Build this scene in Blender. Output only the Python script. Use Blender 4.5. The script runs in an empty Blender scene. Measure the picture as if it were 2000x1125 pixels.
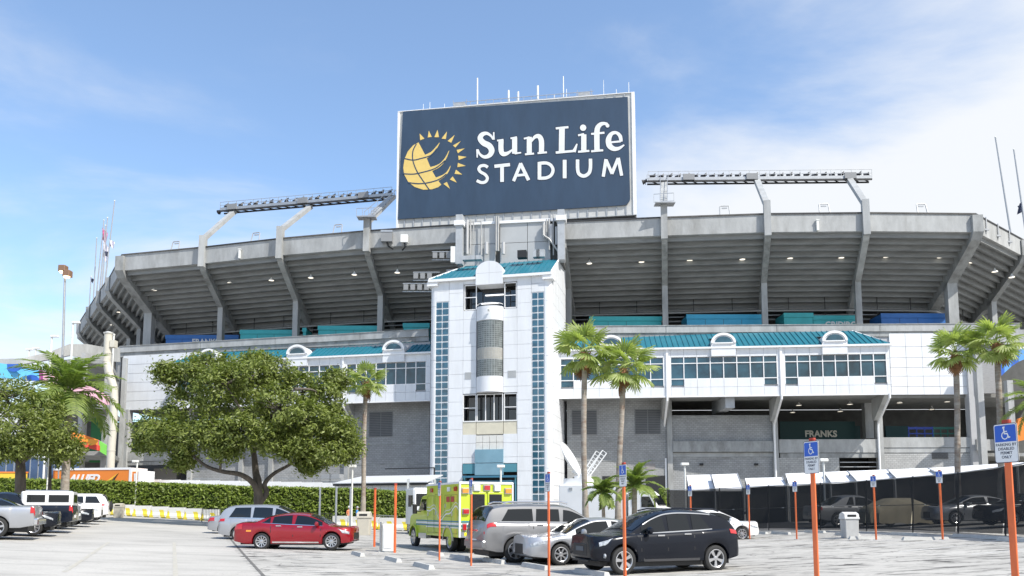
import bpy, bmesh, math, random
import numpy as np
from mathutils import Vector, Matrix, Euler
from math import sin, cos, pi, radians, sqrt, atan2

SC = bpy.context.scene
COL = SC.collection
random.seed(7); RNG = np.random.default_rng(7)

# ------------------------------------------------------------------ camera, sky, sun, exposure
PITCH = radians(6.0); FPX = 1600.0; CAMZ = 1.7; PX0 = 1000.0; PY0 = 829.0
cd = bpy.data.cameras.new('camera'); cam = bpy.data.objects.new('camera', cd); COL.objects.link(cam)
cam.location = (0, 0, CAMZ); cam.rotation_euler = (pi / 2 + PITCH, 0, 0)
cd.sensor_width = 36; cd.lens = 36 * FPX / 2000; cd.shift_y = (PY0 - 562.5) / 2000
cd.clip_end = 6000; cd.clip_start = 0.1
SC.camera = cam

SUN = Vector((0.48, -0.42, 0.77)).normalized()
world = bpy.data.worlds.new('World'); SC.world = world; world.use_nodes = True
wn = world.node_tree; wn.nodes.clear()
def N(tree, t, **kw):
    n = tree.nodes.new(t)
    for k, v in kw.items():
        if k in n.inputs: n.inputs[k].default_value = v
        else: setattr(n, k, v)
    return n
sky = N(wn, 'ShaderNodeTexSky', sky_type='NISHITA', sun_disc=False, sun_elevation=math.asin(SUN.z),
        sun_rotation=atan2(SUN.x, SUN.y), altitude=0.0, air_density=1.0, dust_density=0.7, ozone_density=2.2)
skyamp = N(wn, 'ShaderNodeMix', data_type='RGBA', blend_type='MULTIPLY'); skyamp.inputs[0].default_value = 1
skyamp.inputs[7].default_value = (1.16, 1.23, 1.25, 1)
tc = N(wn, 'ShaderNodeTexCoord')
sep = N(wn, 'ShaderNodeSeparateXYZ')
wn.links.new(tc.outputs['Generated'], sep.inputs[0])
def wmath(op, a, b=None, c=None, clamp=False):
    n = wn.nodes.new('ShaderNodeMath'); n.operation = op; n.use_clamp = clamp
    for i, s in enumerate((a, b, c)):
        if s is None: continue
        if isinstance(s, (int, float)): n.inputs[i].default_value = s
        else: wn.links.new(s, n.inputs[i])
    return n.outputs[0]
zz = wmath('ADD', wmath('MAXIMUM', sep.outputs[2], 0.0), 0.16)
cx = wmath('DIVIDE', sep.outputs[0], zz); cy = wmath('DIVIDE', sep.outputs[1], zz)
comb = N(wn, 'ShaderNodeCombineXYZ')
wn.links.new(wmath('ADD', wmath('MULTIPLY', cx, 0.80), wmath('MULTIPLY', cy, 0.32)), comb.inputs[0])
wn.links.new(wmath('SUBTRACT', wmath('MULTIPLY', cy, 1.15), wmath('MULTIPLY', cx, 0.30)), comb.inputs[1])
n1 = N(wn, 'ShaderNodeTexNoise', Scale=1.15, Detail=9.0, Roughness=0.56, Distortion=0.35)
n2 = N(wn, 'ShaderNodeTexNoise', Scale=0.42, Detail=3.0, Roughness=0.5, Distortion=0.2)
wn.links.new(comb.outputs[0], n1.inputs['Vector']); wn.links.new(comb.outputs[0], n2.inputs['Vector'])
# thicker cloud towards the sun side, thin veils elsewhere, thicker near the horizon
bias = wmath('MAXIMUM', wmath('MULTIPLY', wmath('SUBTRACT', sep.outputs[0], 0.08), 0.72), -0.06)
hz = wmath('MULTIPLY', wmath('SUBTRACT', 0.47, sep.outputs[2]), 0.52)
dens = wmath('ADD', wmath('ADD', wmath('MULTIPLY', n1.outputs[0], 0.95), wmath('MULTIPLY', n2.outputs[0], 0.35)), wmath('ADD', bias, hz))
mr = N(wn, 'ShaderNodeMapRange', interpolation_type='SMOOTHSTEP')
wn.links.new(dens, mr.inputs[0]); mr.inputs[1].default_value = 0.60; mr.inputs[2].default_value = 0.90
mr.inputs[3].default_value = 0.04; mr.inputs[4].default_value = 0.97
cm = N(wn, 'ShaderNodeMix', data_type='RGBA')
CLOUD = 4.6
cm.inputs[7].default_value = (CLOUD, CLOUD * 1.03, CLOUD * 1.07, 1)
wn.links.new(mr.outputs[0], cm.inputs[0]); wn.links.new(sky.outputs[0], skyamp.inputs[6]); wn.links.new(skyamp.outputs[2], cm.inputs[6])
bg = N(wn, 'ShaderNodeBackground', Strength=0.15); wn.links.new(cm.outputs[2], bg.inputs[0])
wo = N(wn, 'ShaderNodeOutputWorld'); wn.links.new(bg.outputs[0], wo.inputs[0])

sl = bpy.data.lights.new('sun', 'SUN'); sun = bpy.data.objects.new('sun', sl); COL.objects.link(sun)
sl.energy = 4.3; sl.angle = radians(0.53); sl.color = (1.0, 0.96, 0.89)
sun.rotation_euler = (-SUN).to_track_quat('-Z', 'Y').to_euler()
SC.view_settings.view_transform = 'Standard'; SC.view_settings.look = 'None'
SC.view_settings.gamma = 1.0; SC.view_settings.use_curve_mapping = False
SC.view_settings.exposure = 0.45
SC.render.engine = 'CYCLES'
SC.cycles.max_bounces = 6; SC.cycles.transparent_max_bounces = 8; SC.cycles.use_denoising = True

# ------------------------------------------------------------------ layout helpers
def ray(px, py):
    u = (px - PX0) / FPX; v = (PY0 - py) / FPX
    return Vector((u, cos(PITCH) - v * sin(PITCH), sin(PITCH) + v * cos(PITCH)))
def PY(px, py, Y):
    d = ray(px, py); t = Y / d.y
    return Vector((d.x * t, Y, CAMZ + d.z * t))
def PZ(px, py, z):
    d = ray(px, py); t = (z - CAMZ) / d.z
    return Vector((d.x * t, d.y * t, z))
def proj(p):
    p = Vector(p) - Vector((0, 0, CAMZ))
    dep = p.y * cos(PITCH) + p.z * sin(PITCH); up = -p.y * sin(PITCH) + p.z * cos(PITCH)
    return PX0 + FPX * p.x / dep, PY0 - FPX * up / dep
def zg(X, Y=0):
    k = 0.0016 if X < 0 else 0.0024
    return 2.2 * (1 - math.exp(-k * X * X / 2.2))
def G(px, Y, dz=0.0):
    """ground point at depth Y seen in column px"""
    X = (px - PX0) / FPX * Y
    for _ in range(4):
        z = zg(X); _, py = proj((X, Y, z)); X = PY(px, py, Y).x
    return Vector((X, Y, zg(X) + dz))
class Plane:
    """vertical plane through two plan points; local frame u (to the right), w (away), z"""
    def __init__(s, a, b):
        s.o = Vector((a[0], a[1], 0)); d = Vector((b[0] - a[0], b[1] - a[1], 0)); s.len = d.length
        s.U = d.normalized(); s.W = Vector((-s.U.y, s.U.x, 0)); s.rot = atan2(s.U.y, s.U.x)
    def uz(s, px, py, w=0.0):
        d = ray(px, py); o = s.o + s.W * w
        t = (o - Vector((0, 0, CAMZ))).dot(s.W) / d.dot(s.W)
        p = Vector((0, 0, CAMZ)) + d * t
        return (p - s.o).dot(s.U), p.z
    def pt(s, u, w, z): return s.o + s.U * u + s.W * w + Vector((0, 0, z))
    def empty(s, name, label=None, cat=None, group=None, z=0.0):
        e = thing(name, label, cat, (s.o.x, s.o.y, z), s.rot, group); return e

# ------------------------------------------------------------------ object helpers
def tag(o, label=None, cat=None, group=None, kind=None):
    if label: o['label'] = label
    if cat: o['category'] = cat
    if group: o['group'] = group
    if kind: o['kind'] = kind
    return o
def thing(name, label, cat, loc=(0, 0, 0), rz=0.0, group=None):
    e = bpy.data.objects.new(name, None); COL.objects.link(e); e.empty_display_size = 0.3
    e.location = loc; e.rotation_euler = (0, 0, rz)
    return tag(e, label, cat, group)
def wmat(o):
    m = Matrix.LocRotScale(o.location, o.rotation_euler, o.scale)
    return (wmat(o.parent) @ m) if o.parent else m
def ctree(o, parent=None, loc=None, rz=None, label=None, scale=None, group=None):
    c = o.copy(); COL.objects.link(c); c.parent = parent
    if loc is not None: c.location = loc
    if rz is not None: c.rotation_euler = (0, 0, rz)
    if scale is not None: c.scale = (scale,) * 3 if isinstance(scale, (int, float)) else scale
    if label: c['label'] = label
    if group: c['group'] = group
    for ch in KIDS.get(o.name, []): ctree(ch, c)
    return c
KIDS = {}
def setparent(o, p):
    o.parent = p; KIDS.setdefault(p.name, []).append(o)
_ct = ctree
def ctree(o, parent=None, **kw):
    c = _ct(o, parent, **kw)
    if parent is not None: KIDS.setdefault(parent.name, []).append(c)
    return c
class MB:
    def __init__(s): s.v = []; s.f = []
    def add(s, vs, fs):
        b = len(s.v); s.v += [tuple(x) for x in vs]; s.f += [tuple(i + b for i in f) for f in fs]; return s
    def hexa(s, a, b, c, d, e, f, g, h):
        return s.add([a, b, c, d, e, f, g, h], [(3, 2, 1, 0), (4, 5, 6, 7), (0, 1, 5, 4), (1, 2, 6, 5), (2, 3, 7, 6), (3, 0, 4, 7)])
    def box(s, x0, x1, y0, y1, z0, z1):
        return s.hexa((x0, y0, z0), (x1, y0, z0), (x1, y1, z0), (x0, y1, z0), (x0, y0, z1), (x1, y0, z1), (x1, y1, z1), (x0, y1, z1))
    def cbox(s, x0, x1, y0, y1, z0, z1, b):
        """box with chamfered vertical edges and top"""
        pts = [(x0 + b, y0), (x1 - b, y0), (x1, y0 + b), (x1, y1 - b), (x1 - b, y1), (x0 + b, y1), (x0, y1 - b), (x0, y0 + b)]
        ix = [(min(max(p[0], x0 + b), x1 - b), min(max(p[1], y0 + b), y1 - b)) for p in pts]
        vs = [(p[0], p[1], z0) for p in pts] + [(p[0], p[1], z1 - b) for p in pts] + [(ix[i][0] * .5 + pts[i][0] * .5, ix[i][1] * .5 + pts[i][1] * .5, z1) for i in range(8)]
        fs = [tuple(range(7, -1, -1)), tuple(range(16, 24))]
        for k in (0, 8):
            for i in range(8): fs.append((k + i, k + (i + 1) % 8, k + 8 + (i + 1) % 8, k + 8 + i))
        return s.add(vs, fs)
    def prism(s, pts, vec):
        n = len(pts); v = Vector(vec); P = [Vector(p) for p in pts]
        fs = [tuple(range(n - 1, -1, -1)), tuple(range(n, 2 * n))] + [(i, (i + 1) % n, n + (i + 1) % n, n + i) for i in range(n)]
        return s.add(P + [p + v for p in P], fs)
    def bar(s, p, q, w, h=None, up=(0, 0, 1)):
        h = h or w; p = Vector(p); q = Vector(q); d = (q - p).normalized(); up = Vector(up)
        if abs(d.dot(up)) > .98: up = Vector((0, 1, 0))
        a = d.cross(up).normalized() * w / 2; b = a.cross(d).normalized() * h / 2
        return s.hexa(p - a - b, p + a - b, p + a + b, p - a + b, q - a - b, q + a - b, q + a + b, q - a + b)
    def tube(s, pts, r, n=8, caps=True):
        P = [Vector(p) for p in pts]; m = len(P)
        R = r if isinstance(r, (list, tuple)) else [r] * m
        base = len(s.v); ref = None
        for i, p in enumerate(P):
            d = (P[min(i + 1, m - 1)] - P[max(i - 1, 0)]).normalized()
            if ref is None: ref = Vector((0, 0, 1)) if abs(d.z) < .9 else Vector((1, 0, 0))
            a = (ref - d * ref.dot(d)).normalized(); b = d.cross(a); ref = a
            for k in range(n):
                t = 2 * pi * k / n; s.v.append(tuple(p + (a * cos(t) + b * sin(t)) * R[i]))
        for i in range(m - 1):
            for k in range(n):
                s.f.append((base + i * n + k, base + i * n + (k + 1) % n, base + (i + 1) * n + (k + 1) % n, base + (i + 1) * n + k))
        if caps:
            s.f.append(tuple(base + k for k in range(n - 1, -1, -1))); s.f.append(tuple(base + (m - 1) * n + k for k in range(n)))
        return s
    def cyl(s, c, r, h, n=16, axis='z'):
        c = Vector(c); d = {'x': Vector((h, 0, 0)), 'y': Vector((0, h, 0)), 'z': Vector((0, 0, h))}[axis]
        return s.tube([c, c + d], r, n)
    def lathe(s, prof, c=(0, 0, 0), n=20, axis='z'):
        b = len(s.v); c = Vector(c)
        for (r, h) in prof:
            for k in range(n):
                t = 2 * pi * k / n
                q = {'z': (r * cos(t), r * sin(t), h), 'y': (r * cos(t), h, -r * sin(t)), 'x': (h, r * cos(t), r * sin(t))}[axis]
                s.v.append(tuple(c + Vector(q)))
        for i in range(len(prof) - 1):
            for k in range(n):
                s.f.append((b + i * n + k, b + i * n + (k + 1) % n, b + (i + 1) * n + (k + 1) % n, b + (i + 1) * n + k))
        return s
    def grid(s, rows):
        b = len(s.v); m = len(rows[0])
        for r in rows: s.v += [tuple(p) for p in r]
        for i in range(len(rows) - 1):
            for j in range(m - 1): s.f.append((b + i * m + j, b + i * m + j + 1, b + (i + 1) * m + j + 1, b + (i + 1) * m + j))
        return s
    def build(s, name, mat=None, parent=None, world=False, smooth=False, label=None, angle=35, cat=None, group=None, kind=None, fixn=False):
        me = bpy.data.meshes.new(name); V = s.v
        if world and parent is not None:
            inv = wmat(parent).inverted(); V = [tuple(inv @ Vector(p)) for p in V]
        me.from_pydata(V, [], s.f); me.update()
        if fixn:
            bm = bmesh.new(); bm.from_mesh(me); bmesh.ops.recalc_face_normals(bm, faces=bm.faces); bm.to_mesh(me); bm.free()
        if mat: me.materials.append(mat)
        if smooth:
            me.shade_smooth(); me.set_sharp_from_angle(angle=radians(angle))
        o = bpy.data.objects.new(name, me); COL.objects.link(o)
        if parent is not None: setparent(o, parent)
        return tag(o, label, cat, group, kind)
_unit = {}
def unit(name, mat, parent, x0, x1, y0, y1, z0, z1):
    """one box piece, sharing a mesh with all other pieces of its material"""
    k = mat.name
    if k not in _unit:
        m = MB(); m.box(-.5, .5, -.5, .5, -.5, .5)
        me = bpy.data.meshes.new('piece'); me.from_pydata(m.v, [], m.f); me.materials.append(mat); _unit[k] = me
    o = bpy.data.objects.new(name, _unit[k]); COL.objects.link(o)
    o.location = ((x0 + x1) / 2, (y0 + y1) / 2, (z0 + z1) / 2); o.scale = (abs(x1 - x0), abs(y1 - y0), abs(z1 - z0))
    if parent is not None: setparent(o, parent)
    return o
ORD = 'first second third fourth fifth sixth seventh eighth ninth tenth eleventh twelfth thirteenth fourteenth fifteenth sixteenth'.split()

# ------------------------------------------------------------------ materials
MATS = {}
def mat(name, col, rough=0.6, metal=0.0, var=0.0, scale=1.0, bump=0.0, bscale=20.0, coat=0.0, stretch=(1, 1, 1), dirt=0.0, dcol=(0.12, 0.11, 0.09),
        emit=0.0, ecol=None, spec=0.5, alpha=1.0, transl=0.0, coords='pos'):
    if name in MATS: return MATS[name]
    m = bpy.data.materials.new(name); m.use_nodes = True; t = m.node_tree; p = t.nodes['Principled BSDF']; MATS[name] = m
    c4 = (*col, 1); p.inputs['Base Color'].default_value = c4; p.inputs['Roughness'].default_value = rough
    p.inputs['Metallic'].default_value = metal; p.inputs['Coat Weight'].default_value = coat; p.inputs['Coat Roughness'].default_value = 0.04
    p.inputs['Specular IOR Level'].default_value = spec
    if emit: p.inputs['Emission Color'].default_value = (*(ecol or col), 1); p.inputs['Emission Strength'].default_value = emit
    if var or bump or dirt:
        if coords == 'pos': g = N(t, 'ShaderNodeNewGeometry'); src = g.outputs['Position']
        else: g = N(t, 'ShaderNodeTexCoord'); src = g.outputs['Object']
        mp = N(t, 'ShaderNodeMapping'); mp.inputs['Scale'].default_value = stretch; t.links.new(src, mp.inputs[0])
        last = None
        if var:
            n = N(t, 'ShaderNodeTexNoise', Scale=scale, Detail=6.0, Roughness=0.6); t.links.new(mp.outputs[0], n.inputs['Vector'])
            r = N(t, 'ShaderNodeMapRange'); t.links.new(n.outputs[0], r.inputs[0]); r.inputs[1].default_value = .3; r.inputs[2].default_value = .7
            r.inputs[3].default_value = 1 - var; r.inputs[4].default_value = 1 + var
            x = N(t, 'ShaderNodeVectorMath', operation='SCALE'); x.inputs[0].default_value = col; t.links.new(r.outputs[0], x.inputs['Scale']); last = x.outputs[0]
        if dirt:
            n = N(t, 'ShaderNodeTexNoise', Scale=scale * .37, Detail=8.0, Roughness=0.7); t.links.new(mp.outputs[0], n.inputs['Vector'])
            r = N(t, 'ShaderNodeMapRange'); t.links.new(n.outputs[0], r.inputs[0]); r.inputs[1].default_value = .48; r.inputs[2].default_value = .75
            r.inputs[3].default_value = 0; r.inputs[4].default_value = dirt
            x = N(t, 'ShaderNodeMix', data_type='RGBA'); t.links.new(r.outputs[0], x.inputs[0])
            if last: t.links.new(last, x.inputs[6])
            else: x.inputs[6].default_value = c4
            x.inputs[7].default_value = (*dcol, 1); last = x.outputs[2]
        if last: t.links.new(last, p.inputs['Base Color'])
        if bump:
            n = N(t, 'ShaderNodeTexNoise', Scale=bscale, Detail=4.0); t.links.new(mp.outputs[0], n.inputs['Vector'])
            b = N(t, 'ShaderNodeBump', Strength=bump, Distance=0.05); t.links.new(n.outputs[0], b.inputs['Height']); t.links.new(b.outputs[0], p.inputs['Normal'])
    out = t.nodes['Material Output']; cur = p.outputs[0]
    if transl:
        tr = N(t, 'ShaderNodeBsdfTranslucent'); tr.inputs[0].default_value = (col[0] * 1.5, col[1] * 1.7, col[2] * .8, 1)
        mx = N(t, 'ShaderNodeMixShader'); mx.inputs[0].default_value = transl; t.links.new(cur, mx.inputs[1]); t.links.new(tr.outputs[0], mx.inputs[2]); cur = mx.outputs[0]
    if alpha < 1:
        tr = N(t, 'ShaderNodeBsdfTransparent'); mx = N(t, 'ShaderNodeMixShader'); mx.inputs[0].default_value = alpha
        t.links.new(tr.outputs[0], mx.inputs[1]); t.links.new(cur, mx.inputs[2]); cur = mx.outputs[0]
    if cur != p.outputs[0]: t.links.new(cur, out.inputs[0])
    return m
def mortar(name, col, bw, bh, mcol, rot=0.0):
    m = mat(name, col, rough=.85, var=.01); t = m.node_tree; p = t.nodes['Principled BSDF']
    g = N(t, 'ShaderNodeNewGeometry'); mp = N(t, 'ShaderNodeMapping'); mp.inputs['Rotation'].default_value = (0, 0, -rot); t.links.new(g.outputs['Position'], mp.inputs[0])
    s = N(t, 'ShaderNodeSeparateXYZ'); t.links.new(mp.outputs[0], s.inputs[0]); c = N(t, 'ShaderNodeCombineXYZ')
    t.links.new(s.outputs[0], c.inputs[0]); t.links.new(s.outputs[2], c.inputs[1])
    b = N(t, 'ShaderNodeTexBrick', Scale=1.0); b.inputs['Brick Width'].default_value = bw; b.inputs['Row Height'].default_value = bh
    b.inputs['Mortar Size'].default_value = .022; b.inputs['Color1'].default_value = (*col, 1); b.inputs['Color2'].default_value = (*[x * .84 for x in col], 1)
    b.inputs['Mortar'].default_value = (*mcol, 1); b.inputs['Bias'].default_value = 0.0; t.links.new(c.outputs[0], b.inputs['Vector'])
    n = N(t, 'ShaderNodeTexNoise', Scale=.35, Detail=7.0, Roughness=.65); t.links.new(g.outputs['Position'], n.inputs['Vector'])
    r = N(t, 'ShaderNodeMapRange'); t.links.new(n.outputs[0], r.inputs[0]); r.inputs[1].default_value = .3; r.inputs[2].default_value = .7; r.inputs[3].default_value = .8; r.inputs[4].default_value = 1.12
    x = N(t, 'ShaderNodeVectorMath', operation='SCALE'); t.links.new(b.outputs['Color'], x.inputs[0]); t.links.new(r.outputs[0], x.inputs['Scale'])
    t.links.new(x.outputs[0], p.inputs['Base Color'])
    bp = N(t, 'ShaderNodeBump', Strength=.5, Distance=.02, invert=True); t.links.new(b.outputs['Fac'], bp.inputs['Height']); t.links.new(bp.outputs[0], p.inputs['Normal'])
    return m

WHITE_PANEL = mat('white_panel', (.72, .735, .755), .45, var=.04, scale=1.6, dirt=.38, dcol=(.50, .50, .485), stretch=(1, 1, .16))
WHITE_TRIM = mat('white_trim', (.80, .80, .80), .5, var=.03, scale=2)
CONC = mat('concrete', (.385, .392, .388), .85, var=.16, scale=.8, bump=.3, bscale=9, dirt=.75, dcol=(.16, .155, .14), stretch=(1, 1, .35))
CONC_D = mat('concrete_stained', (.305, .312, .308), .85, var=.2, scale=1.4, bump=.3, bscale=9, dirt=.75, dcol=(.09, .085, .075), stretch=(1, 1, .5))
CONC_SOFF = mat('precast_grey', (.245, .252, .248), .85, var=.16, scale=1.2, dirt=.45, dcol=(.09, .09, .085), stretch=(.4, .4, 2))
STEELG = mat('galvanised_steel', (.42, .43, .44), .45, metal=.6, var=.1, scale=3)
STEELP = mat('painted_grey_steel', (.40, .42, .44), .5, var=.08, scale=2, dirt=.3, dcol=(.15, .13, .11))
DARKM = mat('dark_metal', (.03, .03, .032), .5)
BLACK = mat('black_plastic', (.015, .015, .016), .55)
RUBBER = mat('rubber', (.022, .022, .022), .75)
TEAL = mat('teal_roof_metal', (.018, .155, .215), .42, var=.08, scale=.6, dirt=.15, dcol=(.08, .22, .22))
TEALP = mat('teal_paint', (.04, .40, .42), .5, var=.08, scale=1)
BLUEP = mat('blue_paint', (.03, .15, .44), .5, var=.08, scale=1)
INDARK = mat('interior_shade_tone', (.10, .10, .095), .8, var=.2, scale=1)  # dark tone holds the shade of the open interiors
def glassmat(name, col, rough=.04, spec=.9, var=.5, sc=.25):
    m = mat(name, col, rough, var=var, scale=sc, spec=spec); return m
GLASS = glassmat('teal_window_glass', (.018, .062, .085), var=.6, sc=.5)  # uneven tone imitates reflections in the wing windows
GLASS_B = glassmat('blue_window_glass', (.03, .10, .15), var=.45, sc=1.2)
GLASS_D = glassmat('dark_window_glass', (.012, .013, .014))
CARGLASS = mat('car_glass', (.005, .007, .009), .03, spec=.62, bump=.5, bscale=1.1)
CHROME = mat('chrome', (.75, .75, .76), .12, metal=1)
ALLOY = mat('alloy_wheel', (.55, .55, .56), .28, metal=.8)
LAMPGLASS = mat('headlamp_lens', (.34, .36, .38), .15, coat=1, var=.6, scale=14, coords='obj')
TAILRED = mat('tail_lamp_red', (.45, .012, .015), .12, coat=1)
AMBER = mat('amber_lens', (.8, .28, .02), .15, coat=1)
ORANGE = mat('orange_post_paint', (.80, .165, .045), .5, var=.14, scale=6, dirt=.55, dcol=(.50, .10, .045), stretch=(1, 1, .4))
SIGNBLUE = mat('sign_blue', (.012, .10, .52), .4)
SIGNWHITE = mat('sign_white', (.78, .78, .78), .4)
LAMPW = mat('lamp_white', (.75, .75, .72), .4)

# ------------------------------------------------------------------ ground
def ground_mat():
    m = mat('weathered_pavement', (.40, .395, .38), .9, var=.01); t = m.node_tree; p = t.nodes['Principled BSDF']
    g = N(t, 'ShaderNodeNewGeometry'); sep = N(t, 'ShaderNodeSeparateXYZ'); t.links.new(g.outputs['Position'], sep.inputs[0])
    def M(op, a, b=0.0, clamp=False):
        n = t.nodes.new('ShaderNodeMath'); n.operation = op; n.use_clamp = clamp
        for i, s in enumerate((a, b)):
            if isinstance(s, (int, float)): n.inputs[i].default_value = s
            else: t.links.new(s, n.inputs[i])
        return n.outputs[0]
    def noise(sc, st, det=6, ro=.6, rz=0.0, dist=0.0):
        mp = N(t, 'ShaderNodeMapping'); mp.inputs['Scale'].default_value = st; mp.inputs['Rotation'].default_value = (0, 0, rz); t.links.new(g.outputs['Position'], mp.inputs[0])
        n = N(t, 'ShaderNodeTexNoise', Scale=sc, Detail=float(det), Roughness=ro, Distortion=dist); t.links.new(mp.outputs[0], n.inputs['Vector']); return n.outputs[0]
    def rng(x, a, b, c, d):
        r = N(t, 'ShaderNodeMapRange', interpolation_type='SMOOTHSTEP'); t.links.new(x, r.inputs[0])
        for i, v in enumerate((a, b, c, d)): r.inputs[i + 1].default_value = v
        return r.outputs[0]
    # lane side (left of the gutter) is clean concrete, stall side is streaky sealed asphalt
    side = M('ADD', M('MULTIPLY', sep.outputs[0], .931), M('MULTIPLY', sep.outputs[1], .364))
    stall = rng(side, 1.60, 1.75, 0.0, 1.0)
    st1 = rng(noise(1.0, (.9, 2.6, 1), 8, .62, radians(-8), .4), .52, .60, 0, 1)
    st2 = rng(noise(1.0, (.30, 1.5, 1), 9, .66, radians(-5), 1.0), .54, .72, 0, 1)
    big = rng(noise(.12, (1, 1, 1), 5), .35, .7, .87, 1.07)
    fine = rng(noise(14, (1, 1, 1), 3), .3, .7, .94, 1.06)
    dark = M('MULTIPLY', M('MULTIPLY', M('ADD', M('MULTIPLY', st1, .52), M('MULTIPLY', st2, .50)), stall), 1.0)
    lane = M('MULTIPLY', rng(noise(1.0, (.25, 1.1, 1), 7, .6, radians(-3)), .46, .72, 0, .22), 1.0)
    # thin sealed cracks
    vo = N(t, 'ShaderNodeTexVoronoi', feature='DISTANCE_TO_EDGE', Scale=.16); mpv = N(t, 'ShaderNodeMapping'); mpv.inputs['Scale'].default_value = (1, 1.6, 1)
    dn = N(t, 'ShaderNodeTexNoise', Scale=.9, Detail=5.0); t.links.new(g.outputs['Position'], dn.inputs['Vector'])
    va = N(t, 'ShaderNodeVectorMath', operation='ADD'); t.links.new(g.outputs['Position'], va.inputs[0])
    vs = N(t, 'ShaderNodeVectorMath', operation='SCALE'); t.links.new(dn.outputs['Color'], vs.inputs[0]); vs.inputs['Scale'].default_value = 2.2; t.links.new(vs.outputs[0], va.inputs[1])
    t.links.new(va.outputs[0], mpv.inputs[0]); t.links.new(mpv.outputs[0], vo.inputs['Vector'])
    crack = M('MULTIPLY', rng(vo.outputs['Distance'], 0.0, .009, .50, 0.0), M('ADD', M('MULTIPLY', stall, .7), .3))
    # oil drips
    oil = rng(noise(.55, (1, 1, 1), 4, .5), .60, .70, 0, .42)
    tot = M('ADD', M('ADD', M('ADD', dark, lane), crack), M('MULTIPLY', oil, stall), True)
    k = M('MULTIPLY', M('MULTIPLY', M('SUBTRACT', 1.0, tot), big), fine)
    x = N(t, 'ShaderNodeVectorMath', operation='SCALE'); x.inputs[0].default_value = (.445, .427, .392); t.links.new(k, x.inputs['Scale'])
    t.links.new(x.outputs[0], p.inputs['Base Color'])
    b = N(t, 'ShaderNodeBump', Strength=.35, Distance=.01); t.links.new(noise(40, (1, 1, 1), 3), b.inputs['Height']); t.links.new(b.outputs[0], p.inputs['Normal'])
    return m
GMAT = ground_mat()
def lot():
    xs = sorted(set([-2500, -900, -400, -220, -140] + list(range(-100, 101, 2)) + [140, 220, 400, 900, 2500]))
    ys = [-300, -60, -20, 0, 10, 20, 30, 40, 55, 70, 90, 110, 140, 200, 350, 700, 1500, 4000]
    m = MB(); m.grid([[(x, y, zg(x)) for x in xs] for y in ys])
    m.build('parking_lot', GMAT, kind='structure', smooth=True)
lot()
# painted lines and the gutter along the lane follow the ground surface
LD = Vector((-.364, .931, 0)).normalized(); SD = Vector((.931, .364, 0)).normalized()
HEAD = atan2(SD.y, SD.x)
def strip(name, a, b, w, m, dz=.006, n=14, kind='structure', parent=None):
    a = Vector(a); b = Vector(b); d = (b - a); d.z = 0; s = Vector((d.y, -d.x, 0)).normalized() * w / 2
    rows = []
    for i in range(n + 1):
        p = a.lerp(b, i / n); rows.append([(q.x, q.y, zg(q.x) + dz) for q in (p - s, p + s)])
    mb = MB(); mb.grid(rows); return mb.build(name, m, parent, kind=kind)
WORNW = mat('worn_white_paint', (.62, .62, .60), .8, var=.2, scale=6, dirt=.8, dcol=(.40, .39, .37))
WORNY = mat('worn_yellow_paint', (.43, .405, .345), .8, var=.12, scale=6, dirt=1.0, dcol=(.41, .405, .385))
GUTTER = mat('gutter_joint', (.13, .125, .115), .9, var=.3, scale=3)
g0, g1 = G(513, 20.5), G(428, 62)
strip('gutter_joint', g0 - LD * 8, g1, .09, GUTTER)
strip('lane_line', G(125, 20.5), G(212, 34), .12, WORNY, n=8); strip('lane_line', G(343, 20), G(340, 36), .12, WORNY, n=8)
for k in range(9):   # stall lines on the right hand bays
    a = G(560, 26) + LD * (2.75 * k - 4); strip('stall_line', a, a + SD * 5.2, .10, WORNW, n=5)
for k in range(12):
    a = G(900, 24.5) + LD * (2.75 * k - 8) + SD * 1.2; strip('stall_line', a, a + SD * 5.4, .10, WORNW, n=5)
for k in range(10):
    a = G(1480, 33) + LD * (2.75 * k - 12) + SD * .5; strip('stall_line', a, a + SD * 5.4, .10, WORNW, n=5)

FLOT = mat('dark_asphalt', (.07, .07, .072), .9, var=.2, scale=2)
m = MB(); fl = [(1304, 55.5), (1404, 52.3), (1500, 49.5), (1600, 45.3), (1690, 41.5), (1780, 37.7), (1868, 34.1), (1960, 31.0), (2070, 27.5)]; rows = []
for px, Y in fl:
    a = G(px, Y + .9); rows.append([(a.x + .10 * k, a.y + k, zg(a.x + .10 * k) + .008) for k in (0, 2, 4, 8, 14, 22)])
m.grid(rows); m.build('fenced_lot', FLOT, kind='structure')
# ------------------------------------------------------------------ stadium bowl
HR = 37.5; HB = 35.3
ST = [(157, 628, .30), (176, 598, .30), (196, 567, .30), (215, 541, .28), (238, 499, .16), (397, 484, .03), (548, 467, .06), (718, 452, .10), (897, 440, .14),
      (1100, 434, .16), (1297, 426, .18), (1498, 419, .22), (1690, 417, .24), (1905, 419, .06), (1995, 468, -.02), (2085, 520, -.15)]
RIM = []
for px, py, nx in ST:
    p = PZ(px, py, HR); RIM.append((p, Vector((nx, 1, 0)).normalized()))
def SP(i, d, z): p, n = RIM[i]; return (p.x + n.x * d, p.y + n.y * d, z)
stad = thing('stadium', 'large grey concrete stadium bowl with overhanging upper deck on sloping beams', 'stadium', (RIM[9][0].x, RIM[9][0].y + 8, zg(0)))
DROP = .468; STEP = 1.03; NST = 13
def bay_strip(mb, i, d0, d1, z0, z1, inset=0.0):
    a, b, c, d = SP(i, d0, 0), SP(i + 1, d0, 0), SP(i + 1, d1, 0), SP(i, d1, 0)
    lo = [(p[0], p[1], z0) for p in (a, b, c, d)]; hi = [(p[0], p[1], z1) for p in (a, b, c, d)]
    mb.hexa(*lo, *hi)
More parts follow.
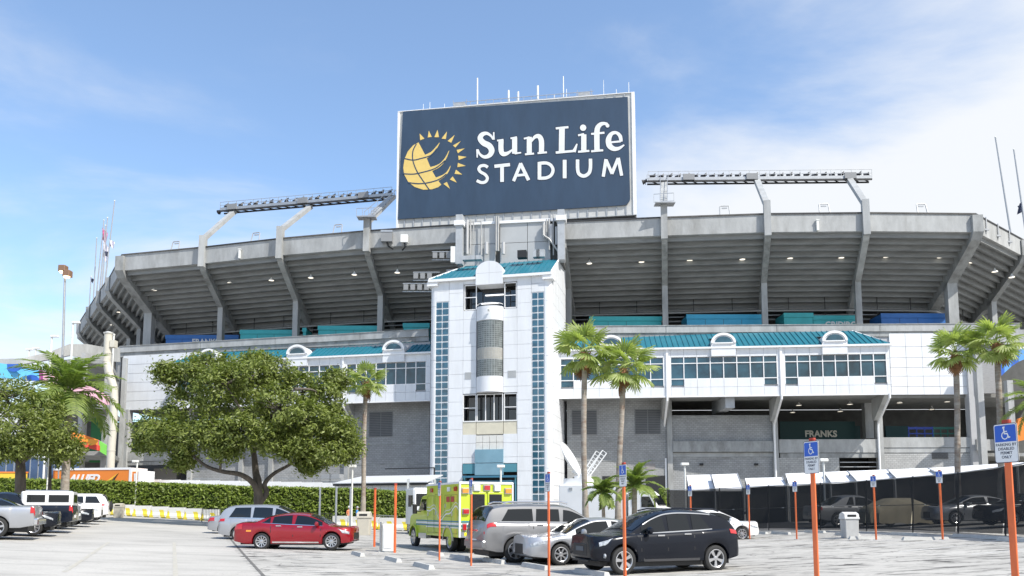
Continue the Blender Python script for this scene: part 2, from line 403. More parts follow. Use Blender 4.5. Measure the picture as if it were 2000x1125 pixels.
for i in range(len(ST) - 1):
    m = MB(); bay_strip(m, i, 0, .55, HB, HR); m.build('fascia_panel', CONC, stad, world=True)
    m = MB(); bay_strip(m, i, -.12, .75, HR + .003, HR + .16); m.build('rim_cap', DARKM if i % 2 else mat('weathered_cap', (.10, .095, .09), .8, var=.3, scale=1), stad, world=True)
    for k in range(NST):
        m = MB(); zt = HB + .55 - DROP * k
        bay_strip(m, i, .56 + STEP * k, .56 + STEP * (k + 1) - .004, HB - .30 - DROP * k, zt)
        # lip under the outer edge of every seating riser
        bay_strip(m, i, .56 + STEP * k, .56 + STEP * k + .30, HB - .58 - DROP * k, HB - .302 - DROP * k)
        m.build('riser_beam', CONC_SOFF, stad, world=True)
# sloping beams with their fins and columns
for i in range(len(ST)):
    p, n = RIM[i]; t = Vector((n.y, -n.x, 0)); hw = .36 if i not in (4, 13) else .62
    O = Vector((p.x, p.y, 0))
    def q(d, z, s): return O + n * d + t * s + Vector((0, 0, z))
    prof = [(-.55, HB - .1), (-.55, HR - .2), (.4, HR - .2), (14.0, HB - 6.0), (14.0, HB - 7.6), (9.0, HB - 5.4), (7.6, HB - 5.2), (6.6, HB - 4.4), (.2, HB - 1.0)]
    if i in (8, 9): prof = prof[2:]
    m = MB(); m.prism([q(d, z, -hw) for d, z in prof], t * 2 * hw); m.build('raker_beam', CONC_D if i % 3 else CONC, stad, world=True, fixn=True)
    m = MB(); cz = 23.0
    m.hexa(*[q(d, cz, s) for d, s in ((6.7, -hw), (6.7, hw), (7.8, hw), (7.8, -hw))], *[q(d, HB - 4.2, s) for d, s in ((6.7, -hw), (6.7, hw), (7.8, hw), (7.8, -hw))])
    m.build('upper_column', CONC, stad, world=True)
# concourse floor, back wall, pipes under the deck
m = MB(); m2 = MB(); m3 = MB()
for i in range(len(ST) - 1):
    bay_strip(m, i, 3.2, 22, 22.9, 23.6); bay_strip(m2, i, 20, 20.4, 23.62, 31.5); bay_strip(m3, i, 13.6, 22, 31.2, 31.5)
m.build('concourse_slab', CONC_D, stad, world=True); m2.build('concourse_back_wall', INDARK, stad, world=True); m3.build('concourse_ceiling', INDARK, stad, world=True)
PIPE = mat('pale_pipe', (.38, .38, .37), .5, metal=.2, var=.1, scale=2)
for (d, z, r, mm) in ((11.6, 28.35, .13, PIPE), (12.6, 28.9, .22, mat('duct_grey', (.30, .30, .29), .5, metal=.5, var=.1, scale=2)), (13.5, 27.6, .12, PIPE), (12.0, 27.85, .07, STEELG)):
    m = MB(); m.tube([SP(i, d, z) for i in range(4, 9)], r, 8); m.build('pipe', mm, stad, world=True, smooth=True)
    m = MB(); m.tube([SP(i, d, z) for i in range(9, 15)], r, 8); m.build('pipe', mm, stad, world=True, smooth=True)
for i in range(4, 14):
    for f in (.3, .7):
        a = Vector(SP(i, 11.7, 0)).lerp(Vector(SP(i + 1, 11.7, 0)), f); m = MB(); m.box(a.x - .04, a.x + .04, a.y - .04, a.y + .04, 27.4, 30.2); m.build('pipe_hanger', DARKM, stad, world=True)
# outward faces beyond the left corner get their own end wall
m = MB(); a = Vector(SP(0, 0, 0)); b = Vector(SP(0, 14, 0)); m.prism([(a.x, a.y, HR), (b.x, b.y, HR - 5.8), (b.x, b.y, HR - 9.5), (a.x, a.y, HR - 3.2)], (-.6, .3, 0)); m.build('end_beam', CONC_D, stad, world=True, fixn=True)

# ------------------------------------------------------------------ wall planes (plan points)
WALL_R = Plane(PY(1100, 800, 99.7)[:2], PY(1905, 800, 98.2)[:2])
WALL_L = Plane(PY(238, 800, 112.0)[:2], PY(838, 800, 101.2)[:2])
CMU_R = mortar('grey_block_wall', (.34, .345, .345), .46, .23, (.22, .22, .215), WALL_R.rot)
CMU_L = mortar('grey_block_wall_west', (.34, .345, .345), .46, .23, (.22, .22, .215), WALL_L.rot)
CMU_SUNLIT = mortar('sunlit_block_wall', (.46, .46, .45), .46, .23, (.27, .27, .26), WALL_R.rot)  # paler copy of the grey block, sunlight below the overhang painted in
baseR = WALL_R.empty('concourse_building', 'lower storeys right of the tower with grey block walls and dark open bays', 'building')
baseL = WALL_L.empty('concourse_building', 'lower storeys left of the tower with white siding and dark open bays behind the tree', 'building')
def R(pl, px0, px1, py0, py1, w=0.0):
    """rectangle seen between two columns and two rows on a plane: u0,u1,z0,z1"""
    u0, _ = pl.uz(px0, (py0 + py1) / 2, w); u1, _ = pl.uz(px1, (py0 + py1) / 2, w)
    _, z1 = pl.uz((px0 + px1) / 2, py0, w); _, z0 = pl.uz((px0 + px1) / 2, py1, w)
    return u0, u1, z0, z1
def blk(name, pl, par, m, px0, px1, py0, py1, w0, w1, ref=None):
    u0, u1, z0, z1 = R(pl, px0, px1, py0, py1, w0 if ref is None else ref)
    return unit(name, m, par, u0, u1, w0, w1, z0, z1)
# parapet of the upper concourse: runs continuously, in panels with joints
def parapet(pl, par, pxs, yt, yb, step=None):
    z1 = 24.3; z0 = 22.85
    us = [pl.uz(p, 640, 0)[0] for p in pxs]
    for a, b in zip(us[:-1], us[1:]):
        unit('parapet_panel', CONC, par, a + .03, b - .03, -.25, .05, z0 + .62, z1)
        unit('parapet_ledge', CONC_D, par, a + .01, b - .01, -.10, .10, z0, z0 + .615)
        unit('parapet_cap', CONC_D, par, a, b, -.32, .12, z1 + .003, z1 + .10)
parapet(WALL_R, baseR, [1108, 1300, 1516, 1717, 1885, 1990], 627, 650)
parapet(WALL_L, baseL, [238, 395, 540, 705, 838], 0, 0)
# left rounded end of the parapet
m = MB(); o = WALL_L.pt(WALL_L.uz(238, 640)[0], 0, 0); rows = []
for k in range(9):
    a = k / 8 * radians(80); r = 4.5; c = o + WALL_L.W * r
    d = (-WALL_L.W * cos(a) - WALL_L.U * sin(a)); p = c + d * r; p2 = c + d * (r - .3)
    rows.append([(p.x, p.y, 22.85), (p.x, p.y, 24.35), (p2.x, p2.y, 24.35), (p2.x, p2.y, 22.85), (p.x, p.y, 22.85)])
m.grid(rows); m.build('parapet_curve', CONC, baseL, world=True, smooth=True, angle=50)
# flat soffits / floors / dark back walls behind the bays
for pl, par in ((WALL_R, baseR), (WALL_L, baseL)):
    e = pl.len
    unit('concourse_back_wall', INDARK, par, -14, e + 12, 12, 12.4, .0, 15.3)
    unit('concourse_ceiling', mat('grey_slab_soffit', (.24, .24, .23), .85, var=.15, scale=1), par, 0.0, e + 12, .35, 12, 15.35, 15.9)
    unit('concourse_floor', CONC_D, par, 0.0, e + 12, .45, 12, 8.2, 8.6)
    unit('upper_slab_edge', CONC_D, par, 0.0, e + 9, .4, 4, 22.3, 22.8)
# ---- right: grey bay (1110-1305)
def bays_right():
    pl, par = WALL_R, baseR
    LOUV = mat('dark_louvre', (.09, .093, .097), .6, var=.1, scale=2); LFR = mat('louvre_frame', (.20, .205, .21), .6)
    blk('block_wall', pl, par, CMU_R, 1108, 1306, 772, 1000, .0, .3)
    for a, b, c, d in ((1118, 1165, 802, 848), (1241, 1289, 800, 847)):
        u0, u1, z0, z1 = R(pl, a, b, c, d)
        fr = unit('louvre_frame', LFR, par, u0 - .08, u1 + .08, -.05, -.004, z0 - .08, z1 + .08)
        n = 14
        for k in range(n):
            zz0 = z0 + (z1 - z0) * k / n
            unit('louvre_slat', LOUV, par, u0, (u0 + u1) / 2 - .05, -.10, -.055, zz0, zz0 + (z1 - z0) / n * .72)
            unit('louvre_slat', LOUV, par, (u0 + u1) / 2 + .05, u1, -.10, -.055, zz0, zz0 + (z1 - z0) / n * .72)
    for y in (860, 898): blk('wall_band', pl, par, CONC_D, 1108, 1300, y, y + 3, -.04, -.003)
    blk('vent_panel', pl, par, mat('brownish_vent', (.27, .25, .24), .7), 1262, 1280, 905, 917, -.05, -.003)
    for a, b, c in ((1120, 1168, 932), (1177, 1192, 930), (1262, 1300, 929)): blk('door_shade_panel', pl, par, BLACK, a, b, c, 1010, -.05, -.004)  # flat black panels stand in for the shade in the doorways
    blk('door_frame', pl, par, WHITE_TRIM, 1300, 1303, 895, 1010, -.12, -.002)
    # bay 1305-1515
    blk('block_wall', pl, par, CMU_R, 1312, 1511, 811, 1000, .0, .3)
    blk('ledge_box', pl, par, CONC_D, 1313, 1510, 862, 883, -.5, -.003, 0); blk('wall_band', pl, par, CONC, 1313, 1510, 884, 892, -.12, -.003)
    for y in (813, 893): blk('wall_band', pl, par, CONC_D, 1313, 1510, y, y + 2.5, -.05, -.003)
    blk('air_duct', pl, par, STEELP, 1416, 1434, 770, 797, -3.6, 4, -3.4)
    for a in (1366, 1473):
        u0, u1, z0, z1 = R(pl, a, a + 7, 905, 909)
        lamp = unit('wall_lamp', BLACK, par, u0, u1, -.25, -.004, z0, z1)
    # bay 1515-1720
    blk('bay_parapet', pl, par, CONC, 1522, 1717, 858, 884, -.12, .2); blk('wall_band', pl, par, CONC_D, 1524, 1715, 885, 894, -.02, .25)
    blk('block_wall', pl, par, CMU_SUNLIT, 1522, 1641, 894, 1000, 0, .3); blk('block_wall', pl, par, CMU_SUNLIT, 1641, 1720, 921, 1000, 0, .3)
    blk('gap_shade_sheet', pl, par, BLACK, 1639, 1722, 880, 922, 4, 4.2, 0)  # black sheet set behind the gap in place of its shade
    blk('rail', pl, par, STEELG, 1641, 1718, 902, 903.5, .4, .5); blk('rail', pl, par, STEELG, 1641, 1718, 911, 912.5, .4, .5)
    # bay 1720-1905
    blk('bay_parapet', pl, par, CONC, 1724, 1898, 854, 874, -.12, .2); blk('wall_band', pl, par, CONC, 1724, 1898, 875, 884, -.05, .25)
    blk('block_wall', pl, par, CMU_SUNLIT, 1724, 1903, 885, 1000, 0, .3)
    u0, u1, z0, z1 = R(pl, 1820, 1851, 883, 896)
    for k in range(5): unit('louvre_slat', LOUV, par, u0, u1, -.1, -.004, z0 + (z1 - z0) * k / 5, z0 + (z1 - z0) * (k + .7) / 5)
    # columns at bay lines
    for px in (1309, 1516, 1722): blk('column', pl, par, CONC, px - 5, px + 5, 772, 1000, -.35, .6)
    blk('column', pl, par, mat('pale_grey_column', (.46, .47, .48), .6, var=.05, scale=1), 1896, 1910, 655, 1000, -.5, .6)
    blk('column', pl, par, CONC, 1690, 1706, 785, 856, 5, 6)
    # inner concession wall
    blk('stand_wall', pl, par, mat('dark_teal_wall', (.02, .07, .075), .6), 1532, 1680, 832, 858, 8.5, 8.8)
    blk('stand_wall', pl, par, mat('dark_teal_wall', (.02, .07, .075), .6), 1730, 1775, 832, 858, 8.5, 8.8)
    # white siding right of the wing
    u0, u1, z0, z1 = R(pl, 1738, 1896, 651, 771)
    nx, nz = 5, 6; rs = [0, .13, .30, .44, .60, .78, 1.0]
    for i in range(nx):
        for j in range(nz):
            a = u0 + (u1 - u0) * i / nx; b = u0 + (u1 - u0) * (i + 1) / nx
            unit('siding_panel', WHITE_PANEL, par, a + .02, b - .02, -.12 - .004 * ((i + j) % 2), .1, z0 + (z1 - z0) * rs[j] + .02, z0 + (z1 - z0) * rs[j + 1] - .02)
    unit('panel_backing', mat('joint_grey', (.42, .42, .43), .8), par, 1.0, pl.len + .3, .05, .3, 15.95, 22.8)
bays_right()
def bays_left():
    pl, par = WALL_L, baseL
    LOUV = MATS['dark_louvre']
    u0, u1, z0, z1 = R(pl, 240, 345, 693, 800)
    for j in range(6): unit('siding_plank', WHITE_PANEL, par, u0, u1 + 3, -.14, .1, z0 + (z1 - z0) * j / 6 + .02, z0 + (z1 - z0) * (j + 1) / 6 - .02)
    unit('panel_backing', MATS['joint_grey'], par, 0, pl.len, .05, .3, z0, 22.8)
    blk('column', pl, par, CONC, 236, 246, 800, 1000, -.35, .6); blk('column', pl, par, CONC, 228, 234, 695, 800, .3, .8)
    blk('bay_parapet', pl, par, CONC, 240, 372, 882, 900, -.12, .2); blk('wall_band', pl, par, CONC_D, 240, 372, 901, 908, -.02, .25)
    blk('block_wall', pl, par, CMU_L, 370, 470, 868, 1000, 0, .3); blk('block_wall', pl, par, CMU_L, 470, 676, 868, 1000, 0.02, .3)
    blk('bay_parapet', pl, par, CONC, 372, 676, 855, 868, -.12, .2)
    blk('block_wall', pl, par, CMU_L, 676, 838, 780, 1000, 0, .3)
    for px in (370, 470, 528, 676): blk('column', pl, par, CONC, px - 4, px + 4, 785, 1000, -.35, .6)
    u0, u1, z0, z1 = R(pl, 722, 766, 805, 852); unit('louvre_frame', MATS['louvre_frame'], par, u0 - .08, u1 + .08, -.05, -.004, z0 - .08, z1 + .08)
    for k in range(14):
        a = z0 + (z1 - z0) * k / 14
        unit('louvre_slat', LOUV, par, u0, (u0 + u1) / 2 - .05, -.10, -.055, a, a + (z1 - z0) / 14 * .72); unit('louvre_slat', LOUV, par, (u0 + u1) / 2 + .05, u1, -.10, -.055, a, a + (z1 - z0) / 14 * .72)
    for y in (865, 905): blk('wall_band', pl, par, CONC_D, 680, 838, y, y + 3, -.04, -.003)
    blk('utility_box', pl, par, mat('taupe_box', (.30, .29, .28), .7), 300, 345, 915, 940, 5, 6); 
bays_left()
# glowing discs of the concourse ceiling lamps
GLOW = mat('lit_lamp', (.9, .85, .75), .5, emit=1.1, ecol=(1, .9, .75))
def bell_lamp():
    e = thing('pendant_lamp', 'x', 'lamp')
    m = MB(); m.lathe([(.02, .62), (.07, .6), (.10, .45), (.16, .38), (.20, .30), (.42, .08), (.45, 0)], n=14); m.build('shade', LAMPW, e, smooth=True, angle=60)
    m = MB(); m.lathe([(.0, .03), (.40, .03)], n=14); m.build('bulb', GLOW, e)
    m = MB(); m.cyl((0, 0, .6), .025, .55, 6); m.build('stem', DARKM, e)
    return e
BELL = bell_lamp(); BELL.location = PZ(1150, 514, 33.0); used = [False]
def place_lamp(px, py, Y, label, group, sc=.85):
    p = PY(px, py, Y)
    if not used[0]: used[0] = True; BELL.location = p; BELL['label'] = label; BELL['group'] = group; BELL.scale = (sc,) * 3; return
    ctree(BELL, None, loc=p, label=label, group=group, scale=sc)
for n_, (px, py, Y) in enumerate([(301, 567, 115.5), (449, 553, 112), (530, 548, 110), (607, 543, 108), (692, 537, 106), (776, 533, 104)]):
    place_lamp(px, py, Y, 'white bell lamp under the upper deck, %s from the left corner' % ORD[n_], 'lamps under the upper deck left of the tower')
for n_, (px, py, Y) in enumerate([(1151, 515, 102.3), (1253, 512, 102.1), (1347, 509, 101.8), (1450, 507, 100.9), (1543, 505, 100.7), (1643, 504, 100.5), (1731, 502, 100.4), (1836, 503, 100.5)]):
    place_lamp(px, py, Y, 'white bell lamp under the upper deck, %s to the right of the tower' % ORD[n_], 'lamps under the upper deck right of the tower')
for n_, (px, py, Y) in enumerate([(265, 573, 121), (250, 596, 127), (232, 610, 131), (219, 635, 138)]):
    place_lamp(px, py, Y, 'small bell lamp under the deck beyond the left corner beam, %s from that beam' % ORD[n_], 'lamps beyond the left corner', .85)
for n_, (px, py) in enumerate([(1898, 513), (1943, 531), (1976, 542)]):
    place_lamp(px, py, 103 + n_ * 2, 'bell lamp under the deck right of the right corner beam, %s from that beam' % ORD[n_], 'lamps beyond the right corner', .9)
for n_, (px, py, Y) in enumerate([(1560, 792, 103), (1641, 804, 105), (1660, 790, 102), (1548, 806, 107), (1757, 787, 102), (1850, 785, 102), (1820, 800, 106)]):
    place_lamp(px, py, Y, 'lit lamp in the lower concourse bay, %s lamp counted from the bay with FRANKS' % ORD[n_], 'lamps in the lower concourse', .8)

# ------------------------------------------------------------------ glazed wings
def wing(pl, name, label, px0, px1, eave, bot, ridge_up, bays, dormers, hip_right, ztop):
    e = pl.empty(name, label, 'building')
    L = pl.len; z1 = eave; z0 = bot
    T = .22
    # wall panels: rows below and above the window band
    def panel(u0, u1, a, b): unit('wall_panel', WHITE_PANEL, e, u0 + .012, u1 - .012, .0, T, a + .012, b - .012)
    zb0, zb1 = z0 + 2.0, z1 - .95       # window band
    zm = z0 + 1.0
    unit('panel_backing', MATS['joint_grey'], e, .05, L - .05, T - .02, T + .1, z0 + .05, z1 - .05)
    unit('soffit', CONC_SOFF, e, 0, L, T + .12, 5.0, z0 + .02, z0 + .3)
    unit('bottom_trim', WHITE_TRIM, e, 0, L, -.03, T + .1, z0 - .16, z0)
    unit('eave_gutter', WHITE_TRIM, e, -.2, L + .25, -.35, .02, z1, z1 + .2)
    for (b0, b1, lowl, lowr) in bays:
        n = 8; w = (b1 - b0) / n
        for k in range(n):
            a = b0 + k * w; b = a + w
            zs = z1 - .95 - .72
            for (za, zb) in ((zs, z1 - .95), (zb0, zs)):
                p = unit('window_pane', GLASS, e, a + .06, b - .06, .10, .16, za + .06, zb - .06)
            low = (k == 0 and lowl) or (k == n - 1 and lowr)
            if low:
                unit('window_pane', GLASS, e, a + .06, b - .06, .10, .16, zm + .25, zb0 - .02)
            else: panel(a, b, zm, zb0)
            panel(a, b, z0, zm); panel(a, b, z1 - .93, z1)
            unit('mullion', WHITE_TRIM, e, a - .05, a + .05, -.01, .2, zb0 - (.75 if low else 0), z1 - .95)
            unit('glazing_bar', WHITE_TRIM, e, a, b, -.004, .2, zs - .045, zs + .045)
            unit('glazing_bar', WHITE_TRIM, e, a, b, -.004, .2, zb0 - .045, zb0 + .045)
        unit('mullion', WHITE_TRIM, e, b1 - .05, b1 + .05, -.01, .2, zb0 - .75, z1 - .95)
    # blank panels between bays and pilasters
    edges = [0] + [x for b in bays for x in b[:2]] + [L]
    for k in range(0, len(edges), 2):
        a, b = edges[k], edges[k + 1]
        if b - a > .15:
            c = a
            while c < b - .05:
                d = min(c + 1.7, b)
                if b - d < .4: d = b
                panel(c, d, z0, zm); panel(c, d, zm, zb0); panel(c, d, zb0, (zb0 + z1) / 2 + .3); panel(c, d, (zb0 + z1) / 2 + .3, z1); c = d
            mid = (a + b) / 2
            if k and k < len(edges) - 2: unit('downpipe', WHITE_TRIM, e, mid - .13, mid + .13, -.16, -.004, z0 - .1, z1)
    # standing seam roof, one strip per sheet
    rise = ridge_up; dep = 4.6
    n = int(L / .62); w = L / n
    for k in range(n):
        a = k * w; b = a + w; hip = dep * .55 if hip_right else 0; hl = dep * .55 if hip_right < 0 else 0
        def top(u):
            if hip_right > 0 and u > L - 2.6: return max(0.02, (L - u) / 2.6)
            if hip_right < 0 and u < 3.2: return max(0.02, u / 3.2)
            return 1.0
        ta, tb = top(a), top(b)
        skip = any(abs((a + b) / 2 - dm) < 1.35 for dm in dormers)
        s0 = 0 if not skip else .62
        if s0 > min(ta, tb): continue
        def rp(u, f): return (u, -.25 + dep * f, z1 + .2 + rise * f)
        m = MB(); m.prism([rp(a, s0), rp(b - .05, s0), rp(b - .05, tb), rp(a, ta)], (0, 0, .06))
        m.prism([rp(b - .05, s0), rp(b, s0), rp(b, tb), rp(b - .05, tb)], (0, 0, .16))
        m.build('roof_sheet', TEAL, e)
    # hip / gable end
    if hip_right > 0:
        m = MB(); m.add([(L, -.25, z1 + .2), (L, dep, z1 + .2), (L - 2.6, dep, z1 + .2 + rise)], [(0, 1, 2)]); m.build('roof_hip', TEAL, e)
        m = MB(); m.prism([(L - 2.65, dep, z1 + .25 + rise), (L + .05, -.3, z1 + .22), (L + .12, -.2, z1 + .22), (L - 2.55, dep, z1 + .3 + rise)], (0, 0, .10)); m.build('hip_flashing', WHITE_TRIM, e, fixn=True)
    if hip_right < 0:
        m = MB(); m.prism([(-.02, -.3, z1 + .24), (.1, -.3, z1 + .24), (3.3, dep, z1 + .27 + rise), (3.15, dep, z1 + .27 + rise)], (0, 0, .10)); m.build('hip_flashing', WHITE_TRIM, e, fixn=True)
    # side walls
    unit('end_wall', WHITE_PANEL, e, L - .2, L + .02, T + .02, 4.8, z0, z1 + .15); unit('end_wall', WHITE_PANEL, e, -.02, .2, T + .02, 4.8, z0, z1 + .15)
    # arched dormers
    for dm in dormers:
        r = 1.42; zc = z1 + .65
        arc = [(dm + r * cos(t), zc + r * .78 * sin(t)) for t in [pi * k / 16 for k in range(17)]]
        body = [(dm + r, z1 - .9)] + arc + [(dm - r, z1 - .9)]
        m = MB(); m.prism([(x, -.28, z) for x, z in body], (0, 1.7, 0)); f = m.build('dormer', WHITE_PANEL, e, fixn=True)
        m = MB(); outer = [(dm + (r + .02) * cos(t), zc + (r + .1) * .78 * sin(t)) for t in [pi * k / 16 for k in range(17)]]; inner = [(dm + (r - .24) * cos(t), zc + (r - .26) * .78 * sin(t)) for t in [pi * k / 16 for k in range(17)]]
        for k in range(16):
            a, b, c, d = outer[k], outer[k + 1], inner[k + 1], inner[k]
            m.prism([(p[0], -.42, p[1]) for p in (a, b, c, d)], (0, .13, 0))
        m.build('dormer_arch', WHITE_TRIM, f, fixn=True)
        m = MB(); m.prism([(dm + .98 * cos(t), -.36, zc + .05 + .98 * .72 * sin(t)) for t in [pi * k / 14 for k in range(15)]], (0, .07, 0)); m.build('dormer_window', GLASS, f, fixn=True)
        unit('dormer_sill', WHITE_TRIM, f, dm - 1.1, dm + 1.1, -.45, -.29, zc - .10, zc + .03)
        for s in (-1, 1):
            m = MB(); m.box(dm + s * r - .02, dm + s * r + .02, -.285, -.281, z1 - .9, zc); m.build('panel_joint', MATS['joint_grey'], f)
    return e
WR = Plane(PY(1088, 775, 96.6)[:2], PY(1741, 767, 93.0)[:2]); WL = Plane(PY(331, 790, 106.5)[:2], PY(840, 783, 98.8)[:2])
zbR = WR.uz(1420, 772)[1]; zeR = WR.uz(1420, 681)[1]; zbL = WL.uz(760, 783)[1]; zeL = WL.uz(600, 701)[1]
def bu(pl, a, b, y=720): return pl.uz(a, y)[0], pl.uz(b, y)[0]
wr = wing(WR, 'glazed_wing', 'white panelled wing with teal roof and long window band right of the tower', 0, 0, zeR, zbR, 2.5,
     [(*bu(WR, 1095, 1296), True, True), (*bu(WR, 1310, 1518), True, True), (*bu(WR, 1533, 1732), True, True)],
     [WR.uz(x, 670)[0] for x in (1193, 1412, 1629)], 1, 0)
wl = wing(WL, 'glazed_wing', 'white panelled wing with teal roof left of the tower, partly behind the big tree', 0, 0, zeL, zbL, 2.5,
     [(*bu(WL, 346, 492), True, True), (*bu(WL, 505, 664), True, True), (*bu(WL, 677, 832), True, True)],
     [WL.uz(x, 690)[0] for x in (410, 582, 770)], -1, 0)
def bracket(pl, par, px, zt, s=1):
    u = pl.uz(px, 772)[0]; m = MB()
    m.prism([(u - .35, .3, zt), (u - .35, 5.0, zt), (u - .35, 5.0, zt - 2.6), (u - .35, 4.3, zt - 2.6)], (.7, 0, 0)); m.build('bracket', CONC, par, fixn=True)
    m = MB(); m.tube([(u, -.12, zt - .05), (u, -.12, zt - .5), (u, 4.0, zt - 3.0), (u, 4.15, zt - 3.6), (u, 4.15, 1.0)], .13, 8); m.build('downpipe', WHITE_TRIM, par, smooth=True)
for px in (1303, 1526, 1737): bracket(WR, wr, px, zbR)
for px in (671,): bracket(WL, wl, px, zbL)

# ------------------------------------------------------------------ tower
TP = Plane(PY(838, 760, 95.3)[:2], PY(1078, 760, 92.0)[:2]); TL = TP.len
tower = TP.empty('entrance_tower', 'tall white panelled tower with teal roof and two strips of small square windows', 'building')
ZE = TP.uz(950, 541)[1]; ZT = 0.0
def tz(y): return TP.uz(950, y)[1]
def tu(x, y=750): return TP.uz(x, y)[0]
CR = .62
unit('core', MATS['joint_grey'], tower, .55, TL - .55, 1.9, 10.3, 0, ZE)
for c in (CR, TL - CR):
    m = MB(); m.cyl((c, CR, 0), CR, ZE - .3, 20); m.build('corner_post', WHITE_PANEL, tower, smooth=True)
    for k in range(1, 9): m = MB(); m.cyl((c, CR, ZE * k / 9), CR + .012, .04, 20); m.build('corner_joint', MATS['joint_grey'], tower)
SU = [tu(849), tu(876)]; SU2 = [tu(1038), tu(1064)]
cols = [SU[1], tu(904), tu(930), tu(983), tu(1010), SU2[0]]
ztop = ZE - .1; rows = [ztop - 1.62 * k for k in range(18)]; rows = [r for r in rows if r > 1.0] + [0.2]
holes = [(cols[1], cols[4], tz(605), tz(553)), (cols[1], cols[4], tz(848), tz(768)), (cols[1], cols[4], 0, tz(905)), (cols[2], cols[3], tz(905), tz(600))]
def hole(u0, u1, z0, z1):
    """clip a panel against the openings; returns the pieces left"""
    ps = [(u0, u1, z0, z1)]
    for (a, b, c, d) in holes:
        out = []
        for (p, q, r, s) in ps:
            if q <= a + .01 or p >= b - .01 or s <= c + .01 or r >= d - .01: out.append((p, q, r, s)); continue
            if s > d + .12: out.append((p, q, d, s))
            if r < c - .12: out.append((p, q, r, c))
        ps = out
    return ps
for i in range(5):
    for j in range(len(rows) - 1):
        for (a, b, c, d) in hole(cols[i], cols[i + 1], rows[j + 1], rows[j]):
            unit('wall_panel', WHITE_PANEL, tower, a + .012, b - .012, .0 + .006 * ((i + j) % 2), .25, c + .012, d - .012)
unit('panel_backing', MATS['joint_grey'], tower, SU[0] - .1, cols[1], .2, .5, 0, ZE - .1); unit('panel_backing', MATS['joint_grey'], tower, cols[4], SU2[1] + .1, .2, .5, 0, ZE - .1)
for (a, b, c, d) in ((tz(605), tz(553), 0, 0),): pass
for (z0, z1) in ((tz(768), tz(605)), (tz(905), tz(848)), (tz(553), ZE - .1)): unit('panel_backing', MATS['joint_grey'], tower, cols[1], cols[4], .26, .5, z0, z1)
for (s0, s1, zt) in ((SU[0], SU[1], tz(585)), (SU2[0], SU2[1], tz(577))):
    w = (s1 - s0 - .12) / 2; z = zt
    unit('wall_panel', WHITE_PANEL, tower, s0 + .02, s1 - .02, 0, .2, zt + .08, (zt + ztop) / 2); unit('wall_panel', WHITE_PANEL, tower, s0 + .02, s1 - .02, 0, .2, (zt + ztop) / 2 + .03, ztop)
    unit('strip_frame', WHITE_TRIM, tower, s0 + .01, s1 - .01, .06, .2, .2, zt + .08)
    while z > 1.0:
        for k in range(2):
            a = s0 + .08 + k * w
            unit('window_pane', GLASS_B, tower, a + .04, a + w - .07, .02, .06, z - .70, z - .05)
        z -= .80
# outer edge pilaster slivers
unit('edge_panel', WHITE_PANEL, tower, CR, SU[0] - .02, -.005, .25, .2, ztop); unit('edge_panel', WHITE_PANEL, tower, SU2[1] + .02, TL - CR, -.005, .25, .2, ztop)
# right and left side walls
DS = 10.0
for j in range(len(rows) - 1):
    for k in range(5):
        a = 1.0 + k * (DS - 1.0) / 5; b = a + (DS - 1.0) / 5
        unit('side_panel', WHITE_PANEL, tower, TL - .12, TL + .0 + .005 * ((j + k) % 2), a + .015, b - .015, rows[j + 1] + .015, rows[j] - .015)
    unit('side_panel', WHITE_PANEL, tower, 0, .12, 1.0, DS, rows[j + 1] + .015, rows[j] - .015)
m = MB(); m.prism([(TL - .3, -.1, ZE), (TL - .3, 5.2, ZE + 3.05), (TL - .3, DS, ZE + 3.05), (TL - .3, DS, ZE - .2), (TL - .3, -.1, ZE - .2)], (.32, 0, 0)); m.build('gable_panel', WHITE_PANEL, tower, fixn=True)
m = MB(); m.prism([(TL - .02, -.35, ZE - .15), (TL - .02, 5.2, ZE + 3.1), (TL - .02, 5.2, ZE + 3.3), (TL - .02, -.35, ZE + .15)], (.15, 0, 0)); m.build('gable_trim', WHITE_TRIM, tower, fixn=True)
unit('eave_trim', WHITE_TRIM, tower, -.15, TL + .1, -.4, -.02, ZE - .28, ZE + .02)
unit('eave_end', WHITE_TRIM, tower, -.3, 1.0, -.3, 1.2, ZE - .75, ZE - .29); unit('eave_end', WHITE_TRIM, tower, TL - 1.0, TL + .25, -.3, 1.2, ZE - .75, ZE - .29)
unit('roof_deck', MATS['joint_grey'], tower, .3, TL - .3, 5.3, DS, ZE + 2.4, ZE + 2.9)
n = 24; w = TL / n; cdm = (cols[2] + cols[3]) / 2
for k in range(n):
    a, b = k * w, (k + 1) * w; ta, tb = min(1, a / 3.0 + .01), min(1, b / 3.0)
    s0 = .64 if abs((a + b) / 2 - cdm) < 1.3 else 0
    if s0 > ta: continue
    def rp(u, f): return (u, -.3 + 5.5 * f, ZE + .02 + 3.1 * f)
    m = MB(); m.prism([rp(a, s0), rp(b - .05, s0), rp(b - .05, tb), rp(a, ta)], (0, 0, .06)); m.prism([rp(b - .05, s0), rp(b, s0), rp(b, tb), rp(b - .05, tb)], (0, 0, .15)); m.build('roof_sheet', TEAL, tower)
m = MB(); m.prism([(-.1, -.35, ZE + .04), (.05, -.35, ZE + .04), (3.1, 5.2, ZE + 3.15), (2.95, 5.2, ZE + 3.15)], (0, 0, .12)); m.build('hip_flashing', WHITE_TRIM, tower, fixn=True)
r = (cols[3] - cols[2]) / 2
m = MB(); m.prism([(cdm + r, -.42, ZE - 1.0)] + [(cdm + r * cos(t), -.42, ZE + .55 + 1.25 * sin(t)) for t in [pi * k / 18 for k in range(19)]] + [(cdm - r, -.42, ZE - 1.0)], (0, 2.4, 0)); dm_ = m.build('roof_arch', WHITE_PANEL, tower, fixn=True)
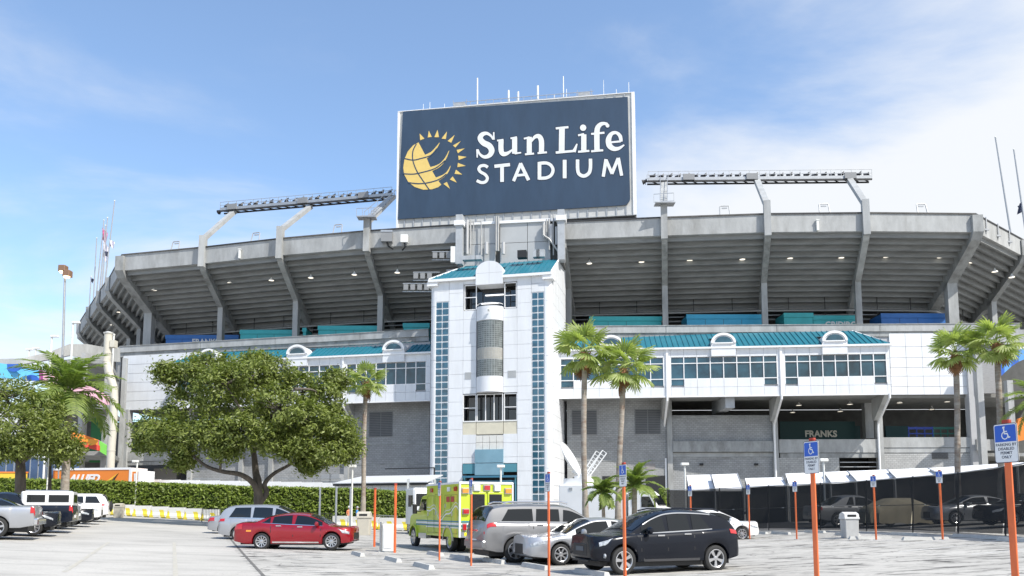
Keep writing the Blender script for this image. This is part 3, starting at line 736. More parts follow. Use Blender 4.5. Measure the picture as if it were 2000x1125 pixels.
unit('arch_joint', MATS['joint_grey'], dm_, cdm - r + .1, cdm + r - .1, -.425, -.421, ZE + .35, ZE + .38); unit('arch_joint', MATS['joint_grey'], dm_, cdm - .015, cdm + .015, -.427, -.4215, ZE - .9, ZE + 1.7)
# openings
for (z0, z1, bw) in ((tz(605), tz(553), 1.6), (tz(848), tz(768), 1.2), (0.1, tz(905), 1.8)):
    unit('opening_back', GLASS_D if z0 > 1 else BLACK, tower, cols[1], cols[4], bw, bw + .1, z0, z1)
    unit('opening_ceiling', INDARK, tower, cols[1], cols[4], .25, bw, z1 - .12, z1); unit('opening_floor', CONC, tower, cols[1], cols[4], .3, bw, z0, z0 + .1)
def frame(u0, u1, z0, z1, nu, nz, w0=.05, w1=.18, t=.09):
    for k in range(nu + 1): c = u0 + (u1 - u0) * k / nu; unit('window_frame', WHITE_TRIM, tower, c - t / 2, c + t / 2, w0, w1, z0, z1)
    for k in range(nz + 1): c = z0 + (z1 - z0) * k / nz; unit('window_frame', WHITE_TRIM, tower, u0, u1, w0 + .01, w1 - .01, c - t / 2, c + t / 2)
z0, z1 = tz(603), tz(555)
frame(cols[1] + .15, cols[2] - .05, z0, z1, 1, 2); frame(cols[3] + .15, cols[4] - .1, z0, z1, 1, 2)
unit('light_bar', mat('lit_tube', (.9, .9, .9), .5, emit=1.2), tower, cols[2] + .7, cols[3] - .3, 1.3, 1.45, tz(572), tz(570)); unit('light_bar', MATS['lit_tube'], tower, cols[2] + .2, cols[3] - .9, 1.3, 1.45, tz(588), tz(586.5))
z0, z1 = tz(822), tz(770)
frame(cols[1] + .05, cols[2] - .05, z0, z1, 1, 2); frame(cols[3] + .1, cols[4] - .05, z0, z1, 1, 2); frame(cols[2] + .1, cols[3] - .1, z0, z1, 3, 1)
BEIGE = mat('beige_panel', (.62, .58, .46), .6, var=.08, scale=1.2); TILE = mat('pale_tile', (.66, .65, .61), .5, var=.08, scale=2)
for a, b in ((cols[1], cols[2]), (cols[2], cols[3]), (cols[3], cols[4])): unit('beige_panel', BEIGE, tower, a + .03, b - .03, .06, .2, tz(848), tz(823)); unit('beige_rail', WHITE_TRIM, tower, a + .03, b - .03, .0, .22, tz(823) - .02, tz(823) + .1)
for k in range(4):
    for j in range(2):
        a = cols[2] + (cols[3] - cols[2]) * k / 4; unit('tile', TILE, tower, a + .02, a + (cols[3] - cols[2]) / 4 - .02, .0, .2, tz(878) + (tz(850) - tz(878)) * j / 2 + .02, tz(878) + (tz(850) - tz(878)) * (j + 1) / 2 - .02)
LB = glassmat('light_blue_glass', (.20, .35, .44), .08, var=.12)
for a, b in ((878, 904), (905, 928)):
    unit('canopy_glass', LB, tower, cols[2] - .05, cols[3] + .05, -.25, .0, tz(b), tz(a))
unit('canopy_band', mat('canopy_teal', (.08, .24, .30), .4), tower, cols[1] + .05, cols[2] - .06, -.05, .5, tz(925), tz(906)); unit('canopy_band', MATS['canopy_teal'], tower, cols[3] + .06, cols[4] - .05, -.05, .5, tz(922), tz(906))
unit('canopy_rail', mat('canopy_blue', (.05, .17, .26), .4), tower, cols[1] + .05, cols[4] - .05, -.3, -.05, tz(933), tz(929)); unit('door_lintel', MATS['canopy_blue'], tower, cols[1] + .05, cols[4] - .05, .3, .5, tz(945), tz(938))
for u in (cols[1] + .1, cols[4] - .3): unit('door_jamb', MATS['canopy_teal'], tower, u, u + .2, .1, .4, .1, tz(930))
# curved glass block bay
def curve_band(name, z0, z1, rad, m, n=14, squash=.75, thick=True, capm=None):
    mb = MB(); lo = []; hi = []
    for k in range(n + 1):
        t = pi + pi * k / n; lo.append((cdm + rad * cos(t), .2 + rad * squash * sin(t), z0)); hi.append((cdm + rad * cos(t), .2 + rad * squash * sin(t), z1))
    mb.grid([lo, hi]); c0 = (cdm, .2, z1); mb.add([c0] + hi, [(0, i + 2, i + 1) for i in range(n)]); c1 = (cdm, .2, z0); mb.add([c1] + lo, [(0, i + 1, i + 2) for i in range(n)])
    return mb.build(name, m, tower, smooth=True)
za, zb_, zc, zd = tz(601), tz(628), tz(737), tz(767)
curve_band('balcony_front', zb_, za, r, WHITE_PANEL); curve_band('bay_base', zd, zc, r, WHITE_PANEL)
m = MB(); m.tube([(cdm + (r - .1) * cos(pi + pi * k / 12), .2 + (r - .1) * .75 * sin(pi + pi * k / 12), za + .35) for k in range(13)], .04, 6); m.build('balcony_rail', WHITE_TRIM, tower, smooth=True)
curve_band('bay_core', zc, zb_, r - .12, mat('glass_block_joint', (.42, .43, .42), .6))
GB = mat('glass_block', (.15, .17, .165), .15, var=.45, scale=2.5, spec=.8); GB2 = mat('tinted_tile', (.40, .39, .35), .4, var=.2, scale=3)
def blocks(za, zb, m, nm):
    mb = MB(); nz = max(1, round((za - zb) / .245)); nn = 15
    for j in range(nz):
        a = zb + (za - zb) * j / nz + .02; b = zb + (za - zb) * (j + 1) / nz - .02
        for k in range(nn):
            t0 = pi + pi * (k + .08) / nn; t1 = pi + pi * (k + .92) / nn; R_ = r - .08
            mb.add([(cdm + R_ * cos(t), .2 + R_ * .75 * sin(t), z) for t, z in ((t0, a), (t1, a), (t1, b), (t0, b))], [(0, 1, 2, 3)])
    mb.build(nm, m, tower, kind='stuff')
blocks(tz(629), tz(681), GB, 'glass_blocks'); blocks(tz(682), tz(703), GB2, 'tile_band'); blocks(tz(704), tz(736), GB, 'glass_blocks')
for a, b in ((908, 920), (992, 1008)):
    u0, u1 = tu(a), tu(b)
    for k in range(6): z = tz(739) + (tz(725) - tz(739)) * k / 6; unit('vent_slat', mat('vent_grey', (.42, .43, .43), .6), tower, u0, u1, -.04, -.001, z, z + .09)
m = MB(); m.bar((cdm + .2, -1.35, tz(609)), (cdm + .2, -1.2, tz(613)), .25, .2); m.build('camera_housing', LAMPW, tower)
# ground level rail right of the door
# ------------------------------------------------------------------ plant wall between tower roof and board
MW = Plane(PY(898, 470, 99.2)[:2], PY(1102, 470, 97.4)[:2])
mw = MW.empty('plant_enclosure', 'grey clad enclosure with pipes between the tower roof and the billboard', 'building', z=0)
CLAD = mat('grey_cladding', (.42, .43, .43), .5, var=.06, scale=.6, dirt=.25, dcol=(.25, .24, .22))
zt = MW.uz(1000, 432)[1]; z_b = ZE + 2.95
e = [MW.uz(p, 470)[0] for p in (905, 945, 968, 976, 1030, 1075, 1092)]
for a, b in ((0, 1), (1, 2), (3, 4), (4, 5)):
    for j in range(2): unit('clad_panel', CLAD, mw, e[a] + .03, e[b] - .03, .1, .5, z_b + (zt - z_b) * j / 2 + .03, z_b + (zt - z_b) * (j + 1) / 2 - .03)
unit('clad_backing', INDARK, mw, .1, MW.len - .1, .4, 3.5, z_b, zt)
for px in (900, 1097):
    u = MW.uz(px, 450)[0]; unit('support_post', STEELP, mw, u - .42, u + .42, -1.1, .3, z_b, zt + .8); unit('post_cap', WHITE_TRIM, mw, u - .6, u + .6, -1.3, .3, zt - .6, zt + .0)
unit('clad_trim', WHITE_TRIM, mw, 0.4, MW.len - .4, -.1, .3, zt - .25, zt + .1)
for k, (px, ya, yb, rr) in enumerate(((914, 432, 498, .16), (920, 430, 498, .10), (926, 434, 470, .07), (970, 425, 492, .14), (974, 425, 492, .14), (941, 462, 500, .12), (951, 475, 498, .2), (984, 475, 498, .2), (1068, 430, 470, .09), (1073, 430, 490, .12), (1081, 420, 500, .08), (1063, 436, 466, .16), (1077, 440, 475, .22), (1087, 445, 480, .16))):
    u, za_ = MW.uz(px, ya); _, zb2 = MW.uz(px, yb)
    m = MB(); m.tube([(u, -.35, zb2), (u, -.35, za_)], rr, 8); m.build('vent_pipe' if rr < .15 else 'antenna_drum', PIPE if rr < .15 else mat('antenna_grey', (.48, .48, .48), .5), mw, smooth=True)
m = MB(); u0, z0 = MW.uz(1062, 462); u1, z1 = MW.uz(1090, 492); m.tube([(u0, -.5, z0 + 1.4), (u0, -.5, z0), (u0 + .7, -.5, z0 - .5), (u1, -.5, z1), (u1 + .2, -.5, z1 - .6)], .13, 8); m.build('bent_pipe', PIPE, mw, smooth=True)
m = MB(); u0, z0 = MW.uz(916, 436); m.tube([(u0, -.3, z0 - 2), (u0, -.3, z0), (u0 + 1.6, -.3, z0), (u0 + 1.6, -.3, z0 - 3)], .07, 8); m.build('bent_pipe', PIPE, mw, smooth=True)
for px, w in ((912, .5), (925, .35), (1020, .55), (1048, .4), (1056, .5), (935, .4)):
    u, z = MW.uz(px, 496, -2); unit('roof_unit', BLACK if px in (1020, ) else STEELP, mw, u - w, u + w, -2.4, -1.5, ZE + 3.0, ZE + 3.9 if px > 1000 else ZE + 3.5)
# small boards and lights left of the tower under the deck
for nm, px0, px1, py0, py1, Y in (('junction_box', 833, 856, 398 + 50, 470 + 4, 100), ):
    pass
BOXG = mat('equipment_grey', (.24, .245, .25), .5, var=.05)
for n_, (cxp, cyp, nl) in enumerate(((872, 500, 4), (828, 540, 3), (822, 562, 5))):
    p = PY(cxp, cyp, 99.0)
    t_ = thing('light_rack', 'rack of %d small square lights hung left of the tower, %s from the top' % (nl, ORD[n_]), 'light rack', p, 0, 'light racks left of the tower')
    unit('rack_bar', STEELG, t_, -nl * .45, nl * .45 + .6, -.05, .05, -.55, -.45); unit('rack_bar', STEELG, t_, -nl * .45, nl * .45 + .6, -.05, .05, .5, .58)
    for k in range(nl): unit('light_head', BOXG, t_, -nl * .42 + k * .85, -nl * .42 + k * .85 + .55, -.35, .0, -.35, .35)
p = PY(886, 498, 98.5); t_ = thing('speaker_cabinet', 'slim white box standing beside the light rack left of the tower', 'speaker', p); unit('cabinet', LAMPW, t_, -.35, .35, -.3, .3, -1.0, 1.0); unit('cabinet_bracket', STEELG, t_, -.1, .1, .31, 1.4, -.3, .3)
p = PY(756, 463, 101.5); t_ = thing('equipment_box', 'grey square box mounted on the rim left of the billboard', 'box', p); unit('casing', BOXG, t_, -.7, .7, -.5, .3, -.7, .7); unit('casing_lid', STEELG, t_, -.75, .75, -.55, -.505, .5, .75)
m = MB(); m.tube([(0, 0, -.7), (.2, 0, -1.2), (.8, .2, -1.5)], .12, 6); m.build('cable', BLACK, t_)
p = PY(790, 470, 101.0); t_ = thing('equipment_box', 'small white box on the rim below the left end of the billboard', 'box', p); unit('casing', LAMPW, t_, -.45, .45, -.4, .3, -.3, .7); m = MB(); m.tube([(0, 0, -.3), (.1, 0, -.8), (-.3, .2, -1.2)], .1, 6); m.build('cable', BLACK, t_)

# ------------------------------------------------------------------ billboard
BP = Plane(PY(775, 430, 104.0)[:2], PY(1243, 420, 98.9)[:2]); BL = BP.len
board = BP.empty('billboard', 'huge navy stadium name board with gold sun emblem above the tower', 'billboard', z=38.6)
BZ = 38.6
def bz(px, py, w=-.3): u, z = BP.uz(px, py, w); return u, z - BZ
zt_ = bz(1000, 200)[1]; zbb = bz(1010, 432)[1]
NAVY = mat('navy_banner', (.028, .054, .095), .5, var=.14, scale=.35, dirt=.12, dcol=(.08, .12, .18), stretch=(2.0, 1, .5))
unit('board_box', CLAD, board, .25, BL - .1, .05, 3.0, zbb, zt_)
nr = 26
for k in range(nr):
    a = BL * k / nr; unit('face_sheet', mat('board_sheet', (.55, .55, .53), .6, var=.1, scale=.8, dirt=.3, dcol=(.3, .29, .26)), board, a + .02, a + BL / nr - .05, -.06, .04, zbb, zt_ + .05)
    unit('sheet_rib', STEELP, board, a + BL / nr - .13, a + BL / nr, -.16, -.065, zbb, zt_)
unit('bottom_beam', mat('underside_shade', (.07, .07, .07), .7), board, .1, BL - .2, .4, 3.4, zbb - .55, zbb - .02)  # dark tone carries the shade beneath the board
unit('bottom_trim', CLAD, board, -.05, BL, -.12, .3, zbb - .02, zbb + .12)
unit('edge_post', WHITE_TRIM, board, BL - .38, BL + .02, -.2, 3.1, zbb, zt_ + .05); unit('edge_post', WHITE_TRIM, board, -.02, .24, -.25, 3.1, zbb, zt_ - .05)
unit('top_trim', WHITE_TRIM, board, -.02, BL, -.2, 3.1, zt_ + .055, zt_ + .14)
# banner outline with a rounded lower right corner
tl = bz(787, 218); tr = bz(1226, 189); br = bz(1231, 400); bl = bz(777, 428)
pts = [tl, (tl[0] + (bl[0] - tl[0]) * .5 - .02, (tl[1] + bl[1]) / 2), bl]
R_ = .9
for k in range(9): t = -pi / 2 + (pi / 2) * k / 8; pts.append((br[0] - R_ + R_ * cos(t), br[1] + R_ + R_ * sin(t)))
pts.append(tr)
m = MB(); m.prism([(u, -.30, z) for u, z in pts], (0, .12, 0)); banner = m.build('banner', NAVY, board, fixn=True)
def C(x, y): return bz(760 + x / 3.214, 110 + y / 3.214, -.3)
PXM = 1 / 3.214 / 16.3    # crop pixel to metres
def ribbon(pts, ws, dep, mb, th=.02, grow=0.0, cap=0):
    P = []
    for i in range(len(pts) - 1):      # densify with Catmull-Rom
        p0 = pts[max(i - 1, 0)]; p1 = pts[i]; p2 = pts[i + 1]; p3 = pts[min(i + 2, len(pts) - 1)]
        ns = 1 if len(pts) == 2 else 5
        for k in range(ns):
            t = k / ns; q = [0.5 * (2 * p1[j] + (p2[j] - p0[j]) * t + (2 * p0[j] - 5 * p1[j] + 4 * p2[j] - p3[j]) * t * t + (3 * p1[j] - p0[j] - 3 * p2[j] + p3[j]) * t ** 3) for j in (0, 1)]
            P.append((q[0], q[1], ws[i] + (ws[i + 1] - ws[i]) * t))
    P.append((*pts[-1], ws[-1]))
    L_, R2 = [], []
    for i, (x, y, w) in enumerate(P):
        a = P[max(i - 1, 0)]; b = P[min(i + 1, len(P) - 1)]; dx, dy = b[0] - a[0], b[1] - a[1]; l = sqrt(dx * dx + dy * dy) or 1
        ex = (dx / l * grow * (-1 if i == 0 else (1 if i == len(P) - 1 else 0)), dy / l * grow * (-1 if i == 0 else (1 if i == len(P) - 1 else 0)))
        h = w / 2 + grow; nx, ny = -dy / l * h, dx / l * h
        L_.append(C(x + nx + ex[0], y + ny + ex[1])); R2.append(C(x - nx + ex[0], y - ny + ex[1]))
    b0 = len(mb.v)
    for (l, r_) in zip(L_, R2): mb.v += [(l[0], dep, l[1]), (r_[0], dep, r_[1]), (l[0], -.29, l[1]), (r_[0], -.29, r_[1])]
    for i in range(len(L_) - 1):
        k = b0 + 4 * i; mb.f += [(k, k + 1, k + 5, k + 4), (k + 1, k + 3, k + 7, k + 5), (k + 2, k, k + 4, k + 6)]
    k = b0 + 4 * (len(L_) - 1); mb.f += [(b0, b0 + 2, b0 + 3, b0 + 1), (k, k + 1, k + 3, k + 2)]
def disc(c, rr, dep, mb, grow=0):
    mb.prism([(*((lambda q: (q[0], dep, q[1]))(C(c[0] + (rr + grow) * cos(t), c[1] + (rr + grow) * sin(t)))),) for t in [2 * pi * k / 16 for k in range(16)]], (0, -.29 - dep, 0))
LETTERS = {
 'S': [([(652, 523), (640, 500), (612, 484), (584, 492), (572, 516), (592, 543), (628, 562), (644, 592), (630, 622), (596, 632), (568, 612), (557, 584)], [8, 14, 20, 28, 34, 36, 38, 36, 28, 20, 14, 10]), ([(657, 476), (657, 524)], [8, 12]), ([(553, 584), (553, 636)], [12, 8])],
 'u': [([(703, 526), (703, 590), (717, 613), (745, 608), (775, 585)], [32, 32, 30, 20, 8]), ([(788, 510), (788, 612)], [32, 32]), ([(678, 530), (718, 524)], [11, 11]), ([(762, 516), (803, 508)], [11, 11]), ([(788, 611), (829, 605)], [12, 9])],
 'n': [([(880, 506), (880, 612)], [32, 32]), ([(846, 518), (882, 508)], [11, 11]), ([(853, 616), (910, 611)], [12, 12]), ([(892, 538), (914, 508), (940, 503), (956, 532), (956, 604)], [8, 20, 30, 33, 32]), ([(932, 609), (991, 603)], [12, 12])],
 'L': [([(1085, 448), (1083, 598)], [36, 36]), ([(1046, 453), (1126, 445)], [14, 14]), ([(1046, 605), (1168, 594)], [15, 15]), ([(1160, 600), (1180, 550)], [24, 8])],
 'i': [([(1222, 490), (1222, 594)], [33, 33]), ([(1186, 497), (1224, 488)], [12, 12]), ([(1186, 600), (1257, 594)], [13, 13])],
 'f': [([(1305, 592), (1305, 470), (1320, 434), (1345, 422), (1372, 428)], [34, 34, 28, 20, 18]), ([(1268, 488), (1352, 480)], [13, 13]), ([(1268, 597), (1344, 590)], [13, 13])],
 'e': [([(1384, 541), (1455, 534)], [12, 12]), ([(1456, 536), (1450, 502), (1426, 480), (1396, 487), (1378, 520), (1382, 558), (1408, 580), (1442, 578), (1476, 556)], [20, 24, 18, 24, 34, 36, 30, 20, 8])],
 'S2': [([(620, 697), (600, 686), (574, 690), (563, 708), (576, 727), (602, 742), (617, 764), (606, 787), (580, 793), (550, 780)], [19] * 10)],
 'T': [([(661, 691), (759, 680)], [21, 21]), ([(709, 686), (709, 789)], [23, 23])], 'A': [([(781, 784), (827, 672)], [20, 20]), ([(824, 672), (876, 778)], [22, 22]), ([(804, 748), (858, 743)], [16, 16])],
 'D': [([(944, 664), (944, 774)], [23, 23]), ([(940, 673), (985, 670), (1016, 685), (1029, 714), (1018, 745), (988, 763), (940, 766)], [20] * 7)],
 'I': [([(1102, 650), (1102, 766)], [24, 24])], 'U': [([(1183, 648), (1184, 712), (1194, 740), (1222, 752), (1250, 738), (1263, 708), (1264, 643)], [22] * 7)],
 'M': [([(1344, 756), (1362, 646)], [20, 22]), ([(1361, 650), (1400, 738)], [20, 20]), ([(1398, 738), (1438, 640)], [20, 20]), ([(1438, 638), (1460, 750)], [22, 20])],
}
DOTS = {'i': ((1218, 449), 20), 'f': ((1371, 436), 12)}
LETW = mat('banner_white', (.72, .73, .73), .5, var=.03, scale=1); OUTL = mat('banner_outline', (.012, .02, .04), .5); GOLD = mat('banner_gold', (.72, .52, .16), .5, var=.05, scale=1)
mo = MB()
for ch, strokes in LETTERS.items():
    mb = MB()
    for k, (p, w) in enumerate(strokes): ribbon(p, w, -.33 - .003 * k, mb); ribbon(p, w, -.305 - .002 * k, mo, grow=4.5)
    if ch in DOTS: disc(DOTS[ch][0], DOTS[ch][1], -.345, mb); disc(DOTS[ch][0], DOTS[ch][1], -.313, mo, grow=4.5)
    mb.build('letter', LETW, banner)
mo.build('letter_outline', OUTL, banner)
RAYS = [((192, 485), (195, 527), (222, 517)), ((249, 467), (243, 510), (268, 506)), ((304, 462), (284, 508), (313, 508)), ((363, 473), (329, 517), (356, 520)), ((411, 495), (367, 532), (390, 543)), ((450, 533), (401, 560), (416, 573)),
        ((475, 578), (424, 588), (432, 609)), ((487, 632), (434, 624), (437, 651)), ((481, 688), (432, 669), (429, 696)), ((460, 743), (420, 712), (411, 738)), ((425, 793), (399, 754), (382, 774)), ((382, 832), (363, 789), (341, 801))]
def flat(pts, dep): return [(*(lambda q: (q[0], dep, q[1]))(C(x, y)),) for x, y in pts]
for t in RAYS: m = MB(); m.prism(flat(t, -.33), (0, .04, 0)); m.build('sun_ray', GOLD, banner, fixn=True)
g_out = [(185, 541), (150, 560), (118, 597), (97, 645), (89, 700), (96, 745), (120, 788), (160, 820), (215, 838), (270, 835), (308, 822), (328, 806), (298, 768), (268, 716), (236, 640), (207, 582)]
m = MB(); m.prism(flat(g_out, -.33), (0, .04, 0)); m.build('sun_globe', GOLD, banner, fixn=True)
for p, w in (([(228, 632), (268, 608), (296, 575), (317, 543)], [26, 18, 10, 2]), ([(255, 712), (315, 686), (352, 645), (377, 593)], [30, 18, 10, 2]), ([(290, 778), (340, 752), (368, 725), (386, 688)], [30, 16, 9, 2])):
    m = MB(); ribbon(p, w, -.334, m); m.build('sun_streak', GOLD, banner)
m = MB()
for k, p in enumerate(([(172, 550), (150, 596), (150, 655), (174, 720), (212, 780), (252, 838)], [(96, 642), (150, 652), (200, 642), (262, 622), (300, 580)], [(88, 738), (150, 740), (205, 730), (290, 704), (352, 655)], [(120, 793), (180, 800), (240, 795), (310, 775), (360, 740)])):
    ribbon(p, [7] * len(p), -.345 - .002 * k, m)
m.build('sun_grid', NAVY, banner)
# catwalk and aerials along the top
RAILM = STEELG
m = MB()
for k in range(19):
    u = bz(885 + k * 15, 195)[0]; m.bar((u, 1.0, zt_ + .3), (u, 1.0, zt_ + 1.3), .06)
u0, u1 = bz(880, 200)[0], bz(1158, 185)[0]
for dz in (.8, 1.3): m.bar((u0, 1.0, zt_ + dz), (u1, 1.0, zt_ + dz), .07)
m.build('top_railing', RAILM, board); unit('catwalk', DARKM, board, u0, u1, 1.0, 2.2, zt_ + .35, zt_ + .55)
for px, h, rr in ((927, 4.4, .09), (989, 2.3, .12), (1008, 2.0, .12), (1047, 2.6, .13), (1098, 3.6, .06), (1104, 1.8, .04), (1178, 2.6, .025), (1228, 2.0, .035), (820, 1.4, .025), (833, 1.6, .03), (862, 1.2, .025), (1080, 1.2, .04), (1203, 1.2, .03)):
    u = bz(px, 195)[0]; m = MB(); m.tube([(u, 1.4, zt_ + .3), (u, 1.4, zt_ + .3 + h)], [rr * 1.2, rr], 8); m.build('aerial', LAMPW, board, smooth=True)
for px in (892, 1139):
    u = bz(px, 190)[0]; m = MB()
    m.box(u - .75, u + .75, 1.2, 1.9, zt_ + .6, zt_ + 1.35); m.build('floodlight_box', STEELP, board)
    m = MB(); 
    for s in (-.9, .9): m.bar((u + s, 1.5, zt_ + .2), (u + s, 1.5, zt_ + 1.9), .07)
    m.build('box_bracket', STEELG, board)
# ------------------------------------------------------------------ floodlight gantries on the rim
FLOODB = mat('floodlight_black', (.025, .025, .028), .5)
def flood_proto():
    m = MB(); m.lathe([(0, -.35), (.18, -.35), (.2, -.1), (.34, .28), (.36, .30), (.30, .22), (0, .2)], axis='y', n=10); m.bar((0, 0, -.45), (0, 0, -.1), .08); m.bar((-.05, -.2, .05), (.25, -.3, .35), .12)
    return m
_fm = None
def flood(par, loc, rz, rx=0.0):
    global _fm
    if _fm is None: o = flood_proto().build('floodlight', FLOODB, par); _fm = o.data
    else: o = bpy.data.objects.new('floodlight', _fm); COL.objects.link(o); setparent(o, par)
    o.location = loc; o.rotation_euler = (rx, 0, rz); return o
def gantry(label, pa, pb, nfl, arms, boxes, ladder, rail_gap):
    d = pb - pa; L = Vector((d.x, d.y, 0)).length; rz = atan2(d.y, d.x); e = thing('light_gantry', label, 'light gantry', pa, rz, 'floodlight gantries above the rim')
    sl = (pb.z - pa.z) / L
    def P(u, w, z): return (u, w, z + sl * u)
    m = MB()
    for w in (-.5, .5): m.bar(P(0, w, -.08), P(L, w, -.08), .18, .18)
    n = int(L / 1.3)
    for k in range(n): m.bar(P(L * k / n, -.5, 0), P(L * (k + 1) / n, .5, 0), .1)
    m.build('truss_beam', DARKM, e); m = MB(); m.bar(P(0, 0, .2), P(L, 0, .2), 1.1, .05); m.bar(P(0, -.58, .22), P(L, -.58, .22), .05, .40); m.build('walkway', STEELG, e)
    m = MB()
    for w in (-.55, .55):
        for z in (.75, 1.25): m.bar(P(0, w, z), P(L, w, z), .05)
        for k in range(n + 1): m.bar(P(L * k / n, w, .2), P(L * k / n, w, 1.25), .05)
    m.build('railing', STEELG, e)
    for k in range(nfl):
        u = L * (k + .6) / nfl; flood(e, P(u, .1 if k % 2 else -.1, .75), .5 + .5 * random.random(), -.2)
    flood(e, P(-.4, 0, .1), 1.4, -.3)
    for u in boxes: m = MB(); m.hexa(P(u - .75, -.78, .0), P(u + .75, -.78, .0), P(u + .75, -.58, .0), P(u - .75, -.58, .0), P(u - .75, -.78, .8), P(u + .75, -.78, .8), P(u + .75, -.58, .8), P(u - .75, -.58, .8)); m.build('control_box', BOXG, e)
    for (i, pxt, pyt) in arms:
        p, nn = RIM[i]; t = Vector((nn.y, -nn.x, 0)); base = Vector((p.x, p.y, 0)) - nn * .5
        # arm base fin against the fascia, knee, and sloping arm
        tops = PY(pxt, pyt, (pa.y + (pb.y - pa.y) * min(max((pxt - proj(pa)[0]) / (proj(pb)[0] - proj(pa)[0]), 0), 1)))
        kn = base + Vector((0, 0, HR + 1.9)) + nn * .4; low = base + Vector((0, 0, HB - .6))
        m = MB(); hw = .4
        a0, a1 = low - t * hw, low + t * hw; b0, b1 = base - t * hw + Vector((0, 0, HR + 1.6)), base + t * hw + Vector((0, 0, HR + 1.6))
        dd = nn * .9
        m.hexa(a0 - nn * .2, a1 - nn * .2, a1 + dd, a0 + dd, b0 - nn * .1, b1 - nn * .1, b1 + dd, b0 + dd); m.build('arm_fin', CONC, e, world=True)
        kn = (b0 + b1) / 2 + nn * .4
        m = MB(); m.bar(kn - Vector((0, 0, .4)), tops, .72, .55); m.build('arm', MATS['arm_paint'], e, world=True)
        if i == ladder:
            m = MB(); dv = (tops - kn)
            for s in (-.45, .45):
                for zz in (0.1, 1.0): m.bar(kn + t * s + Vector((0, 0, zz)), tops + t * s + Vector((0, 0, zz)), .06)
            for k in range(14): q = kn + dv * k / 13; m.bar(q - t * .45 + Vector((0, 0, .1)), q + t * .45 + Vector((0, 0, .1)), .05)
            for k in range(5): q = kn + dv * k / 4; m.bar(q + t * .45, q + t * .45 + Vector((0, 0, 1)), .05); m.bar(q - t * .45, q - t * .45 + Vector((0, 0, 1)), .05)
            for z in (.1, 1.1): m.bar(kn - t * 1.2 - nn + Vector((0, 0, z)), kn + t * 1.2 - nn + Vector((0, 0, z)), .06)
            for s in (-1.2, -.4, .4, 1.2): m.bar(kn + t * s - nn + Vector((0, 0, .1)), kn + t * s - nn + Vector((0, 0, 1.1)), .05)
            m.box(kn.x - 1.2, kn.x + 1.2, kn.y - 1.2, kn.y + .2, kn.z - .1, kn.z + .02)
            m.build('ladder', STEELG, e, world=True)
    return e
mat('arm_paint', (.36, .37, .37), .6, var=.15, scale=1.2, dirt=.4, dcol=(.22, .19, .14))
gl = gantry('long floodlight walkway on three arms left of the billboard', PZ(434, 414, 45.2), PZ(768, 385, 45.0), 22, [(5, 458, 413), (6, 606, 404), (7, 768, 384)], [2.0, 13.2, 22.5], 7, None)
gr = gantry('long floodlight walkway on three arms right of the billboard', PZ(1265, 356, 45.0), PZ(1700, 352, 45.0), 26, [(10, 1297, 357), (11, 1478, 352), (12, 1658, 349)], [5.3, 13.6, 26.4], 10, None)
# hoop frames standing on the rim
HOOP = mat('hoop_steel', (.40, .41, .42), .5, metal=.2)
def hoop(px, py, n_, side):
    i = max(j for j in range(len(ST)) if ST[j][0] <= px); f = (px - ST[i][0]) / (ST[i + 1][0] - ST[i][0]); a, b = Vector(SP(i, .3, 0)), Vector(SP(i + 1, .3, 0)); p = a.lerp(b, f); rz = atan2(b.y - a.y, b.x - a.x)
    e = thing('hoop_frame', 'white hoop frame on the rim, %s from the %s end' % (ORD[n_], side), 'frame', (p.x, p.y, HR + .16), rz, 'hoop frames on the stadium rim')
    m = MB(); m.tube([(-.62, 0, 0), (-.55, .3, 1.25), (-.45, .33, 1.35), (.45, .33, 1.35), (.55, .3, 1.25), (.62, 0, 0)], .08, 6); m.tube([(-.62, 0, .06), (.62, 0, .06)], .08, 6); m.build('hoop', HOOP, e, smooth=True)
    unit('lamp_plate', STEELP, e, -.32, .32, .28, .38, .98, 1.14)
for n_, px in enumerate((340, 497, 658)): hoop(px, 0, n_, 'left')
for n_, px in enumerate((1804, 1612, 1417)): hoop(px, 0, n_, 'right')
for n_, (px, i) in enumerate(((471, 5), (1595, 11))):
    f = (px - ST[i][0]) / (ST[i + 1][0] - ST[i][0]); a, b = Vector(SP(i, -.06, 0)), Vector(SP(i + 1, -.06, 0)); p = a.lerp(b, f)
    e = thing('scupper_box', 'white scupper fixed low on the %s fascia' % ('left' if n_ == 0 else 'right'), 'scupper', (p.x, p.y, HB + .1)); unit('spout', LAMPW, e, -.13, .13, -.25, .0, 0, 1.2); unit('spout_cap', LAMPW, e, -.2, .2, -.3, 0.0, 1.2, 1.3)
for i in (13, 14):
    a, b = Vector(SP(i, -.08, 0)), Vector(SP(i + 1, -.08, 0))
    for f in (.2, .45, .7):
        p = a.lerp(b, f); m = MB(); m.bar((p.x, p.y - .1, HR + .3), (p.x, p.y - .1, HB + .6), .12); m.bar((p.x - .3, p.y - .1, HB + .9), (p.x + .3, p.y - .1, HB + .9), .2); m.build('fascia_bracket', STEELG, stad, world=True)
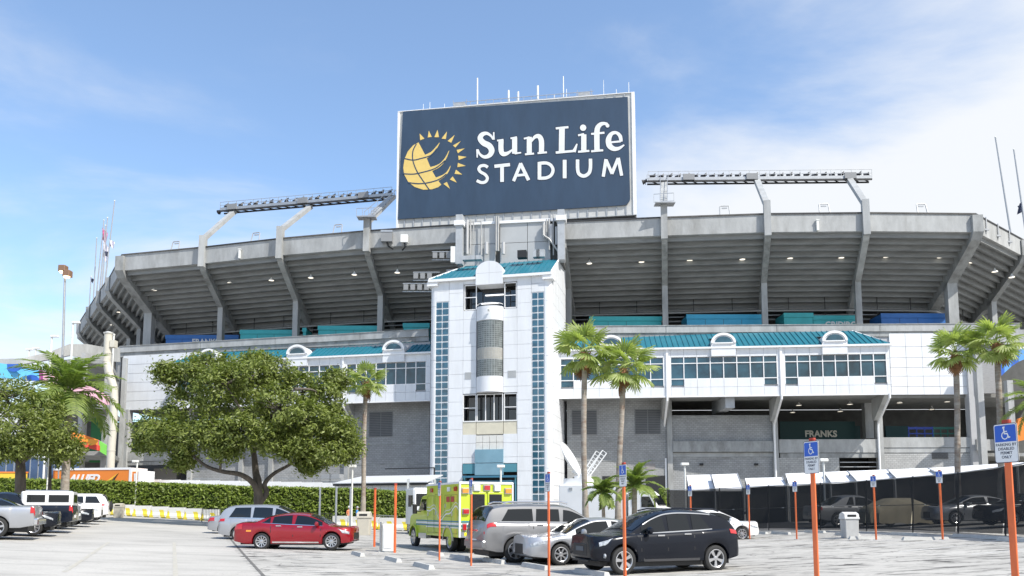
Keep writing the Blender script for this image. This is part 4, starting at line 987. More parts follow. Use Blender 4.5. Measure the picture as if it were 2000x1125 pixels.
# ------------------------------------------------------------------ concession stands on the upper concourse
def kiosk(px0, px1, py0, Y, m_, label, txt=None, tpx=None):
    a = PY(px0, 640, Y); b = PY(px1, 640, Y); z1 = PY((px0 + px1) / 2, py0, Y).z; z0 = 23.62; w = b.x - a.x
    e = thing('concession_stand', label, 'kiosk', (a.x, Y, z0), 0, 'concession stands on the upper concourse')
    unit('stand_wall', m_, e, 0, w, 0, 3.5, 0, z1 - z0); unit('stand_fascia', m_, e, -.08, w + .08, -.12, -.004, z1 - z0 - .55, z1 - z0 + .04)
    for k in range(1, int(w / 2.4)): unit('wall_seam', DARKM, e, k * 2.4, k * 2.4 + .04, -.013, -.003, 0, z1 - z0 - .6)
    unit('stand_roof', INDARK, e, -.05, w + .05, .0, 3.6, z1 - z0 + .045, z1 - z0 + .1)
    return e, a, z1
KS = [(325, 466, 655, 120.0, BLUEP, 'blue stand at the left end of the upper concourse'), (470, 570, 645, 115.0, TEALP, 'long teal stand, first to the right of the blue one on the left'),
      (592, 598, 641, 113.0, TEALP, 'narrow teal wall piece between the two long teal stands on the left'), (622, 738, 637, 111.0, TEALP, 'long teal stand left of the column nearest the tower'), (788, 838, 632, 109.0, TEALP, 'teal stand half hidden by the left edge of the tower'),
      (1152, 1292, 619, 106.0, TEALP, 'teal stand, first to the right of the tower'), (1342, 1494, 615, 106.0, mat('teal_blue_paint', (.04, .36, .56), .5, var=.08, scale=1), 'blue-green stand, second to the right of the tower'),
      (1532, 1588, 612, 106.0, TEALP, 'short teal stand stepping up beside the lettered one'), (1589, 1676, 617, 106.3, TEALP, 'teal stand with white lettering on the right'), (1722, 1850, 613, 106.0, BLUEP, 'blue stand near the right corner of the upper concourse')]
def text(body, size, m_, par, loc, rot=(pi / 2, 0, 0), ext=.02, bold=0.0, shear=0.0, align='LEFT', name='lettering', space=1.0, line=1.0):
    cu = bpy.data.curves.new('t', 'FONT'); cu.body = body; cu.size = size; cu.extrude = ext; cu.offset = bold; cu.shear = shear; cu.align_x = align; cu.space_character = space; cu.space_line = line; cu.resolution_u = 3
    o = bpy.data.objects.new('t', cu); COL.objects.link(o); dg = bpy.context.evaluated_depsgraph_get(); me = bpy.data.meshes.new_from_object(o.evaluated_get(dg)); bpy.data.objects.remove(o); bpy.data.curves.remove(cu)
    me.name = name; me.materials.clear(); me.materials.append(m_); n = bpy.data.objects.new(name, me); COL.objects.link(n); setparent(n, par); n.location = loc; n.rotation_euler = rot; return n
for k in KS:
    e, a, z1 = kiosk(*k)
    if k[0] == 325: text('FRANKS', 1.1, LETW, e, (PY(376, 660, 120).x - a.x, -.2, z1 - 23.62 - 1.35), bold=.03)
    if k[0] == 1589: text('GRIDIRON', 1.05, LETW, e, (PY(1610, 622, 106.3).x - a.x, -.2, z1 - 23.62 - 1.55), bold=.03)
# FRANKS on the lower concession front
p = PY(1572, 853, 105.9); e = thing('stand_sign', 'white FRANKS lettering on the dark stand in the lower bay', 'sign', p, 0)
unit('sign_board', mat('dark_teal_board', (.015, .06, .06), .6), e, -3.2, 6.6, .05, .12, -.7, 2.0); text('FRANKS', 1.15, mat('letter_cream', (.75, .72, .62), .5), e, (0, 0, 0), bold=.035, ext=.04)

# ------------------------------------------------------------------ vehicles
def interp(prof, x):
    """smooth monotone interpolation through (x, z) points"""
    if x <= prof[0][0]: return prof[0][1]
    if x >= prof[-1][0]: return prof[-1][1]
    for i in range(len(prof) - 1):
        if prof[i][0] <= x <= prof[i + 1][0]:
            x0, z0 = prof[i]; x1, z1 = prof[i + 1]; h = x1 - x0; t = (x - x0) / h
            def sl(j):
                if j <= 0 or j >= len(prof) - 1: return 0 if False else (prof[min(j + 1, len(prof) - 1)][1] - prof[max(j - 1, 0)][1]) / (prof[min(j + 1, len(prof) - 1)][0] - prof[max(j - 1, 0)][0])
                a = (prof[j][1] - prof[j - 1][1]) / (prof[j][0] - prof[j - 1][0]); b = (prof[j + 1][1] - prof[j][1]) / (prof[j + 1][0] - prof[j][0])
                return 0 if a * b <= 0 else 2 * a * b / (a + b)
            m0, m1 = sl(i) * h, sl(i + 1) * h
            return (2 * t ** 3 - 3 * t * t + 1) * z0 + (t ** 3 - 2 * t * t + t) * m0 + (-2 * t ** 3 + 3 * t * t) * z1 + (t ** 3 - t * t) * m1
_wheels = {}
def make_wheel(R, style, parent, loc, side):
    key = (round(R, 3), style)
    w = .235
    if key not in _wheels:
        rr = R * .70
        t = MB(); t.lathe([(rr, -.10), (rr + .01, -.115), (R - .05, -.118), (R - .012, -.10), (R, -.07), (R, .07), (R - .012, .10), (R - .05, .118), (rr + .01, .115), (rr, .10), (rr - .02, .0), (rr, -.10)], axis='y', n=36)
        tyre = t.build('tyre', RUBBER, parent, smooth=True, angle=40)
        m = MB(); m.lathe([(rr, -.112), (rr - .012, -.116), (rr - .025, -.108), (rr - .035, -.07), (rr - .05, .06)], axis='y', n=32)
        ns = {'ten': 10, 'five': 5, 'six': 6, 'multi': 9, 'steel': 7, 'twin': 7}[style]
        for k in range(ns):
            a = 2 * pi * k / ns; wd = {'ten': .17, 'five': .40, 'six': .34, 'multi': .2, 'steel': .45, 'twin': .26}[style]
            def pr(r, da, y): return (r * cos(a + da), y, r * sin(a + da))
            ri, ro = rr * .16, rr - .02
            m.hexa(pr(ri, -.55, -.085), pr(ri, .55, -.085), pr(ri, .55, -.05), pr(ri, -.55, -.05), pr(ro, -wd * .55, -.100), pr(ro, wd * .55, -.100), pr(ro, wd * .55, -.06), pr(ro, -wd * .55, -.06))
        m.lathe([(0, -.098), (.045, -.098), (.06, -.092), (.07, -.075), (.07, -.04)], axis='y', n=16)
        rim = m.build('rim', ALLOY, parent, smooth=True, angle=25)
        d = MB(); d.lathe([(rr - .03, -.02), (0, -.02)], axis='y', n=24); d.lathe([(.15, -.045), (.15, -.03), (0, -.03)], axis='y', n=20)
        disc_ = d.build('hub', DARKM, parent)
        _wheels[key] = [tyre.data, rim.data, disc_.data]
        for o in (tyre, rim, disc_): KIDS[parent.name].remove(o); bpy.data.objects.remove(o)
    e = bpy.data.objects.new('wheel', None); COL.objects.link(e); e.empty_display_size = .1; setparent(e, parent); e.location = loc; e.rotation_euler = (0, random.random() * 1.2, 0 if side < 0 else pi)
    for nm, d in zip(('tyre', 'rim', 'hub'), _wheels[key]):
        o = bpy.data.objects.new(nm, d); COL.objects.link(o); setparent(o, e)
    return e
class Car:
    def __init__(s, label, cat, spec, paint, loc, heading, group=None, name='parked_car', detail=True):
        s.sp = spec; s.L = spec['L']; s.W = spec['W']; L, W = s.L, s.W
        s.e = e = thing(name, label, cat, loc, heading, group)
        s.deck, s.roof = spec['deck'], spec['roof']; s.ax = spec['axles']; s.R = spec['R']; s.sill = spec.get('sill', .24)
        xs = set(np.linspace(0, L, 46).tolist() + [.02, .06, .12, L - .12, L - .06, L - .02])
        Ra = s.R + spec.get('gap', .05)
        for a in s.ax:
            xs |= {a + Ra * cos(t) for t in np.linspace(0, pi, 15)} | {a - Ra - .004, a + Ra + .004}
        s.Ra = Ra; xs = sorted(x for x in xs if 0 <= x <= L)
        out = [xs[0]]
        for x in xs[1:]:
            if x - out[-1] > .002: out.append(x)
        s.xs = out
        m = MB(); rings = []
        for x in out:
            h = s.ring(x); rings.append([(x - L / 2, -y, z) for y, z in h] + [(x - L / 2, y, z) for y, z in reversed(h[:-1])])
        n = len(rings[0]); b = 0
        for r in rings: m.v += r
        for i in range(len(rings) - 1):
            for j in range(n): k = (j + 1) % n; m.f.append((i * n + j, (i + 1) * n + j, (i + 1) * n + k, i * n + k))
        m.f.append(tuple(range(n))); m.f.append(tuple((len(rings) - 1) * n + j for j in range(n - 1, -1, -1)))
        s.body = m.build('body', paint, e, smooth=True, angle=38, fixn=True)
        u = MB(); u.box(s.ax[0] + s.R - L / 2 - .0, s.ax[1] - s.R - L / 2, -W * .43, W * .43, .19, .5)
        for a in s.ax: u.box(a - s.R - .1 - L / 2, a + s.R + .1 - L / 2, -W * .5 + .33, W * .5 - .33, .25, s.R + Ra * .9)
        u.box(.25 - L / 2, L / 2 - .25, -W * .36, W * .36, .21, .42); u.build('underbody', BLACK, e)
        for a in s.ax:
            for sd in (-1, 1): make_wheel(s.R, spec.get('wheel', 'ten'), e, (a - L / 2, sd * (W / 2 - .135), s.R), sd)
    def plan(s, x):
        L = s.L; r = s.sp.get('rear_round', .12); f = s.sp.get('front_round', .27); k = 1.0
        if x < .55: k -= r * ((.55 - x) / .55) ** 2.6
        if x > L - .9: k -= f * ((x - L + .9) / .9) ** 3.2
        if x > L - .14: k -= .10 * ((x - L + .14) / .14) ** 2
        if x < .10: k -= .05 * ((.10 - x) / .10) ** 2
        return k
    def ring(s, x):
        L = s.L; w = s.W / 2 * s.plan(x); dk = interp(s.deck, x); rf = max(interp(s.roof, x), dk); g = rf - dk
        zb = s.sill + (.06 * max(0, (x - L + .7) / .7)) + .10 * max(0, (.5 - x) / .5)
        for a in s.ax:
            if abs(x - a) < s.Ra: zb = max(zb, s.R + sqrt(max(0, s.Ra ** 2 - (x - a) ** 2)))
        if x > L - .16: zb += .07 * ((x - L + .16) / .16) ** 2
        h = dk - zb; tmb = s.sp.get('tumble', .30)
        flare = 0.0
        for a in s.ax:
            d = abs(x - a) / (s.Ra * 1.5)
            if d < 1: flare = max(flare, .022 * (1 - d * d))
        wB = w * .91 - tmb * g * .9
        pts = [(w * .80, zb), (w * (.955) + flare, zb + .02), (w * .985 + flare, zb + .18 * h), (w * .99 + flare, zb + .45 * h), (w * 1.0, zb + .62 * h), (w * .985, dk - .12 * h - .02), (w * .945, dk - .02), (w * .91, dk + .004)]
        for t in (.33, .66): pts.append((w * .91 + (wB - w * .91) * t + .02 * g * (1 - abs(2 * t - 1)), dk + .9 * g * t))
        pts += [(wB, dk + .90 * g + .002), (wB - .09 - .05 * min(1, g * 3), dk + .975 * g + .012), (wB * .5, dk + g + .028 + .012), (0, dk + g + .05)]
        return pts
    def rp(s, x, t):
        r = s.ring(x); i = min(int(t), len(r) - 2); f = t - i
        return Vector((x - s.L / 2, r[i][0] + (r[i + 1][0] - r[i][0]) * f, r[i][1] + (r[i + 1][1] - r[i][1]) * f))
    def patch(s, name, m, xs, ts, side, off=.008, label=None):
        """piece lying on the body skin; xs may be a function of t for slanted ends"""
        rows = []
        for t in ts:
            row = []
            xx = xs(t) if callable(xs) else xs
            for x in xx:
                p = s.rp(x, t); e = .02
                dx = s.rp(min(x + e, s.L), t) - s.rp(max(x - e, 0), t); dt = s.rp(x, min(t + .1, 12.99)) - s.rp(x, max(t - .1, 0))
                n = dx.cross(dt)
                if n.length < 1e-9: n = Vector((0, 1, 0))
                n.normalize()
                if n.y < 0 or (abs(n.y) < .05 and n.z < 0): n = -n
                if n.z < -.7: n = -n
                p = p + n * off; row.append((p.x, side * p.y, p.z))
            rows.append(row)
        mb = MB(); mb.grid(rows); return mb.build(name, m, s.e, smooth=True, label=label)
    def top(s, name, m, x0, x1, inset=.06, off=.01, n=10):
        rows = []
        for i in range(n + 1):
            x = x0 + (x1 - x0) * i / n; r = s.ring(x); row = []
            ym = r[10][0] - inset
            for k in range(-6, 7):
                y = ym * abs(k) / 6
                z = r[-1][1]
                for j in range(10, len(r) - 1):
                    if r[j + 1][0] <= y <= r[j][0] + 1e-6:
                        f = (r[j][0] - y) / max(r[j][0] - r[j + 1][0], 1e-6); z = r[j][1] + (r[j + 1][1] - r[j][1]) * f
                row.append((x - s.L / 2 + off * .7 * (1 if x > s.L / 2 else -1), y * (1 if k > 0 else -1), z + off))
            rows.append(row)
        mb = MB(); mb.grid(rows); return mb.build(name, m, s.e, smooth=True)
    def finish(s, trim=CHROME, sides=(-1, 1), lamps=True, handles=True, mirror=None, seams=True):
        sp = s.sp; L = s.L
        for (a, b) in sp['side']:
            sh = .30 if a == sp['side'][0][0] else .06
            for sd in sides: s.patch('side_window', CARGLASS, lambda t: np.linspace(a + sh * max(0, t - 7.25) / 2.6, b, 9), [7.25, 8.0, 9.0, sp.get('wtop', 9.8)], sd, .009)
        if sp.get('ws'): s.top('windshield', CARGLASS, *sp['ws'])
        if sp.get('rw'): s.top('rear_window', CARGLASS, *sp['rw'])
        if trim:
            a, b = sp['side'][0][0] - .05, sp['side'][-1][1] + .05
            for sd in sides: s.patch('window_trim', trim, np.linspace(a, b, 16), [6.98, 7.2], sd, .013)
        if seams:
            for x in sp.get('doors', []):
                for sd in sides: s.patch('door_seam', BLACK, [x, x + .028], [1.3, 3, 5, 6.9], sd, .003)
        if handles:
            for x in sp.get('handles', []):
                for sd in sides:
                    p = s.rp(x, 5.6); m = MB(); m.cbox(p.x - .11, p.x + .11, p.y - .01, p.y + .035, p.z - .018, p.z + .018, .008)
                    if sd < 0: m.v = [(a, -b, c) for a, b, c in m.v]; m.f = [f[::-1] for f in m.f]
                    m.build('door_handle', trim or s.body.data.materials[0], s.e)
        mx = sp['mirror']
        for sd in (-1, 1):
            p = s.rp(mx, 7.4); m = MB(); m.lathe([(0, -.11), (.07, -.10), (.10, -.03), (.10, .05), (.07, .10), (0, .11)], axis='y', n=12)
            m.v = [(v[0] * .8 + p.x, sd * (v[1] * 1.1 + p.y + .15), v[2] * .95 + p.z + .05) for v in m.v]
            m.bar((p.x, sd * (p.y - .04), p.z), (p.x, sd * (p.y + .1), p.z + .02), .05); m.build('mirror', mirror or s.body.data.materials[0], s.e, smooth=True, fixn=True)
        if lamps:
            for sd in (-1, 1):
                h0, h1 = sp['head']; s.patch('headlight', LAMPGLASS, lambda t: np.linspace(h0 + .22 * (5.6 - t) / 1.1, h1, 6), [4.5, 4.85, 5.2, 5.6], sd, .012)
                t0, t1 = sp['tail']; s.patch('taillight', TAILRED, np.linspace(t0, t1, 5), sp.get('tailt', [4.3, 5.0, 5.7]), sd, .012)
        g = sp.get('grille', (.36, .68, .62)); zb, zt_, wd = g; xf = L / 2
        m = MB(); m.cbox(xf - .07, xf + .008, -wd * .8, wd * .8, zb + .04, min(zt_, interp(s.deck, L) + .12), .02); m.build('grille', BLACK, s.e)
        m = MB(); m.box(xf - .07, xf + .006, -wd * .9, wd * .9, .33, .37); m.build('lower_intake', BLACK, s.e)
        m = MB(); m.box(xf + .01, xf + .022, -.25, .25, zb - .02, zb + .1) if False else m.box(-xf - .02, -xf + .01, -.26, .26, .62, .76); m.build('licence_plate', SIGNWHITE, s.e)
        return s
def paint(name, c, metal=.3, rough=.28, coat=.6): return mat(name, c, rough, metal, coat=coat, spec=.3 if c[0] < .02 else .5)
P_RED = paint('red_car_paint', (.30, .003, .012), .3, .22, .9); P_SILV = paint('silver_car_paint', (.42, .43, .45), .55, .32); P_GREY = paint('warm_silver_paint', (.26, .26, .265), .5, .30)
P_BLK = paint('black_car_paint', (.006, .008, .014), 0, .22, .12); P_WHT = paint('white_car_paint', (.78, .78, .78), 0, .35); P_NAVY = paint('dark_blue_paint', (.008, .012, .022), 0, .22, .12)
SEDAN = dict(L=5.13, W=1.86, R=.335, axles=(1.17, 4.01), sill=.23, wheel='ten', deck=[(0, .62), (.03, .86), (.12, 1.03), (.35, 1.08), (1.0, 1.07), (2.2, 1.0), (3.5, .95), (3.95, .93), (4.5, .84), (4.85, .74), (5.05, .62), (5.13, .48)],
             roof=[(.72, 1.0), (.95, 1.12), (1.35, 1.30), (1.85, 1.41), (2.4, 1.455), (2.85, 1.43), (3.3, 1.29), (3.75, 1.06), (4.0, .9)], side=[(1.15, 1.50), (1.57, 2.38), (2.50, 3.62)], ws=(3.08, 3.86), rw=(.86, 1.6), doors=[1.52, 2.43, 3.55], handles=[1.85, 2.72], mirror=3.42, head=(4.45, 4.98), tail=(.05, .38), tumble=.36)
SEDAN.update(L=4.84, deck=[(0, .62), (.03, .86), (.12, 1.03), (.35, 1.08), (1.0, 1.07), (2.2, 1.0), (3.5, .95), (3.95, .93), (4.35, .85), (4.6, .79), (4.77, .71), (4.84, .58)], head=(4.22, 4.70))
c = Car('red sedan with chrome multi-spoke wheels parked side-on beside the lane', 'car', SEDAN, P_RED, G(582, 34.3), radians(-1)); c.finish()
c.patch('sill_trim', CHROME, np.linspace(1.62, 3.5, 8), [1.25, 1.7], -1, .012); c.patch('side_marker', AMBER, [.55, .75], [3.8, 4.2], -1, .01)
# grey-silver big SUV seen from its rear quarter
BIGSUV = dict(L=5.29, W=2.03, R=.40, axles=(1.12, 4.2), sill=.33, wheel='six', rear_round=.07, deck=[(0, .60), (.02, .9), (.06, 1.2), (.3, 1.31), (1.2, 1.30), (3.8, 1.26), (4.15, 1.24), (4.8, 1.12), (5.1, .98), (5.25, .8), (5.29, .6)],
              roof=[(.05, 1.16), (.16, 1.5), (.35, 1.78), (.75, 1.86), (1.6, 1.89), (2.6, 1.88), (3.05, 1.83), (3.6, 1.56), (4.05, 1.24), (4.3, 1.1)], wtop=9.55, side=[(.62, 1.75), (1.85, 2.72), (2.84, 3.8)], ws=(3.2, 4.0), rw=(.10, .42), doors=[1.72, 2.78, 3.85], handles=[1.98, 3.0], mirror=3.6, head=(4.75, 5.15), tail=(.03, .42), tailt=[5.0, 5.6, 6.3], grille=(.55, .98, .5), tumble=.24)
c = Car('warm silver seven-seat SUV seen from its rear quarter beside the ambulance', 'car', BIGSUV, P_GREY, G(1068, 28.6), HEAD, name='parked_suv'); c.finish()
for sd in (-1, 1): m = MB(); m.tube([(-1.9, sd * .72, 1.93), (-1.7, sd * .73, 1.985), (.2, sd * .73, 1.985), (.45, sd * .72, 1.93)], .03, 6); m.build('roof_rail', CHROME, c.e, smooth=True)
m = MB(); m.cbox(-2.70, -2.55, -.95, .95, .50, .72, .04); m.build('rear_bumper', P_GREY, c.e); m = MB(); m.box(-2.675, -2.60, -.45, .45, 1.02, 1.07); m.build('hatch_trim', CHROME, c.e)
# compact silver sedan, nose toward the lane
SED2 = dict(L=4.9, W=1.82, R=.33, axles=(1.02, 3.84), sill=.21, wheel='twin', front_round=.26, deck=[(0, .6), (.04, .85), (.15, 1.03), (.9, 1.05), (2.0, .97), (3.3, .93), (3.75, .92), (4.3, .83), (4.65, .76), (4.84, .67), (4.9, .56)],
            roof=[(.7, 1.0), (.95, 1.12), (1.5, 1.34), (2.1, 1.42), (2.55, 1.40), (3.0, 1.26), (3.5, 1.02), (3.8, .88)], side=[(1.2, 2.0), (2.1, 3.3)], ws=(2.72, 3.62), rw=(.86, 1.5), doors=[2.05, 3.3], handles=[1.4, 2.3], mirror=3.1, head=(4.15, 4.80), tail=(.05, .4), grille=(.30, .66, .42), tumble=.36)
c = Car('light silver sedan with nose toward the lane, between the grey SUV and the black SUV', 'car', SED2, P_SILV, G(1150, 27.0), HEAD + pi); c.finish()
# black crossover
XOVER = dict(L=4.52, W=1.84, R=.36, axles=(.82, 3.68), sill=.30, wheel='five', rear_round=.10, front_round=.22, deck=[(0, .6), (.03, .95), (.10, 1.12), (.4, 1.16), (1.5, 1.10), (2.8, 1.05), (3.45, 1.04), (3.9, .99), (4.22, .92), (4.44, .83), (4.52, .68)],
             roof=[(.10, 1.12), (.3, 1.38), (.62, 1.54), (1.2, 1.63), (1.9, 1.66), (2.3, 1.63), (2.75, 1.48), (3.2, 1.22), (3.55, 1.0)], side=[(.95, 1.52), (1.60, 2.28), (2.38, 3.12)], ws=(2.46, 3.36), rw=(.22, .60), doors=[1.50, 2.33, 3.15], handles=[1.72, 2.55], mirror=2.95, head=(3.98, 4.36), tail=(.03, .34), tailt=[5.0, 5.7, 6.5], grille=(.44, .84, .52), tumble=.28)
c = Car('black crossover SUV with chrome window trim and five-spoke wheels, nearest the camera', 'car', XOVER, P_BLK, G(1277, 23.0), HEAD + pi, name='parked_suv'); c.finish()
m = MB()
for sd in (-1, 1):
    m = MB(); m.tube([(-1.7, sd * .66, 1.64), (-1.5, sd * .67, 1.705), (-.2, sd * .66, 1.715), (.1, sd * .66, 1.66)], .022, 6); m.build('roof_rail', P_BLK, c.e, smooth=True)
    c.patch('window_surround', CHROME, np.linspace(.9, 3.05, 18), [9.86, 10.0], sd, .016)
    m = MB(); p = c.rp(4.22, 2.3); m.lathe([(0, .05), (.055, .04), (.065, 0)], axis='x', n=12); m.v = [(v[0] + p.x, v[1] + sd * (p.y), v[2] + p.z) for v in m.v]; m.build('fog_light', LAMPGLASS, c.e, smooth=True)
m = MB(); m.box(2.235, 2.28, -.22, .22, .60, .72); m.build('front_plate', SIGNBLUE if False else mat('plate_grey', (.07, .09, .11), .5), c.e)
c.patch('cladding', mat('matt_grey_trim', (.06, .06, .065), .6), np.linspace(1.35, 3.35, 8), [1.05, 1.6], -1, .008); c.patch('cladding', MATS['matt_grey_trim'], np.linspace(1.35, 3.35, 8), [1.05, 1.6], 1, .008)
# white sedan behind the black one
SED3 = dict(SED2, L=4.6, axles=(.95, 3.6), wheel='multi', deck=[(0, .6), (.04, .85), (.15, 1.02), (.7, 1.05), (2.0, .98), (3.2, .94), (3.6, .92), (4.1, .82), (4.38, .74), (4.54, .65), (4.6, .54)], roof=[(.5, 1.0), (.8, 1.15), (1.4, 1.38), (2.0, 1.46), (2.5, 1.44), (2.95, 1.27), (3.4, 1.04), (3.65, .9)], side=[(.95, 1.85), (1.95, 3.15)], ws=(2.65, 3.48), rw=(.68, 1.35), doors=[1.9, 3.15], handles=[1.2, 2.2], mirror=3.0, head=(3.9, 4.45))
c = Car('white sedan partly hidden behind the black crossover, front wheel showing', 'car', SED3, P_WHT, G(1388, 41.5), HEAD - .25); c.finish(trim=None)
# middle-left: silver minivan and a silver sedan tail beyond it
VAN = dict(L=4.95, W=1.92, R=.34, axles=(.98, 3.85), sill=.24, wheel='steel', rear_round=.06, deck=[(0, .6), (.02, .95), (.06, 1.08), (.4, 1.10), (2.8, 1.05), (3.6, 1.03), (4.0, 1.0), (4.5, .86), (4.8, .7), (4.95, .5)],
           roof=[(.04, 1.1), (.14, 1.4), (.38, 1.64), (.9, 1.72), (2.0, 1.74), (2.7, 1.70), (3.2, 1.52), (3.8, 1.16), (4.05, .98)], side=[(.5, 1.55), (1.65, 2.6), (2.7, 3.65)], ws=(2.85, 3.9), rw=(.09, .40), doors=[1.6, 2.65, 3.6], handles=[1.9, 2.85], mirror=3.4, head=(4.3, 4.85), tail=(.03, .32), tailt=[4.9, 5.5, 6.3], tumble=.22)
c = Car('silver minivan parked behind the red sedan', 'car', VAN, P_SILV, G(533, 41.5), radians(4), name='parked_van'); c.finish()
c = Car('silver sedan mostly hidden, only its tail showing left of the silver minivan', 'car', SED3, P_SILV, G(492, 47.5), radians(6)); c.finish()
# left row
PICK = dict(L=5.7, W=2.0, R=.40, axles=(1.3, 4.75), sill=.36, wheel='six', rear_round=.02, deck=[(0, .62), (.015, 1.1), (.05, 1.20), (2.2, 1.20), (3.9, 1.16), (4.3, 1.15), (5.1, 1.08), (5.5, .95), (5.66, .8), (5.7, .6)],
            roof=[(2.05, 1.15), (2.2, 1.5), (2.45, 1.80), (3.1, 1.88), (3.5, 1.84), (4.0, 1.5), (4.4, 1.15)], side=[(2.5, 3.15), (3.25, 4.1)], ws=(3.6, 4.25), rw=(2.12, 2.42), doors=[2.35, 3.2, 4.2], handles=[2.6, 3.5], mirror=4.0, head=(5.15, 5.6), tail=(.01, .16), tailt=[4.2, 5.0, 6.2], grille=(.55, 1.0, .6), tumble=.2)
c = Car('silver pickup truck cut by the left edge, red tail lamp and tailgate showing', 'pickup', PICK, P_SILV, G(-88, 32.5), HEAD + pi, name='pickup_truck'); c.finish()
m = MB(); m.cbox(-2.99, -2.80, -.95, .95, .50, .74, .04); m.build('rear_bumper', CHROME, c.e); unit('bed_rail', BLACK, c.e, -2.75, -.75, -.9, -.8, 1.21, 1.25)
SM = dict(XOVER, L=4.1, axles=(.75, 3.25), R=.33, wheel='steel', deck=[(0, .6), (.03, .9), (.1, 1.05), (.4, 1.1), (2.4, 1.02), (2.95, 1.0), (3.5, .92), (3.85, .8), (4.02, .65), (4.1, .48)], roof=[(.1, 1.1), (.25, 1.35), (.55, 1.5), (1.2, 1.57), (1.8, 1.55), (2.2, 1.4), (2.7, 1.15), (3.05, .96)], side=[(.7, 1.35), (1.45, 2.6)], ws=(1.95, 2.85), rw=(.18, .5), doors=[1.4, 2.6], handles=[.9, 1.7], mirror=2.5, head=(3.4, 3.95))
c = Car('black hatchback nosing out beside the silver pickup', 'car', SM, P_BLK, G(10, 35.8), HEAD); c.finish(trim=None)
c = Car('dark pickup with a white camper top and red tail lamps', 'pickup', dict(PICK, L=5.3, axles=(1.15, 4.4), deck=[(0, .62), (.015, 1.1), (.05, 1.20), (2.2, 1.20), (3.6, 1.16), (4.0, 1.15), (4.7, 1.08), (5.1, .95), (5.26, .8), (5.3, .6)], roof=[(2.05, 1.15), (2.2, 1.5), (2.45, 1.74), (2.9, 1.8), (3.3, 1.74), (3.7, 1.45), (4.1, 1.12)], side=[(2.5, 2.95), (3.05, 3.8)], ws=(3.4, 3.98), rw=(2.12, 2.42), doors=[2.35, 3.0, 3.9], handles=[2.5, 3.2], mirror=3.7, head=(4.75, 5.2)), P_NAVY, G(22, 39.0), HEAD + pi, name='pickup_truck'); c.finish()
m = MB(); m.cbox(-2.62, -.45, -.86, .86, 1.215, 1.86, .07); cap = m.build('camper_top', P_WHT, c.e)
for a, b in ((-2.45, -1.6), (-1.45, -.7)):
    for sd in (-1, 1): unit('cap_window', CARGLASS, cap, a, b, sd * .862, sd * .872, 1.36, 1.70)
unit('cap_rear_window', CARGLASS, cap, -2.635, -2.622, -.6, .6, 1.34, 1.72)
for sd in (-1, 1): m = MB(); m.tube([(-2.4, sd * .7, 1.9), (-.6, sd * .7, 1.9)], .03, 6); m.build('cap_rail', CHROME, cap)
c = Car('silver hatchback tail between the dark pickup and the black sedan', 'car', SM, P_SILV, G(68, 43.0), HEAD + pi); c.finish(trim=None)
c = Car('black sedan facing the lane behind the dark pickup', 'car', SED3, P_BLK, G(92, 46.5), HEAD); c.finish(trim=None)
c = Car('white crossover with tinted glass second from the far end of the left row', 'car', XOVER, P_WHT, G(118, 50.5), HEAD); c.finish(trim=None)
c = Car('white SUV at the far end of the left row', 'car', dict(BIGSUV, L=4.6, W=1.9, R=.37, axles=(.9, 3.55), deck=[(0, .60), (.02, .9), (.06, 1.1), (1.2, 1.12), (3.2, 1.1), (3.6, 1.08), (4.1, 1.0), (4.45, .85), (4.6, .6)], roof=[(.05, 1.1), (.16, 1.45), (.35, 1.68), (.75, 1.76), (2.2, 1.76), (2.6, 1.66), (3.1, 1.35), (3.5, 1.08)], side=[(.5, 1.4), (1.5, 2.2), (2.3, 3.1)], ws=(2.65, 3.3), rw=(.10, .42), doors=[1.45, 2.25, 3.15], handles=[1.6, 2.4], mirror=3.0, head=(4.05, 4.45)), P_WHT, G(138, 55), HEAD + pi, name='parked_suv'); c.finish(trim=None)
m = MB(); m.lathe([(0, -.02), (.2, -.03), (.34, -.02), (.36, .1), (.2, .16)], axis='x', n=20); m.v = [(-v[0] - 2.33, v[1], v[2] + .95) for v in m.v]; m.build('spare_wheel', RUBBER, c.e, fixn=True)
# cars behind the screened fence
RIDGE = dict(L=5.25, W=1.95, R=.37, axles=(1.15, 4.2), sill=.32, wheel='five', rear_round=.03, deck=[(0, .62), (.02, 1.0), (.06, 1.17), (1.6, 1.2), (3.5, 1.14), (3.9, 1.12), (4.6, 1.05), (5.0, .92), (5.2, .75), (5.25, .55)],
             roof=[(.7, 1.17), (1.2, 1.4), (1.75, 1.72), (2.3, 1.79), (2.9, 1.76), (3.4, 1.55), (3.9, 1.2), (4.1, 1.08)], side=[(1.75, 2.25), (2.35, 3.5)], ws=(3.1, 3.85), rw=(.8, 1.6), doors=[1.75, 2.3, 3.5], handles=[1.95, 2.6], mirror=3.3, head=(4.7, 5.15), tail=(.02, .2), tumble=.22)
c = Car('silver crew-cab pickup behind the black fence screen', 'pickup', RIDGE, P_SILV, G(1664, 49.0), HEAD - .2, name='pickup_truck'); c.finish(trim=None)
CRZ = dict(SED3); c = Car('silver sedan behind the black fence screen, nose to the left', 'car', CRZ, P_SILV, G(1898, 42.0), HEAD + pi - .35); c.finish(trim=None)
c = Car('dark sedan behind the fence screen at the right edge', 'car', SED3, P_BLK, G(2010, 38.0), HEAD + pi - .35); c.finish(trim=None)
